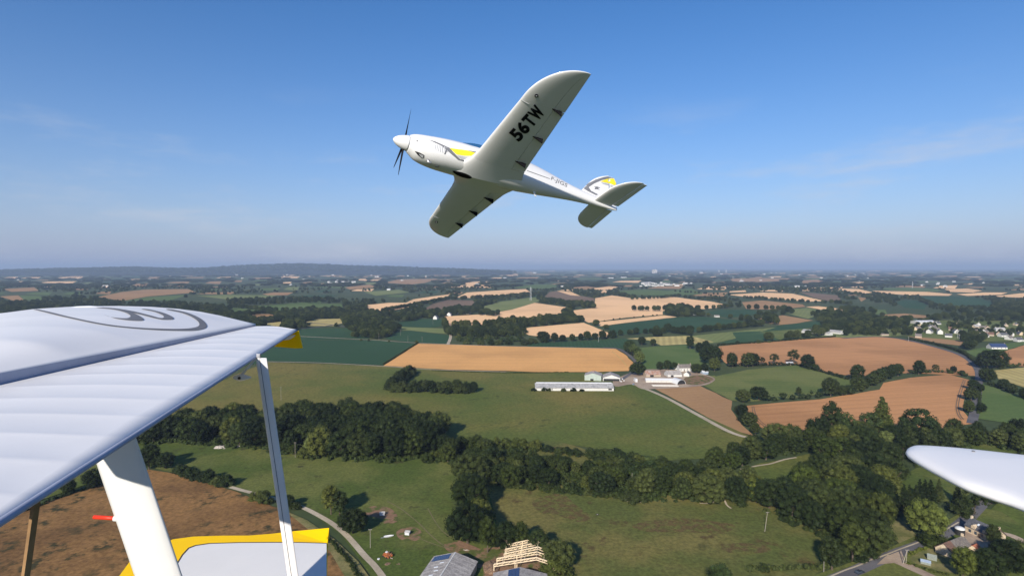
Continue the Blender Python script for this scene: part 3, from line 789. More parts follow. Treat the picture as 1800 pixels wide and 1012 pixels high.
def hoop(name, label, u, v, deg, L, r, m, front):
    t = empty(name, gp(u, v), R(deg)); tag(t, label, 'shed')
    bm = bmesh.new()
    pr = [(math.cos(math.pi * k / 14) * r, math.sin(math.pi * k / 14) * r) for k in range(15)]
    inn = [(x * .96, z * .96) for x, z in pr]
    prism(bm, pr + inn[::-1], -L / 2, L / 2, 'x'); bm_obj('cover', bm, m, t)
    bm = bmesh.new(); prism(bm, [(x * .95, z * .95) for x, z in pr], -L / 2 + .5, -L / 2 + .7, 'x'); bm_obj('end_wall', bm, front, t)
    bm = bmesh.new(); prism(bm, [(x * .95, z * .95) for x, z in pr], L / 2 - .7, L / 2 - .5, 'x'); bm_obj('end_wall', bm, front, t)
    return t


hoop('hoop_barn', 'round topped white barn with dark mouth at the farm corner', 1192, 674, 108, 12, 5.2, 'b_plastic', 'b_dark')
# silage wall, bales, lorry, car
t = empty('silage_clamp', gp(1170, 679.5), R(-3)); tag(t, 'low concrete clamp walls in front of the white store', 'wall')
for yy in (0, 4.5):
    bm = bmesh.new(); box(bm, (0, yy, .5), (26, .4, 1.2)); bm_obj('wall', bm, 'b_concrete', t)


def vehicle(kind, label, u, v, deg, col):
    """kind: car / lorry / van"""
    t = empty({'car': 'parked_car', 'lorry': 'parked_lorry', 'van': 'parked_van'}[kind], gp(u, v), R(deg))
    tag(t, label, kind)
    if kind == 'car':
        bm = bmesh.new(); prism(bm, [(-2.1, .35), (2.1, .35), (2.15, .75), (1.2, .92), (-2.0, .95), (-2.15, .7)], -.85, .85, 'y'); bm_obj('body', bm, col, t)
        bm = bmesh.new(); prism(bm, [(-1.8, .95), (1.0, .93), (.35, 1.42), (-1.2, 1.45)], -.74, .74, 'y'); bm_obj('cabin', bm, 'b_window', t)
        bm = bmesh.new(); box(bm, (-.45, 0, 1.46), (1.5, 1.36, .05)); bm_obj('roof', bm, col, t)
        xs = (-1.35, 1.35); rr = .33; yy = .78
    else:
        LL = 7.5 if kind == 'lorry' else 4.8; hh = 3.2 if kind == 'lorry' else 2.3
        bm = bmesh.new(); box(bm, (-LL * .12, 0, .6 + hh / 2), (LL * .74, 2.3, hh)); bm_obj('box_body', bm, col, t)
        bm = bmesh.new(); prism(bm, [(LL * .26, .5), (LL * .5, .5), (LL * .5, 1.4), (LL * .44, 2.4), (LL * .26, 2.5)], -1.05, 1.05, 'y'); cb = bm_obj('cab', bm, col, t)
        bm = bmesh.new(); box(bm, (LL * .475, 0, 1.9), (.06, 1.9, .7), Matrix.Rotation(R(-24), 3, 'Y')); bm_obj('windscreen', bm, 'b_window', cb)
        xs = (-LL * .33, LL * .36); rr = .48; yy = 1.0
    for x in xs:
        for s in (1, -1):
            bm = bmesh.new(); tube(bm, [(x, s * yy - .1, rr), (x, s * yy + .1, rr)], rr, 12); bm_obj('wheel', bm, 'b_tyre', t)


vehicle('lorry', 'white box lorry parked in the farmyard', 1117, 671, 95, 'b_plastic')
vehicle('car', 'pale car parked below the lorry in the farmyard', 1114, 676, 60, 'b_paleblue')
vehicle('car', 'dark car on the tarmac road at the bottom right', 1511, 1008, 24, 'b_carblue')
vehicle('van', 'white van at the far end of the farmyard', 1141, 656, 10, 'b_plastic')
# bales
for i, (u, v, lab) in enumerate(((1094, 667, 'white wrapped bale beside the open barn'), (1097, 670, 'white wrapped bale nearest the lorry'), (1092, 671.5, 'white wrapped bale in front of the open barn'))):
    bm = bmesh.new(); tube(bm, [(-.7, 0, .7), (-.6, 0, .7), (.6, 0, .7), (.7, 0, .7)], [.55, .7, .7, .55], 12)
    o = bm_obj('bale', bm, 'b_plastic'); o.location = gp(u, v); o.rotation_euler = (0, 0, i * 1.1); tag(o, lab, 'bale', 'wrapped bales')

# --- bottom: solar roofed barn
apex = (gp(799, 971) - EYE).normalized()
gz = 5.4
def at_h(u, v, z):
    d = ray(u, v); tt = (z - H) / d.z; p = EYE + d * tt; return p
eL, eR = at_h(762, 977, 4.0), at_h(840, 986, 4.0)
ax = at_h(798, 971, 6.6)
mid = (eL + eR) / 2
wd = (eR - eL).length
ang = math.degrees(math.atan2((eR - eL).y, (eR - eL).x))
LB_ = 30
back = Vector((math.sin(R(ang)), -math.cos(R(ang)), 0))
cc = Vector((mid.x, mid.y, 0)) + back * LB_ / 2
t = gable('barn', 'grey roofed barn with blue solar panels at the bottom edge', 'barn', 0, 0, ang + 90, LB_, wd - .8, 3.9, 2.6, 'b_stone', 'b_greyroof2', parts=False, over=.4, p=cc)
W2 = wd - .8; sl = 2.6 / (W2 / 2)
roll = Matrix.Rotation(-math.atan(sl), 3, 'X')
for k in range(5):                                         # solar modules on the left slope near the far gable
    for j in range(2):
        yy = W2 / 2 - 1.1 - k * 1.42; xx = LB_ / 2 - 1.7 - j * 2.05
        zz = 3.9 + 2.6 * (1 - yy / (W2 / 2)) + .30
        bm = bmesh.new(); box(bm, (xx, yy, zz), (2.0, 1.38, .05), roll); bm_obj('solar_panel', bm, 'b_blue', t)
for k, (xx, yy) in enumerate(((8, 3.2), (5, 4.5), (2, 3.4), (-1, 4.4))):
    zz = 3.9 + 2.6 * (1 - yy / (W2 / 2)) + .24
    bm = bmesh.new(); box(bm, (xx, yy, zz), (.5, 1.7, .10), roll); bm_obj('skylight', bm, 'b_skylight', t)
for s in (1, -1):
    for k in range(12):                                    # lap lines of the roof sheets
        xx = LB_ / 2 - 2.5 * k - .2
        bm = bmesh.new(); box(bm, (xx, s * W2 / 4, 3.9 + 1.3 + .205), (.06, W2 / 2 * math.sqrt(1 + sl * sl) - .3, .05), Matrix.Rotation(-s * math.atan(sl), 3, 'X')); bm_obj('roof_seam', bm, 'b_greyroof', t)
bm = bmesh.new(); box(bm, (0, 0, 6.68), (LB_, .5, .16)); bm_obj('ridge_cap', bm, 'b_wall', t)

# second barn, mostly below the picture
e2 = at_h(867, 1006, 4.0); a2 = at_h(933, 997, 6.2); e3 = at_h(962, 1008, 4.0)
mid = (e2 + e3) / 2; wd2 = (e3 - e2).length; ang2 = math.degrees(math.atan2((e3 - e2).y, (e3 - e2).x))
back2 = Vector((math.sin(R(ang2)), -math.cos(R(ang2)), 0))
t = gable('barn', 'second grey barn with solar panels cut by the bottom edge', 'barn', 0, 0, ang2 + 90, 24, wd2 - .8, 3.9, 2.3, 'b_stone', 'b_greyroof2', parts=False, over=.4, p=Vector((mid.x, mid.y, 0)) + back2 * 12)
W3 = wd2 - .8; sl3 = 2.3 / (W3 / 2)
for k in range(3):
    for j in range(3):
        yy = .9 + k * 1.42; xx = 12 - 1.4 - j * 2.05
        bm = bmesh.new(); box(bm, (xx, yy, 3.9 + 2.3 * (1 - yy / (W3 / 2)) + .30), (2.0, 1.38, .05), Matrix.Rotation(-math.atan(sl3), 3, 'X')); bm_obj('solar_panel', bm, 'b_blue', t)

# timber frame: raw portal trusses beside the second barn
t = empty('timber_frame', gp(925, 1009), R(-6)); tag(t, 'open timber barn frame of raw pale trusses by the solar barns', 'timber frame')


def truss(y, x0, x1, xr, h0, hr, h1):
    bm = bmesh.new()
    n = 7
    top = [(x0, h0)] + [(x0 + (xr - x0) * k / n, h0 + (hr - h0) * k / n) for k in range(1, n + 1)] + [(xr + (x1 - xr) * k / 3, hr + (h1 - hr) * k / 3) for k in range(1, 4)]
    for (xa, za), (xb, zb) in zip(top, top[1:]): beam(bm, (xa, y, za), (xb, y, zb), .34, .3)
    for (xa, za), (xb, zb) in zip(top, top[1:]): beam(bm, (xa, y, za - 1.0), (xb, y, zb - 1.0), .26, .24)
    for k, (xa, za) in enumerate(top):
        beam(bm, (xa, y, za), (xa, y, za - 1.0), .16)
        if k + 1 < len(top): beam(bm, (xa, y, za - 1.0), (top[k + 1][0], y, top[k + 1][1]), .14)
    bm_obj('truss', bm, 'b_timber', t)
    for xp, zp in ((x0, h0), ((x0 + xr) * .5, (h0 + hr) / 2), (x1, h1)):
        bm = bmesh.new(); beam(bm, (xp, y, 0), (xp, y, zp - .1), .3); bm_obj('post', bm, 'b_timber', t)


for k, (y, x0, x1, xr) in enumerate(((15.0, -9.6, 9.6, 4.0), (11.2, -9.6, 9.9, 4.1), (7.4, -9.6, 10.2, 4.1), (3.4, -12.0, 10.6, 4.0), (-1.0, -12.6, 11.0, 4.0))):
    truss(y, x0, x1, xr, 4.0, 7.6, 5.6)
for x, z in ((-9.4, 4.1), (-4.9, 5.3), (-.6, 6.4), (4.0, 7.7), (6.9, 6.7), (9.7, 5.7)):
    bm = bmesh.new(); beam(bm, (x, -1.2, z), (x, 15.3, z), .16, .18); bm_obj('purlin', bm, 'b_timber', t)
for k in range(9):
    bm = bmesh.new(); x = 4.6 + k * .6; beam(bm, (x, 15.0, 0), (x, 15.0, 7.3 - k * .22), .14); bm_obj('stud', bm, 'b_timber', t)
for k in range(3):
    bm = bmesh.new(); beam(bm, (9.2, -1 + k * 4.5, 3.0), (9.2, 3 + k * 4.5, 4.4), .16); bm_obj('brace', bm, 'b_timber', t)
bm = bmesh.new(); box(bm, (9.9, .8, 2.2), (2.4, 3.6, 2.4)); bm_obj('clad_panel', bm, 'b_timber', t)


def lump(name, label, cat, u, v, sx_, sy_, h, m, seed, n=26, group=None):
    r = random.Random(seed)
    bm = bmesh.new(); bmesh.ops.create_icosphere(bm, subdivisions=3, radius=1)
    for q in bm.verts:
        f = 1 + .35 * pnoise(q.co * 2.2 + Vector((seed, 0, 0))) + .15 * pnoise(q.co * 6 + Vector((0, seed, 0)))
        q.co = Vector((q.co.x * sx_ * f, q.co.y * sy_ * f, max(-.05, q.co.z * h * f)))
    o = bm_obj(name, bm, m); o.location = gp(u, v); return tag(o, label, cat, group)


lump('earth_heap', 'brown heap of brushwood and earth left of the timber frame', 'heap', 863, 1000, 3.6, 5.2, 2.0, 'b_heap', 3)
# rocks in the paddock
for i, (u, v, s_, lab) in enumerate(((386, 787, 3.6, 'largest pale rock in front of the dark wood'), (392, 783.5, 1.5, 'small pale rock behind the largest one'), (394, 789, 1.3, 'small pale rock right of the largest one'), (418, 785, 3.0, 'low earthy rock by the wood edge'))):
    lump('rock', lab, 'rock', u, v, s_, s_ * .8, s_ * .42, 'b_rock', 10 + i, group='rocks before the dark wood')
# shelters in the paddock
def hut(label, u, v, deg, L, W_, h):
    t = empty('field_shelter', gp(u, v), R(deg)); tag(t, label, 'shelter', 'animal shelters on bare earth')
    bm = bmesh.new()
    box(bm, (-L / 2 + .06, 0, h / 2), (.12, W_, h)); box(bm, (0, W_ / 2 - .06, h / 2), (L - .26, .12, h)); box(bm, (0, -W_ / 2 + .06, h / 2), (L - .26, .12, h))
    bm_obj('wall', bm, 'b_frame', t)
    bm = bmesh.new(); prism(bm, [(-W_ / 2 - .15, h - .05), (0, h + .55), (W_ / 2 + .15, h - .05), (W_ / 2 + .15, h + .05), (0, h + .67), (-W_ / 2 - .15, h + .05)], -L / 2 - .15, L / 2 + .15, 'x')
    bm_obj('roof', bm, 'b_greyroof', t)


hut('small grey field shelter nearest the two round trees', 672, 906, 10, 2.4, 1.8, 1.5)
hut('pale field hut with a dark doorway on the round bare patch', 717, 940, -12, 2.2, 2.0, 1.6)
# boat on trailer
t = empty('boat', gp(683, 945), R(14)); tag(t, 'small white boat on a trailer in the paddock', 'boat')
bm = bmesh.new()
rs = []
for x, wv, zb in ((-2.1, .62, .5), (-1.2, .78, .42), (0, .8, .42), (1.0, .62, .5), (1.7, .34, .62), (2.25, .03, .85)):
    rs.append([(x, -wv, 1.05 + .06 * x), (x, -wv * .55, zb + .1), (x, 0, zb), (x, wv * .55, zb + .1), (x, wv, 1.05 + .06 * x), (x, wv * .9, 1.05 + .06 * x), (x, 0, zb + .28 if x < 1.5 else 1.0), (x, -wv * .9, 1.05 + .06 * x)])
loft(bm, rs); bm_obj('hull', bm, 'b_plastic', t)
bm = bmesh.new(); beam(bm, (-3.4, 0, .42), (1.2, 0, .42), .1); beam(bm, (-.6, -.8, .4), (-.6, .8, .4), .08); beam(bm, (-3.3, -.05, .42), (-2.6, .55, .42), .06); bm_obj('trailer', bm, 'b_frame', t)
for s in (1, -1):
    bm = bmesh.new(); tube(bm, [(-.6, s * .85 - .07, .3), (-.6, s * .85 + .07, .3)], .3, 10); bm_obj('wheel', bm, 'b_tyre', t)
# old orange farm machine
t = empty('farm_machine', gp(681, 979), R(-38)); tag(t, 'rusty orange farm machine with a raised frame in the paddock', 'farm machine')
bm = bmesh.new(); box(bm, (0, .95, 1.1), (4.2, .5, .7)); box(bm, (.2, -.95, 1.0), (3.6, .45, .6)); bm_obj('side_bin', bm, 'b_orange', t)
bm = bmesh.new(); prism(bm, [(-1.9, .5), (1.7, .5), (1.7, .8), (-.2, 2.0), (-1.9, 1.5)], -.6, .6, 'y'); bm_obj('hopper', bm, 'b_orange', t)
bm = bmesh.new()
for x in (-1.6, 0, 1.5): beam(bm, (x, -1.1, .5), (x, 1.15, 2.1), .13)
beam(bm, (-2.2, 0, .5), (3.4, 0, .5), .16); bm_obj('frame', bm, 'b_rust', t)
bm = bmesh.new(); box(bm, (-.5, .1, 2.05), (.9, .7, .5)); bm_obj('tank', bm, 'b_plastic', t)
for x, s in ((-1.2, 1), (-1.2, -1), (1.1, 1), (1.1, -1)):
    bm = bmesh.new(); tube(bm, [(x, s * 1.3 - .15, .5), (x, s * 1.3 + .15, .5)], .5, 12); bm_obj('wheel', bm, 'b_tyre', t)
# white tub and two rings of branches
bm = bmesh.new(); tube(bm, [(0, 0, 0), (0, 0, .75), (0, 0, .8)], [.5, .55, .4], 14)
o = bm_obj('water_tub', bm, 'b_plastic'); o.location = gp(665.5, 984); tag(o, 'round white water tub below the orange machine', 'tub')
lump('brush_pile', 'brown brush pile left of its twin in the paddock', 'heap', 681, 992, 1.5, 1.4, .6, 'b_heap', 30, group='brush piles')
lump('brush_pile', 'brown brush pile nearest the solar barn', 'heap', 701, 992, 1.3, 1.1, .5, 'b_heap', 31, group='brush piles')
lump('log_pile', 'yellowish log pile behind the solar barn', 'heap', 819, 968, 2.0, .9, .6, 'b_rock', 32)
bm = bmesh.new(); tube(bm, [(0, 0, .0), (0, 0, .45)], .75, 14); o = bm_obj('feed_trough', bm, 'b_tyre'); o.location = gp(1050, 905); tag(o, 'round black trough alone in the rough meadow', 'trough')
bm = bmesh.new(); tube(bm, [(0, 0, .3), (0, 0, .5)], .35, 10); bm_obj('feed', bm, 'b_rock', o)

# --- cottages at the fork
def wall_pt(u, v, z): return at_h(u, v, z)


e0, e1 = at_h(1702, 924, 3.4), at_h(1741, 941, 3.4)       # near eave of the long cottage
d = e1 - e0; ang = math.degrees(math.atan2(d.y, d.x))
nrm = Vector((-math.sin(R(ang)), math.cos(R(ang)), 0))
Lh = d.length + 3.0
cm = (e0 + e1) / 2 + nrm * 3.3; cm.z = 0
t = gable('long_cottage', 'long stone cottage with slate and brown roof beside the road', 'house', 0, 0, ang, Lh, 6.6, 3.4, 2.9, 'b_cream', 'b_slate', chim=2, parts=False, p=cm)
bm = bmesh.new()
for s in (1, -1):
    prism(bm, [(s * 3.72, 3.34), (s * .004, 6.5), (s * .004, 6.6), (s * 3.72, 3.46)], Lh / 2 - Lh * .30, Lh / 2 + .3, 'x')
rf = bm_obj('tile_roof', bm, 'b_brownroof', t)
bm = bmesh.new(); box(bm, (-Lh * .12, -1.7, 5.25), (.9, 1.0, .1), Matrix.Rotation(math.atan(2.9 / 3.3), 3, 'X')); bm_obj('skylight', bm, 'b_skylight', t)
for k, x in enumerate((-.32, -.12, .10, .30)):
    bm = bmesh.new(); box(bm, (Lh * x, -3.33, 1.7), (1.1, .08, 1.3)); bm_obj('window', bm, 'b_window', t)
bm = bmesh.new(); box(bm, (-.0, -3.33, 1.05), (1.1, .08, 2.1)); bm_obj('door', bm, 'b_door', t)
for k, x in enumerate((-.2, .2)):
    bm = bmesh.new(); prism(bm, [(-.9, 3.3), (.9, 3.3), (.9, 4.4), (0, 5.1), (-.9, 4.4)], -3.6, -1.2, 'y')
    dm = bm_obj('dormer', bm, 'b_cream', t); dm.location = (Lh * x, 0, 0)
e0, e1 = at_h(1678, 969.5, 2.6), at_h(1707, 957, 2.6)
d = e1 - e0; ang = math.degrees(math.atan2(d.y, d.x)); nrm = Vector((-math.sin(R(ang)), math.cos(R(ang)), 0))
L2 = d.length + 2.2
cm = (e0 + e1) / 2 + nrm * 3.0 - d.normalized() * 1.2; cm.z = 0
t = gable('near_cottage', 'low stone cottage with a mossy grey roof nearest the fork', 'house', 0, 0, ang, L2, 6.0, 2.6, 2.7, 'b_cream', 'b_slate2', chim=1, parts=False, p=cm)
bm = bmesh.new()
for s in (1, -1):
    prism(bm, [(s * 3.42, 2.53), (s * .004, 5.5), (s * .004, 5.6), (s * 3.42, 2.65)], -L2 / 2 - .3, -L2 * .18, 'x')
bm_obj('tile_roof', bm, 'b_brownroof', t)
for x in (-.25, .0, .28):
    bm = bmesh.new(); box(bm, (L2 * x, -3.03, 1.4), (1.0, .08, 1.1)); bm_obj('window', bm, 'b_window', t)
bm = bmesh.new(); box(bm, (L2 * .14, -3.03, 1.0), (1.0, .08, 2.0)); bm_obj('door', bm, 'b_door', t)
# black round tank with white dome
t = empty('round_tank', gp(1687, 940)); tag(t, 'black round tank with a white domed lid beside the cottages', 'tank')
bm = bmesh.new(); tube(bm, [(0, 0, 0), (0, 0, 3.0)], 1.9, 20); bm_obj('barrel', bm, 'b_dark', t, smooth=False)
bm = bmesh.new(); loft(bm, [[(math.cos(2 * math.pi * k / 20) * r, math.sin(2 * math.pi * k / 20) * r, z) for k in range(20)] for r, z in ((1.98, 2.95), (1.98, 3.15), (1.7, 3.5), (1.1, 3.8), (.3, 3.95))]); bm_obj('lid', bm, 'b_plastic', t, smooth=True)
gable('garden_shed', 'pale blue roofed garden shed by the fork', 'shed', 1627, 992, -35, 3.4, 2.2, 1.5, .5, 'b_greygreen', 'b_paleblue', parts=False, over=.1)
gable('garden_shed', 'grey green garden shed behind the pale blue one', 'shed', 1638, 984, -35, 3.2, 2.4, 1.5, .9, 'b_greygreen', 'b_greygreen', parts=False, over=.1)
gable('lean_to', 'small orange roofed lean to at the cottage court', 'shed', 1713, 968, 30, 3.5, 2.6, 2.0, .8, 'b_cream', 'b_redroof', parts=False, over=.15)
gable('house', 'orange roofed house glimpsed among the trees of the tall wood', 'house', 1553, 775, 10, 9, 7, 4.5, 3.4, 'b_cream', 'b_redroof', parts=False)

# --- poles
def pole(u, v, hpx, label, lean=0.0, arm=True, m='b_pole', double=False, group='wooden line poles'):
    p = gp(u, v); h = hpx * pxm(u, v) * 1.02
    t = empty('utility_pole', p); tag(t, label, 'pole', group)
    bm = bmesh.new(); tube(bm, [(0, 0, -.3), (lean, 0, h)], [.13, .09], 8); bm_obj('post', bm, m, t)
    if double:
        bm = bmesh.new(); tube(bm, [(-1.3, 0, -.3), (lean - .1, 0, h * .93)], [.17, .11], 8); bm_obj('stay_post', bm, m, t)
    if arm:
        bm = bmesh.new(); beam(bm, (lean - .7, 0, h - .35), (lean + .7, 0, h - .35), .1); ar = bm_obj('crossarm', bm, m, t)
        for x in (-.6, 0, .6):
            bm = bmesh.new(); tube(bm, [(lean + x, 0, h - .32), (lean + x, 0, h - .05)], .05, 6); bm_obj('insulator', bm, 'b_concrete', ar)


pole(519, 805, 28, 'pole standing before the dark wood right of the aileron strut')
pole(494, 704, 24, 'pole in the wide meadow above the dark wood')
pole(651, 964, 35, 'pole casting a long shadow by the orange machine')
pole(1344, 935, 36, 'leaning pole in the rough meadow', lean=1.2)
pole(1592, 992, 27, 'braced double pole at the road fork', lean=.5, double=True)
pole(1111, 848, 17, 'pale post among the brook belt shrubs', arm=False)
pole(1448, 1006, 20, 'pale post on the ragged bottom hedge', arm=False)
pole(1724, 1006, 19, 'white post in the cottage garden', arm=False, m='b_concrete')
pole(761, 571, 12, 'pole before the white gables', group='poles of the dark crop')
pole(704, 590, 11, 'left pole of those in the dark crop', group='poles of the dark crop')
pole(717, 602, 11, 'second pole of those in the dark crop', group='poles of the dark crop')
pole(742, 601, 9, 'third pole of those in the dark crop', group='poles of the dark crop')
pole(666, 599, 13, 'pole beside the trees left of the dark crop', group='poles of the dark crop')
pole(1052, 601, 10, 'white pole on the green strip above the golden wheat', m='b_plastic')
pole(1597, 601, 9, 'white pole on the far edge of the great rust wheat', m='b_plastic')
pole(1683, 595, 8, 'white pole before the village hedge', m='b_plastic')


def pylon(u, v, hpx, label):
    p = gp(u, v); h = hpx * pxm(u, v)
    t = empty('lattice_mast', p); tag(t, label, 'mast')
    bm = bmesh.new()
    b_ = h * .06
    cs = [(-b_, -b_), (b_, -b_), (b_, b_), (-b_, b_)]
    for x, y in cs: beam(bm, (x, y, 0), (x * .15, y * .15, h), h * .008)
    for k in range(6):
        z0, z1 = h * k / 6, h * (k + 1) / 6
        f0, f1 = 1 - .85 * k / 6, 1 - .85 * (k + 1) / 6
        for i in range(4):
            xa, ya = cs[i]; xb, yb = cs[(i + 1) % 4]
            beam(bm, (xa * f0, ya * f0, z0), (xb * f1, yb * f1, z1), h * .005)
    bm_obj('lattice', bm, 'b_frame', t)
    bm = bmesh.new()
    for z in (.72, .86): beam(bm, (-h * .13, 0, h * z), (h * .13, 0, h * z), h * .01)
    bm_obj('crossarm', bm, 'b_frame', t)


pylon(933, 528, 24, 'pale lattice mast beside the long tree line')
pylon(1604, 506, 11, 'slim mast on the far green slope')

# --- houses of the middle distance, each with its own look
gable('house', 'left white gabled house of the hamlet below the brown field', 'house', 766, 561, 80, 12, 9, 5, 4.2, 'b_white', 'b_slate', wins=2)
gable('house', 'right white gabled house of the hamlet beside the wheat', 'house', 790, 555, 80, 12, 9.5, 5, 4.2, 'b_white', 'b_slate', wins=2)
gable('house', 'low white house right of the hamlet gables', 'house', 806, 551, 5, 16, 8, 3.5, 3, 'b_white', 'b_slate2')
gable('barn', 'grey barn ending the hamlet on the right', 'barn', 821, 551.5, 5, 20, 10, 3.5, 3, 'b_stone', 'b_greyroof', parts=False)
t = gable('barn', 'left of the two long grey barns with white gables', 'barn', 1436, 587, 118, 52, 12, 3.6, 3.0, 'b_white', 'b_greyroof', parts=False)
t = gable('barn', 'right of the two long grey barns with white gables', 'barn', 1457, 585, 118, 50, 12, 3.6, 3.0, 'b_white', 'b_greyroof', parts=False)
gable('house', 'white farmhouse in the copse at the end of the wheat strip', 'house', 1192, 553, 62, 12, 8, 4.6, 3.8, 'b_white', 'b_slate')
gable('house', 'low white buildings along the hedge right of the farmhouse copse', 'house', 1222, 553, 4, 22, 8, 3, 2.2, 'b_white', 'b_greyroof', parts=False)
gable('house', 'small white house on the dark maize edge', 'house', 1260, 557, 10, 11, 7, 3, 2.4, 'b_white', 'b_slate2', parts=False)
gable('warehouse', 'pale roofed hall behind the village houses', 'hall', 1623, 569, 4, 40, 22, 5, 2.5, 'b_wall', 'b_plastic', parts=False)
VG = 'white houses of the village on the right'
for (u, v, a, L, hw, wm, rm, lab) in ((1634, 586, 40, 13, 5, 'b_white', 'b_slate', 'left house of the white village pair'), (1652, 587, 60, 13, 5.5, 'b_white', 'b_slate', 'right house of the white village pair'), (1640, 579, 12, 11, 4.5, 'b_white', 'b_slate2', 'house behind the white village pair'),
                                      (1613, 580, 10, 10, 3.5, 'b_cream', 'b_slate2', 'small house left of the white village pair'), (1680, 586, 75, 9, 4.5, 'b_white', 'b_slate', 'narrow white gable in the middle of the village'), (1688, 587, 10, 8, 4, 'b_white', 'b_slate', 'low house beside the narrow white gable'),
                                      (1724, 595, 62, 13, 5, 'b_white', 'b_slate', 'white gable beside the village road'), (1731, 586, 30, 10, 4.5, 'b_white', 'b_slate2', 'white house up the village road'), (1757, 582, 170, 16, 3.5, 'b_wall', 'b_greyroof', 'long grey roof in the village trees'),
                                      (1763, 592, 8, 14, 4, 'b_white', 'b_slate', 'long white house near the right edge'), (1776, 590, 60, 13, 4.5, 'b_white', 'b_slate', 'white gable near the right edge'), (1774, 597, 20, 11, 3.5, 'b_white', 'b_slate2', 'low white house below the gable at the right edge'),
                                      (1715, 577, 10, 10, 4, 'b_cream', 'b_greyroof', 'pale roof deep in the village trees'), (1790, 600, 5, 11, 3.5, 'b_white', 'b_slate', 'white house cut by the right edge')):
    gable('house', lab, 'house', u, v, a, L, 8, hw, 3.6, wm, rm, chim=1, wins=2, group=VG)
vr = random.Random(44)
vs_ = sorted((vr.uniform(1600, 1795), vr.uniform(569, 598)) for _ in range(26))
for i, (u, v) in enumerate(vs_):
    wm, rm = vr.choice((('b_cream', 'b_slate'), ('b_stone', 'b_slate2'), ('b_white', 'b_slate'), ('b_stone', 'b_brownroof')))
    near = 'upper' if v < 582 else 'lower'
    n_ = sum(1 for a_, b_ in vs_[:i] if (b_ < 582) == (v < 582))
    gable('house', 'small %s house among the village trees, %s from left, %s row' % ({'b_cream': 'cream', 'b_stone': 'stone', 'b_white': 'white'}[wm], ('first', 'second', 'third', 'fourth', 'fifth', 'sixth', 'seventh', 'eighth', 'ninth', 'tenth', 'eleventh', 'twelfth', 'thirteenth', 'fourteenth', 'fifteenth', 'sixteenth', 'seventeenth', 'eighteenth', 'nineteenth', 'twentieth')[min(n_, 19)], near), 'house', u, v, vr.choice((10, 60, 80, 150)) + vr.uniform(-10, 10), vr.uniform(8, 12), 7, 3.4, 3.4, wm, rm, chim=1, wins=0, group='small houses of the village')
t = gable('house', 'dark blue roofed house with a white wall by the road bend', 'house', 1752, 613, -4, 22, 11, 3.4, 4.6, 'b_white', 'b_blue', chim=1, wins=4)
gable('outbuilding', 'wooden shed on the bend of the great rust wheat', 'shed', 1554, 590, 3, 13, 6, 3.2, 1.2, 'b_stone', 'b_slate2', parts=False)
# far white buildings
hr = random.Random(8)
HP = empty
far_sets = (('houses of the town beyond the wheat', 'pale town house above the broad wheat', [(1130 + hr.uniform(0, 85), 497 + hr.uniform(0, 6.5)) for _ in range(34)]),
            ('houses of the far left village', 'pale village house far above the wing tip', [(425 + hr.uniform(0, 50), 476 + hr.uniform(0, 6)) for _ in range(16)]),
            ('houses on the far left slope', 'pale house on the far left slope', [(572 + hr.uniform(0, 50), 493 + hr.uniform(0, 6)) for _ in range(14)]),
            ('scattered far farms', 'lone pale farm in far hedged country', [(hr.uniform(20, 1790), 479 + hr.random() ** 1.4 * 26) for _ in range(62)]))
base = None
ORDS = ('first', 'second', 'third', 'fourth', 'fifth', 'sixth', 'seventh', 'eighth', 'ninth', 'tenth', 'eleventh', 'twelfth', 'thirteenth', 'fourteenth', 'fifteenth', 'sixteenth', 'seventeenth', 'eighteenth', 'nineteenth', 'twentieth')
for grp, lab, ps in far_sets:
    ps = [(u, v) for u, v in ps if not (v > 500 and any(inpoly(u, v, f) for f in FIELDS))]
    ps.sort(key=lambda q_: -q_[1])
    nr = max(2, math.ceil(len(ps) / 15)); per = math.ceil(len(ps) / nr)
    for ri in range(nr):
        for i, (u, v) in enumerate(sorted(ps[ri * per:(ri + 1) * per])):
            full = '%s, %s from left in the %s rank' % (lab, ORDS[min(i, 19)], ('front' if ri == 0 else 'rearmost' if ri == nr - 1 else ('second', 'third', 'fourth', 'fifth')[ri - 1]))
            p = gp(u, v); k = max(1.0, pxm(u, v) / 5.8)
            if base is None:
                nb_ = base = gable('house', full, 'house', u, v, 0, 14, 9, 5, 3.5, 'b_white', 'b_greyroof', parts=False)
            else:
                nb_ = base.copy(); C.objects.link(nb_)
                for ch in base.children:
                    c2 = ch.copy(); C.objects.link(c2); c2.parent = nb_
                nb_.location = p
            nb_['label'] = full; nb_['group'] = grp
            nb_.rotation_euler = (0, 0, hr.uniform(-.7, .7))
            q = hr.uniform(.8, 1.5) * k
            nb_.scale = (q * hr.uniform(1, 1.8), q, q)
# tower blocks on the horizon
def block(u, v, wpx, hpx, label):
    p = gp(u, v); s_ = pxm(u, v)
    t = empty('tower_block', p); tag(t, label, 'building')
    W_, Hh = wpx * s_, hpx * s_
    bm = bmesh.new(); box(bm, (0, W_ * .2, Hh / 2), (W_, W_ * .4, Hh)); bm_obj('wall', bm, 'b_white', t)
    n = 6
    for k in range(n):
        bm = bmesh.new(); box(bm, (0, -.4, Hh * (k + .6) / n), (W_ * .9, 1.0, Hh / n * .35)); bm_obj('window_band', bm, 'b_window', t)
    bm = bmesh.new(); box(bm, (W_ * .1, W_ * .2, Hh + Hh * .04), (W_ * .3, W_ * .2, Hh * .08)); bm_obj('roof_plant', bm, 'b_wall', t)


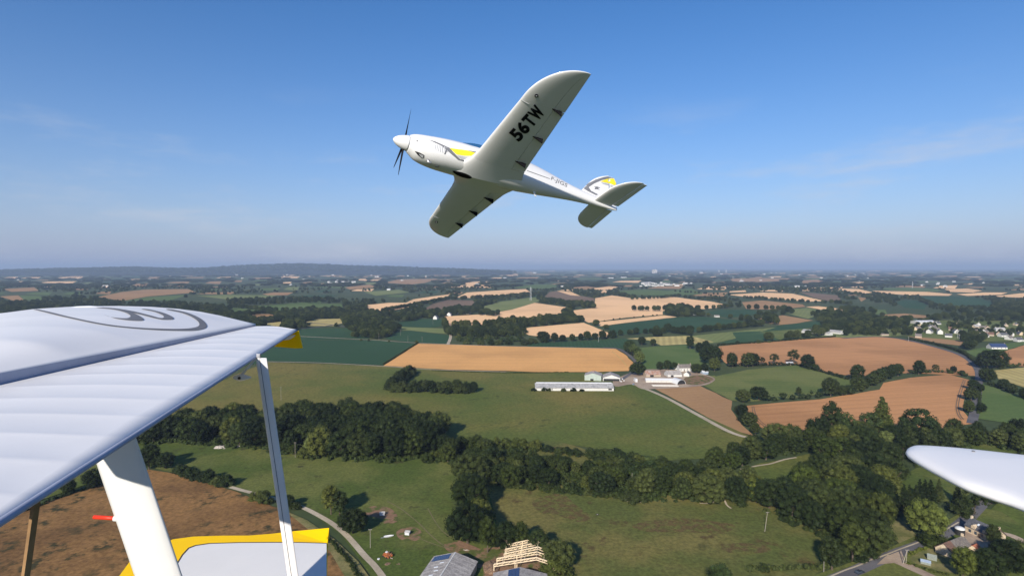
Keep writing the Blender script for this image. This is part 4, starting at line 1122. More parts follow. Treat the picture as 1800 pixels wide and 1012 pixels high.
block(1151, 480.5, 8.5, 6.5, 'broad white tower block on the right of the horizon')
block(1264, 478.5, 2.2, 3.5, 'left small white tower on the horizon')
block(1276.5, 478.5, 2.2, 4.5, 'right small white tower on the horizon')
for (u, v, wp, lab) in ((1421, 503.5, 9, 'long white hall in the far woods'), (1096, 488, 10, 'white sheds far beyond the town'), (1072, 489, 12, 'long white roofs left of the far town'), (684, 510, 6, 'white farm hall on the left plain'), (1360, 480, 12, 'bright white roofs near the horizon')):
    gable('warehouse', lab, 'hall', u, v, 0, wp * pxm(u, v), 30, 6, 3, 'b_white', 'b_plastic', parts=False)
# ------------------------------------------------------------------ decals laid on real surfaces
def surf(objs):
    """search tree over parts that share one frame (their thing's), vertices in that frame"""
    vs, fs = [], []
    for o in objs:
        n = len(vs)
        M = Matrix.Identity(4)
        p = o
        while p.parent is not None:
            M = p.matrix_basis @ M; p = p.parent
        vs += [M @ v.co for v in o.data.vertices]
        fs += [[n + i for i in f.vertices] for f in o.data.polygons]
    return BVHTree.FromPolygons(vs, fs)


def decal(name, tri_px, bvh, toloc, eye, m, parent, off=0.005, maxlen=None):
    """flat print: outline triangles given as photo positions, laid on the surface they fall on.
    toloc(u,v) -> (origin, direction) in the surface's frame"""
    bm = bmesh.new()
    cache = {}
    for t in tri_px:
        row = []
        for p in t:
            k = (round(p[0], 3), round(p[1], 3))
            if k not in cache: cache[k] = bm.verts.new((k[0], k[1], 0))
            row.append(cache[k])
        if len(set(row)) == 3:
            try: bm.faces.new(row)
            except ValueError: pass
    if maxlen:
        for _ in range(4):
            es = [e for e in bm.edges if e.calc_length() > maxlen]
            if not es: break
            bmesh.ops.subdivide_edges(bm, edges=es, cuts=1)
            bmesh.ops.triangulate(bm, faces=bm.faces)
    bad = []
    for v in bm.verts:
        o, d = toloc(v.co.x, v.co.y)
        hit, nrm, idx, dist = bvh.ray_cast(o, d)
        if hit is None: bad.append(v); continue
        if nrm.dot(d) > 0: nrm = -nrm
        v.co = hit + nrm * off
    if bad: bmesh.ops.delete(bm, geom=bad, context='VERTS')
    return bm_obj(name, bm, m, parent, normals=False)


def tri_poly(poly):
    return [[poly[i] for i in t] for t in tessellate_polygon([[Vector((x, y, 0)) for x, y in poly]])]


def text_tris(s, p0, pr, pu, bold=0.02, shear=0.0):
    """text triangles placed with its baseline start at p0, running along pr (whole length) with cap height vector pu"""
    cu = bpy.data.curves.new('letters', 'FONT')
    cu.body = s; cu.offset = bold; cu.resolution_u = 5; cu.shear = shear; cu.space_character = 1.05
    o = bpy.data.objects.new('letters', cu)
    C.objects.link(o)
    bpy.context.view_layer.update()
    me = o.to_mesh()
    xs = [v.co.x for v in me.vertices]; ys = [v.co.y for v in me.vertices]
    x0, x1, y0, y1 = min(xs), max(xs), min(ys), max(ys)
    me.calc_loop_triangles()
    out = []
    for t in me.loop_triangles:
        row = []
        for i in t.vertices:
            c = me.vertices[i].co
            a = (c.x - x0) / (x1 - x0); b = (c.y - y0) / (y1 - y0)
            row.append((p0[0] + pr[0] * a + pu[0] * b, p0[1] + pr[1] * a + pu[1] * b))
        out.append(row)
    o.to_mesh_clear()
    bpy.data.objects.remove(o); bpy.data.curves.remove(cu)
    return out


mat('p_white', (0.74, 0.735, 0.725), rough=0.22, amp=0.025, scale=1.2, spec=0.5, coat=0.5)
mat('p_fabric', (0.745, 0.73, 0.72), rough=0.4, amp=0.025, scale=2.0, spec=0.3, coat=0.15)
mat('p_cream', (0.66, 0.655, 0.635), rough=0.35, amp=0.03, scale=3.0, spec=0.4, coat=0.15)
mat('p_yellow', (0.95, 0.58, 0.002), rough=0.5, amp=0.03, spec=0.15)
mat('p_yellow2', (0.82, 0.68, 0.03), rough=0.25, amp=0.03, spec=0.5)
mat('p_grey', (0.16, 0.165, 0.18), rough=0.6, amp=0.06, spec=0.12)
mat('p_shade_grey', (0.30, 0.33, 0.42), rough=0.5, amp=0.10, scale=6, spec=0.3)  # blue grey that paints shade on the wing's rear step and trailing edge
mat('p_lightgrey', (0.42, 0.43, 0.45), rough=0.35, amp=0.04, spec=0.4)
mat('p_black', (0.010, 0.010, 0.012), rough=0.75, amp=0.1, spec=0.06)
mat('p_dark', (0.03, 0.03, 0.032), rough=0.55, amp=0.1)
mat('p_strut', (0.74, 0.71, 0.69), rough=0.4, amp=0.05, scale=4, spec=0.4)
mat('p_red', (0.62, 0.035, 0.015), rough=0.4, amp=0.05)
mat('p_wood', (0.27, 0.16, 0.075), rough=0.55, amp=0.25, scale=9, stretch=(1, 1))
mat('p_metal', (0.45, 0.45, 0.46), rough=0.35, amp=0.08, metal=0.7)
m, nt_, b_ = tree_of('p_glass')
b_.inputs['Base Color'].default_value = (0.03, 0.11, 0.24, 1)
b_.inputs['Roughness'].default_value = 0.04
b_.inputs['Specular IOR Level'].default_value = 0.8
b_.inputs['Coat Weight'].default_value = 1.0
MATS['p_glass'] = m

# ------------------------------------------------------------------ white low wing monoplane, flying to the left and banked
# body frame: x nose, y port, z up; RB rows are right / up / forward of the camera
RB = ((-0.8818, 0.4715, -0.0072), (0.1890, 0.3673, 0.9107), (-0.4321, -0.8017, 0.4130))
TB = (-1.157, 3.029, 14.666)


def cam2world(v):
    return RGT * v[0] + UPV * v[1] + FWD * v[2]


cols = [cam2world((RB[0][i], RB[1][i], RB[2][i])) for i in range(3)]
MB = Matrix(((cols[0].x, cols[1].x, cols[2].x, 0), (cols[0].y, cols[1].y, cols[2].y, 0), (cols[0].z, cols[1].z, cols[2].z, 0), (0, 0, 0, 1)))
MB = Matrix.Translation(EYE + cam2world(TB)) @ MB
mono = empty('monoplane')
mono.matrix_world = MB
tag(mono, 'white low wing monoplane banked in flight with black 56TW letters under its wing', 'aeroplane')
MBI = MB.inverted()


def mono_ray(u, v):
    o = MBI @ EYE
    d = (MBI.to_3x3() @ ray(u, v)).normalized()
    return o, d


# fuselage
FS = [(1.60, .265, .205, .205, .205), (1.52, .262, .25, .245, .26), (1.38, .255, .31, .275, .345), (1.15, .25, .355, .31, .395), (0.85, .25, .40, .345, .41), (0.5, .25, .425, .385, .40),
      (0.1, .25, .435, .41, .385), (-.35, .25, .43, .42, .37), (-.8, .25, .415, .46, .365), (-1.3, .25, .385, .53, .35), (-1.8, .255, .335, .54, .315), (-2.3, .26, .275, .46, .27),
      (-2.8, .265, .215, .35, .22), (-3.3, .268, .165, .245, .175), (-3.8, .265, .125, .19, .14), (-4.3, .255, .085, .14, .11), (-4.65, .245, .055, .105, .085), (-4.82, .24, .028, .07, .06)]


def ring(x, zc, wy, hu, hd, n=28, p=2.35):
    out = []
    for k in range(n):
        a = 2 * math.pi * k / n
        c, s_ = math.cos(a), math.sin(a)
        yy = math.copysign(abs(c) ** (2 / p), c) * wy
        zz = math.copysign(abs(s_) ** (2 / p), s_) * (hu if s_ > 0 else hd)
        out.append((x, yy, zc + zz))
    return out


def interp(tab, x):
    for a, b in zip(tab, tab[1:]):
        if a[0] >= x >= b[0]:
            t = (x - a[0]) / (b[0] - a[0])
            t2 = t
            return [x] + [a[i] + (b[i] - a[i]) * t2 for i in range(1, len(a))]
    return list(tab[-1])


bm = bmesh.new()
xs = smooth_line([(f[0], f[1], f[2], f[3], f[4]) for f in FS], 3)
loft(bm, [ring(*f) for f in xs])
fus = bm_obj('fuselage', bm, 'p_white', mono, smooth=True)
bm = bmesh.new()                                            # spinner
prof = [(1.985, .004), (1.975, .035), (1.94, .075), (1.88, .118), (1.80, .153), (1.72, .178), (1.64, .194), (1.615, .197)]
loft(bm, [[(x, math.cos(2 * math.pi * k / 24) * r, .262 + math.sin(2 * math.pi * k / 24) * r) for k in range(24)] for x, r in prof])
spin = bm_obj('spinner', bm, 'p_white', mono, smooth=True)


def blade_mesh():
    bm = bmesh.new()
    st = [(.10, .04, .028, 60), (.20, .06, .022, 48), (.34, .062, .014, 36), (.50, .060, .011, 27), (.64, .050, .008, 21), (.76, .036, .006, 18), (.84, .02, .004, 16)]
    rs = []
    for r, c, t, a in st:
        a = R(a)
        row = []
        for k in range(10):
            q = 2 * math.pi * k / 10
            e, f = math.cos(q) * c / 2, math.sin(q) * t / 2
            row.append((e * math.sin(a) + f * math.cos(a), e * math.cos(a) - f * math.sin(a), r))
        rs.append(row)
    loft(bm, rs)
    bmesh.ops.recalc_face_normals(bm, faces=bm.faces)
    me = bpy.data.meshes.new('blade'); bm.to_mesh(me); bm.free()
    me.materials.append(MATS['p_black'])
    me.polygons.foreach_set('use_smooth', [True] * len(me.polygons))
    return me


bmesh_ = blade_mesh()
prop = empty('propeller', (1.70, 0, .262)); prop.parent = mono
for a in (25, 200, 254):
    o = bpy.data.objects.new('blade', bmesh_); C.objects.link(o); o.parent = prop
    o.rotation_euler = (-R(a), 0, 0)

# canopy, a blue tinted bubble in two panes on a frame
bm = bmesh.new()
cz = [(0.30, .31, .0), (0.15, .335, .04), (0.0, .355, .09), (-.3, .36, .14), (-.6, .35, .16), (-.9, .33, .15), (-1.15, .30, .13), (-1.3, .27, .05)]
rs = []
for x, wy, h in smooth_line(cz, 3):
    zb = .25 + interp(FS, x)[3] * .62
    top = .25 + interp(FS, x)[3] + h
    rs.append([(x, math.cos(math.pi * k / 12) * wy, zb + (top - zb) * math.sin(math.pi * k / 12) ** .8) for k in range(13)])
loft(bm, rs, caps=False, closed=False)
can = bm_obj('canopy', bm, 'p_glass', mono, smooth=True)
bm = bmesh.new()
tube(bm, [Vector(r[0]) for r in rs], .012, 6); tube(bm, [Vector(r[-1]) for r in rs], .012, 6)
bm_obj('canopy_frame', bm, 'p_white', mono, smooth=True)


# wing: sections along the span
def naca(t, x):
    return 5 * t * (.2969 * math.sqrt(max(x, 0)) - .126 * x - .3516 * x * x + .2843 * x ** 3 - .1036 * x ** 4)


def wing_le(y):
    if y <= 2.78:
        f = .13 - .075 * y
        return f + .20 * max(0, 1 - (y - .25) / .55) ** 2
    q = min(1, (y - 2.78) / 1.19)
    return -.078 - 1.02 * (1 - math.sqrt(max(0, 1 - q * q)))


def wing_te(y):
    return -1.40 + .075 * y - .10 * max(0, 1 - (y - .25) / .5) ** 2


def wing_z(y):
    return -.030 + .078 * y


def section(y, s, a, b, n=14):
    le, te = wing_le(y), wing_te(y)
    c = max(.02, le - te)
    th = .145 - .012 * y
    z0 = wing_z(y)
    up, lo = [], []
    for i in range(n + 1):
        t = a + (b - a) * (0.5 - 0.5 * math.cos(math.pi * i / n) if a == 0 else i / n)
        yt = naca(th, t) * c
        cam_ = .02 * c * math.sin(math.pi * t)
        up.append((le - t * c, s * y, z0 + yt * 1.15 + cam_))
        lo.append((le - t * c, s * y, z0 - yt * 1.0 + cam_ * .35))
    return up + lo[::-1] if a > 0 else up + lo[::-1][:-1]


def wing_part(bm, s, y0, y1, a, b, ny):
    rs = []
    for i in range(ny + 1):
        y = y0 + (y1 - y0) * i / ny
        rs.append(section(y, s, a, b))
    loft(bm, rs)


def crisp_ends(o, flat):
    """flat end faces with sharp edges round them"""
    me = o.data
    ek = {e.key: e for e in me.edges}
    for p in me.polygons:
        f = flat(p.normal)
        p.use_smooth = not f
        if f:
            for k in p.edge_keys: ek[k].use_edge_sharp = True


wings = []
for s in (1, -1):
    bm = bmesh.new()
    wing_part(bm, s, .0, .60, 0, 1, 6)
    wing_part(bm, s, .603, 2.785, 0, .735, 8)
    loft(bm, [section(2.788 + (3.945 - 2.788) * math.sin(math.pi / 2 * i / 22), s, 0, .735) for i in range(23)])
    loft(bm, [section(3.948 + .018 * math.sin(math.pi / 2 * i / 4), s, 0, 1) for i in range(5)])
    wg = bm_obj('wing', bm, 'p_white', mono, smooth=True)
    crisp_ends(wg, lambda n: abs(n.y) > .93)
    bm = bmesh.new(); wing_part(bm, s, .61, 2.78, .742, 1, 6)
    fl = bm_obj('flap', bm, 'p_white', wg)
    bm = bmesh.new(); loft(bm, [section(2.795 + (3.94 - 2.795) * math.sin(math.pi / 2 * i / 14), s, .742, 1) for i in range(15)])
    al = bm_obj('aileron', bm, 'p_white', wg)
    for o in (fl, al):
        crisp_ends(o, lambda n: abs(n.z) < .6)
    wings.append(wg)
    for y in (.92, 1.86, 2.80):                                 # dark hinge fairings under the trailing edge
        le, te = wing_le(y), wing_te(y); c = le - te
        zl = wing_z(y) - naca(.145 - .012 * y, .78) * c + .002
        bm = bmesh.new()
        prism(bm, [(le - .66 * c, zl + .012), (le - .92 * c, zl + .012), (le - .905 * c, zl - .125)], s * y - .011, s * y + .011, 'y')
        bm_obj('hinge_bracket', bm, 'p_black', wg)
    y = 3.0
    bm = bmesh.new()
    xz = (wing_le(y) - .22, wing_z(y) - .062)
    tube(bm, [(xz[0], s * y, xz[1] - .012), (xz[0], s * y, xz[1] + .03)], .042, 14)
    lt = bm_obj('tie_down', bm, 'p_black', wg)
    bm = bmesh.new(); tube(bm, [(xz[0], s * y, xz[1] - .02), (xz[0], s * y, xz[1] - .01)], .02, 10)
    bm_obj('ring', bm, 'p_lightgrey', wg)
    bm = bmesh.new()                                            # seam where the rounded tip joins
    y = 2.72
    pts = []
    for t in (.005, .02, .05, .09, .14, .19):
        le, te = wing_le(y), wing_te(y); c = le - te; th = .145 - .012 * y
        pts.append((le - t * c, s * y, wing_z(y) - naca(th, t) * c + .02 * c * math.sin(math.pi * t) * .35 - .002))
    tube(bm, pts, .006, 5)
    bm_obj('seam', bm, 'p_lightgrey', wg)


# tail
def foil_surface(bm, stations, axis):
    """stations: (span position, le x, te x, thickness, offset) -> lofted slab with rounded nose"""
    rs = []
    for sp, le, te, th, off in stations:
        c = max(.01, le - te)
        up, lo = [], []
        for i in range(9):
            t = .5 - .5 * math.cos(math.pi * i / 8)
            yt = naca(th, t) * c
            up.append((le - t * c, yt)); lo.append((le - t * c, -yt))
        row = up + lo[::-1][1:-1]
        rs.append([(x, q + off, sp) if axis == 'z' else (x, sp, q + off) for x, q in row])
    loft(bm, rs)


def ell(q): return math.sqrt(max(0, 1 - q * q))


bm = bmesh.new()
st = []
for i in range(13):
    q = i / 12
    z = .33 + 1.03 * (math.sin(q * math.pi / 2) if q > .6 else q * .985 / .6 * .823)
    z = .33 + 1.03 * q
    le = -3.25 - .42 * q ** .9 - (0.78 * (1 - ell(max(0, (q - .25) / .75)) ** 1.0) if q > .25 else 0) - .35 * (1 - math.exp(-q * 6)) 
    te = -4.60 - .05 * q
    if q > .9: te = -4.645 - .05 * 0
    st.append((z, max(le, te + .02), te, .10, 0))
foil_surface(bm, st, 'z')
fin = bm_obj('fin', bm, 'p_white', mono, smooth=True)
bm = bmesh.new()
st2 = []
for i in range(9):
    q = i / 8
    z = .34 + 1.0 * q
    te = -4.84 - .10 * q if q < .85 else -4.925 + (q - .85) * .5
    st2.append((z, -4.612 - .05 * q, te, .06, 0))
foil_surface(bm, st2, 'z')
rud = bm_obj('rudder', bm, 'p_white', mono, smooth=True)
for o in (fin, rud): crisp_ends(o, lambda n: abs(n.z) > .93)
for s in (1, -1):
    bm = bmesh.new()
    st = []
    for i in range(13):
        q = math.sin(i / 12 * math.pi / 2)
        y = .07 + 1.28 * q
        le = -3.93 - .16 * q - .62 * (1 - ell(max(0, (q - .45) / .55)))
        te = -4.58 - .16 * q
        st.append((s * y, max(le, te + .03), te, .085, .235 + .05 * q))
    foil_surface(bm, st, 'y')
    sb = bm_obj('tailplane', bm, 'p_white', mono, smooth=True)
    bm = bmesh.new()
    st = []
    for i in range(9):
        q = i / 8
        y = .14 + 1.18 * q
        st.append((s * y, -4.585 - .155 * q, -4.78 - .10 * q, .07, .235 + .05 * q))
    foil_surface(bm, st, 'y')
    ev = bm_obj('elevator', bm, 'p_white', sb, smooth=True)
    for o in (sb, ev): crisp_ends(o, lambda n: abs(n.y) > .93)

# small fittings
bm = bmesh.new(); prism(bm, [(-1.95, -.03), (-2.02, -.03), (-2.06, -.17), (-2.02, -.17)], -.008, .008, 'y'); bm_obj('antenna', bm, 'p_cream', mono)
bm = bmesh.new(); tube(bm, [(1.12, .12, -.10), (1.10, .13, -.20), (1.02, .14, -.235)], .035, 10); bm_obj('exhaust_pipe', bm, 'p_metal', mono, smooth=True)
bm = bmesh.new(); tube(bm, [(.90, .05, -.14), (.88, .05, -.21), (.80, .05, -.21), (.78, .05, -.14)], .012, 6); bm_obj('tow_hook', bm, 'p_dark', mono)

bv_f = surf([fus]); bv_w = surf([wings[0]] + [o for o in bpy.data.objects if o.parent == wings[0]])
Z = lambda x, y: (680 + x * 480 / 1472.0, 100 + y * 480 / 1472.0)        # close-up position -> photo position
ZP = lambda pts: [Z(*p) for p in pts]


def dec(name, pts, bv, m, parent, off=.004, smooth=False, ml=3.0):
    pts = ZP(pts)
    if smooth: pts = smooth_line(pts, 4, True)
    return decal(name, tri_poly(pts), bv, mono_ray, None, m, parent, off, ml)


# registration under the port wing
p0 = Z(714, 460); pe = Z(858, 301); pt = Z(654, 413)
for ch, a_, b_ in (('5', 0, .215), ('6', .235, .455), ('T', .475, .69), ('W', .70, 1.0)):
    q0 = (p0[0] + (pe[0] - p0[0]) * a_, p0[1] + (pe[1] - p0[1]) * a_)
    decal('lettering', text_tris(ch, q0, ((pe[0] - p0[0]) * (b_ - a_), (pe[1] - p0[1]) * (b_ - a_)), (pt[0] - p0[0], pt[1] - p0[1]), 0.045 if ch != 'W' else .06), bv_w, mono_ray, None, 'p_black', wings[0], .008, 2.5)
p0 = Z(882, 667); pe = Z(968, 708); pt = Z(889, 645)
decal('lettering', text_tris('F-JIGS', p0, (pe[0] - p0[0], pe[1] - p0[1]), (pt[0] - p0[0], pt[1] - p0[1]), 0.012), bv_f, mono_ray, None, 'p_grey', fus, .004, 3)
dec('black_opening', [(354, 615), (380, 616), (415, 625), (445, 638), (459, 651), (440, 656), (405, 648), (370, 632)], surf([fus] + wings), 'p_black', fus, .006, True)
# nose and side trim
dec('grey_stripe', [(222, 446), (262, 457), (330, 487), (345, 495), (400, 500), (470, 510), (500, 515), (500, 524), (460, 514), (360, 500), (350, 505), (395, 552), (420, 558), (445, 560), (420, 566), (385, 556), (330, 510), (290, 478)], bv_f, 'p_grey', fus)
dec('yellow_stripe', [(338, 492), (380, 498), (430, 505), (475, 518), (455, 534), (420, 534), (375, 527)], bv_f, 'p_yellow2', fus, .006)
dec('silver_stripe', [(378, 531), (420, 538), (455, 538), (440, 548), (405, 553), (395, 548)], bv_f, 'p_lightgrey', fus, .006)
dec('air_intake', [(150, 507), (175, 515), (203, 530), (200, 545), (188, 546), (168, 530)], bv_f, 'p_dark', fus, .006)
dec('intake_lip', [(172, 522), (197, 531), (196, 545), (186, 541)], bv_f, 'p_lightgrey', fus, .009)
for k in range(6):
    dec('gill_slot', [(256 + k * 13, 474 + k * 2.2), (262 + k * 13, 476 + k * 2.2), (268 + k * 12, 515 + k * 1.2 - abs(k - 3) * 3), (263 + k * 12, 513 + k * 1.2 - abs(k - 3) * 3)], bv_f, 'p_lightgrey', fus, .005)
dec('gill_slot', [(324, 488), (332, 491), (315, 526), (308, 524)], bv_f, 'p_grey', fus, .006)
dec('door_line', [(755, 612), (800, 628), (878, 656), (878, 659), (798, 631), (754, 615)], bv_f, 'p_grey', fus, .004)
dec('drain', [(160, 449), (167, 448), (165, 459), (160, 458)], bv_f, 'p_dark', fus, .005)
bv_t = surf([fin, rud])
dec('grey_stripe', [(1056, 708), (1085, 683), (1125, 662), (1170, 648), (1215, 642), (1250, 646), (1247, 656), (1205, 655), (1160, 664), (1115, 684), (1088, 703), (1100, 722), (1138, 742), (1128, 746), (1085, 725)], bv_t, 'p_grey', fin, .006)
dec('yellow_stripe', [(1150, 672), (1185, 659), (1220, 657), (1246, 664), (1240, 680), (1228, 694), (1205, 684), (1178, 678)], bv_t, 'p_yellow2', fin, .008)
dec('silver_stripe', [(1152, 678), (1182, 682), (1208, 690), (1225, 698), (1215, 708), (1190, 692), (1165, 685)], bv_t, 'p_lightgrey', fin, .008)
dec('winged_emblem', [(1114, 696), (1122, 701), (1132, 699), (1150, 706), (1134, 708), (1148, 717), (1130, 713), (1118, 714), (1123, 706)], bv_t, 'p_grey', fin, .008)

# ------------------------------------------------------------------ white biplane that carries the camera
bip = empty('biplane', EYE)
tag(bip, 'white fabric winged biplane with yellow wing tips filling the lower left', 'aeroplane')


def bip_ray(u, v):
    return Vector((0, 0, 0)), ray(u, v)


def lerp(a, b, t): return a + (b - a) * t


# upper wing: trailing edge and aileron gap traced, the leading edge sweeping forward to the tip
TE0, TE1 = atz(-170, 1019, -.475), atz(521, 579, -.400)
GA, GU1 = atz(0, 655, -.400), atz(448, 570, -.385)           # rear edge of the fixed wing
STEP0, STEP1 = .050, .010                                   # the fixed wing stands above the aileron
GY0 = 1.78
GU0 = GU1 + (GA - GU1) * ((GU1.y - GY0) / (GU1.y - GA.y))
LEP = [(.3, -.88), (1.0, -1.22), (1.3, -1.56), (1.67, -1.99), (1.93, -2.20), (2.5, -2.60), (3.2, -3.20), (4.2, -3.95)]  # unseen front edge, shaped so sun reaches the strut and lower wing


def lead(y):
    for (y0, x0), (y1, x1) in zip(LEP, LEP[1:]):
        if y <= y1: return x0 + (x1 - x0) * (y - y0) / (y1 - y0)
    return LEP[-1][1]


def gap_pt(s): return GU0.lerp(GU1, s)


def gap_at(y):
    """front edge of the aileron at span y"""
    if y >= GY0:
        s = (y - GU0.y) / (GU1.y - GU0.y)
        return gap_pt(s) + Vector((.014, 0, -lerp(STEP0, STEP1, s)))
    return Vector((max(lead(y), GU0.x + .014), y, GU0.z - STEP0))


def te_at(y):
    return TE0 + (TE1 - TE0) * min(1, (y - TE0.y) / (TE1.y - TE0.y))


def te_pt(s): return TE0.lerp(TE1, s)


bm = bmesh.new()
secs = []
nch = 12
NSP = 260
ya, yb = TE0.y + .02, GU1.y - .012
for i in range(NSP + 1):
    y = ya + (yb - ya) * i / NSP
    a, b = gap_at(y), te_at(y)
    rib = abs(math.sin(math.pi * y / .19)) ** .6
    ru, rl = [], []
    for k in range(nch + 1):
        t = k / nch
        p = a.lerp(b, t)
        e = min(1, t * 5) * min(1, (1 - t) * 6)
        ru.append(p + Vector((0, 0, .012 * math.sin(math.pi * t) - .0034 * e * rib)))
        rl.append(p + Vector((0, 0, -.008 - .028 * (1 - t) ** .8)))
    secs.append(ru + rl[::-1] + [a + Vector((-.012, 0, -.022)), a + Vector((-.010, 0, -.008))])
loft(bm, secs)
ail = bm_obj('aileron', bm, 'p_fabric', bip, smooth=True)
crisp_ends(ail, lambda n: abs(n.y) > .97)
bm = bmesh.new()
tube(bm, [te_pt(i / 30) + Vector((.002, 0, -.006)) for i in range(31)], [lerp(.0085, .005, i / 30) for i in range(31)], 10)
bm_obj('trailing_edge', bm, 'p_shade_grey', ail, smooth=True)  # underside shading of the edge put into its blue grey colour

# fixed wing: chordwise profile in front of the gap, rounded tip
CH = [(0, 0), (.05, .012), (.12, .031), (.22, .058), (.34, .084), (.48, .104), (.65, .118), (.85, .124), (1.1, .121), (1.35, .104), (1.55, .075), (1.68, .042), (1.74, 0.0), (1.72, -.03)]
CHL = [(1.66, -.05), (1.3, -.062), (.8, -.060), (.35, -.055), (.0, -.048)]
bm = bmesh.new()
rs = []
tipN = 18
stn = [i / 60 for i in range(61)]


def wing_row(s, k=1.0, dy=0.0, x0=0.0, x1=1.74):
    g = gap_pt(s)
    sag = .0035 * abs(math.sin(math.pi * g.y / .41)) ** .7 if k == 1 else 0
    row = []
    ch = max(.07, g.x - lead(g.y))
    x1 = x1 * ch / 1.74; x0 = x0 * ch / 1.74
    k = k * min(1, ch / .7) * lerp(.42, 1, min(1, max(0, (g.y - 1.8) / 1.7)))
    for x, z in CH:
        xx = x0 + (x1 - x0) * x / 1.74
        row.append(g + Vector((-xx, dy, z * k - sag * min(1, x * 4) * (1 if x < 1.5 else 0))))
    for x, z in CHL:
        xx = x0 + (x1 - x0) * x / 1.74
        row.append(g + Vector((-xx, dy, z * k)))
    return row


for s in stn: rs.append(wing_row(s))
for i in range(1, tipN + 1):                                 # tip: the chord shrinks forward in a quarter curve
    q = i / tipN
    dy = .17 * math.sin(q * math.pi / 2)
    c = math.cos(q * math.pi / 2)
    rs.append(wing_row(1.0, .62 + .38 * c if i < tipN else .60, dy, .62 * (1 - c ** .8), 1.74 - .45 * (1 - c)))
loft(bm, rs)
uw = bm_obj('upper_wing', bm, 'p_fabric', bip, smooth=True)
bm = bmesh.new()                                             # shade on the fixed wing's rear step, painted as a blue grey strip
fv = []
for i in range(41):
    s = i / 40
    g = gap_pt(s); h = lerp(STEP0, STEP1, s)
    fv.append((g + Vector((.0025, 0, -.001)), g + Vector((.0025, 0, -h - .02))))
for (a, b), (c, d) in zip(fv, fv[1:]):
    bm.faces.new([bm.verts.new(p) for p in (a, c, d, b)])
bm_obj('gap_shade', bm, 'p_shade_grey', uw)
bm = bmesh.new()                                             # blister on the far tip
bc = aty(152, 541, 3.83)
loft(bm, [[(bc.x + x, bc.y + math.cos(2 * math.pi * k / 14) * r * .6, bc.z - .01 + max(-.03, math.sin(2 * math.pi * k / 14) * r * .45)) for k in range(14)] for x, r in [(-.17, .006), (-.13, .03), (-.06, .05), (.02, .056), (.1, .045), (.16, .028), (.21, .006)]])
bm_obj('tip_fairing', bm, 'p_white', uw, smooth=True)
bvu = surf([uw])
ZQ = lambda x, y: (x * 600 / 1786.0, 440 + y * 340 / 1012.0)


def swoosh(name, top, m='p_grey'):
    pts = smooth_line([ZQ(*p) for p in top], 5, True)
    return decal(name, tri_poly(pts), bvu, bip_ray, None, m, uw, .0025, 6)


swoosh('grey_swirl', [(110, 293), (240, 318), (380, 352), (560, 388), (720, 405), (860, 411), (960, 411), (1020, 404), (1042, 392), (1035, 372), (1000, 348), (945, 326), (870, 310), (900, 310), (980, 327), (1045, 355), (1078, 385), (1078, 405), (1040, 417), (980, 421), (860, 419), (700, 409), (540, 391), (360, 355), (220, 321)])
swoosh('grey_swirl', [(545, 338), (580, 350), (640, 356), (672, 354), (682, 342), (650, 324), (590, 309), (500, 300), (600, 304), (680, 322), (735, 347), (752, 364), (730, 369), (670, 366), (600, 356)])
swoosh('grey_swirl', [(610, 306), (700, 320), (790, 342), (835, 354), (856, 352), (850, 340), (800, 320), (740, 308), (780, 310), (850, 326), (898, 346), (908, 360), (880, 363), (830, 360), (740, 338)])

# yellow tip plate hanging behind the aileron
bm = bmesh.new()
pl = [aty(u, v, 3.66) for u, v in ((462, 588), (525, 581), (527, 590), (532, 611.5), (520, 612), (479, 608.5))]
prism(bm, [(p.x, p.z) for p in pl], 3.655, 3.667, 'y')
tp = bm_obj('tip_plate', bm, 'p_yellow', bip)
bm = bmesh.new()
pl = smooth_line([tuple(aty(u, v, 3.65)) for u, v in ((499, 597), (507, 590), (519, 588.5), (515, 593), (508, 596.5))], 4, True)
prism(bm, [(p[0], p[2]) for p in pl], 3.647, 3.6535, 'y')
bm_obj('white_flash', bm, 'p_white', tp)

# lower wing with yellow border
LZ = -1.9
lw_out = [(209, 1012), (231, 982), (268, 962), (304, 947), (340, 942.2), (390, 940.6), (438, 940.4), (480, 937), (515, 933), (548, 930), (578.5, 927), (575.5, 954), (575, 985), (575, 1012)]
def zraise(u, v): return LZ + (.035 * max(0, (u - 500) / 78) * max(0, (954 - v) / 27))
outl = [atz(u, v, zraise(u, v)) for u, v in lw_out]
inner_te = Vector((outl[-1].x + .0, .15, LZ)); inner_le = Vector((outl[0].x - .03, .15, LZ))
outl = outl + [inner_te, inner_le]
bm = bmesh.new()
top = [bm.verts.new(p) for p in outl]
bot = [bm.verts.new(p + Vector((0, 0, -.05))) for p in outl]
bm.faces.new(top); bm.faces.new(bot[::-1])
for i in range(len(outl)):
    j = (i + 1) % len(outl)
    bm.faces.new((top[i], bot[i], bot[j], top[j]))
bmesh.ops.triangulate(bm, faces=[f for f in bm.faces if len(f.verts) > 4])
lw = bm_obj('lower_wing', bm, 'p_yellow', bip)
pan = [(250, 1100), (288, 1030), (314, 988), (322, 975), (333, 963), (345, 958.5), (369, 955), (420, 953.4), (480, 953), (530, 953.2), (574, 954.5), (574, 985), (574, 1012)]


def slab(name, pts, z, th, m, parent, tail=None):
    ps = [atz(u, v, z) for u, v in pts] + (tail or [])
    bm = bmesh.new()
    prism(bm, [(p.x, p.y) for p in ps], z - th, z, 'z')
    return bm_obj(name, bm, m, parent)


ti = [Vector((outl[-3].x - .003, .2, 0)), Vector((atz(250, 1100, LZ).x, .2, 0))]
slab('seam', [(u - (2.2 if u < 570 else 0), v - 1.3) for u, v in pan], LZ + .002, .004, 'p_dark', lw, [Vector((p.x, p.y, 0)) for p in ti])
slab('fabric_panel', pan, LZ + .009, .012, 'p_fabric', lw, ti)


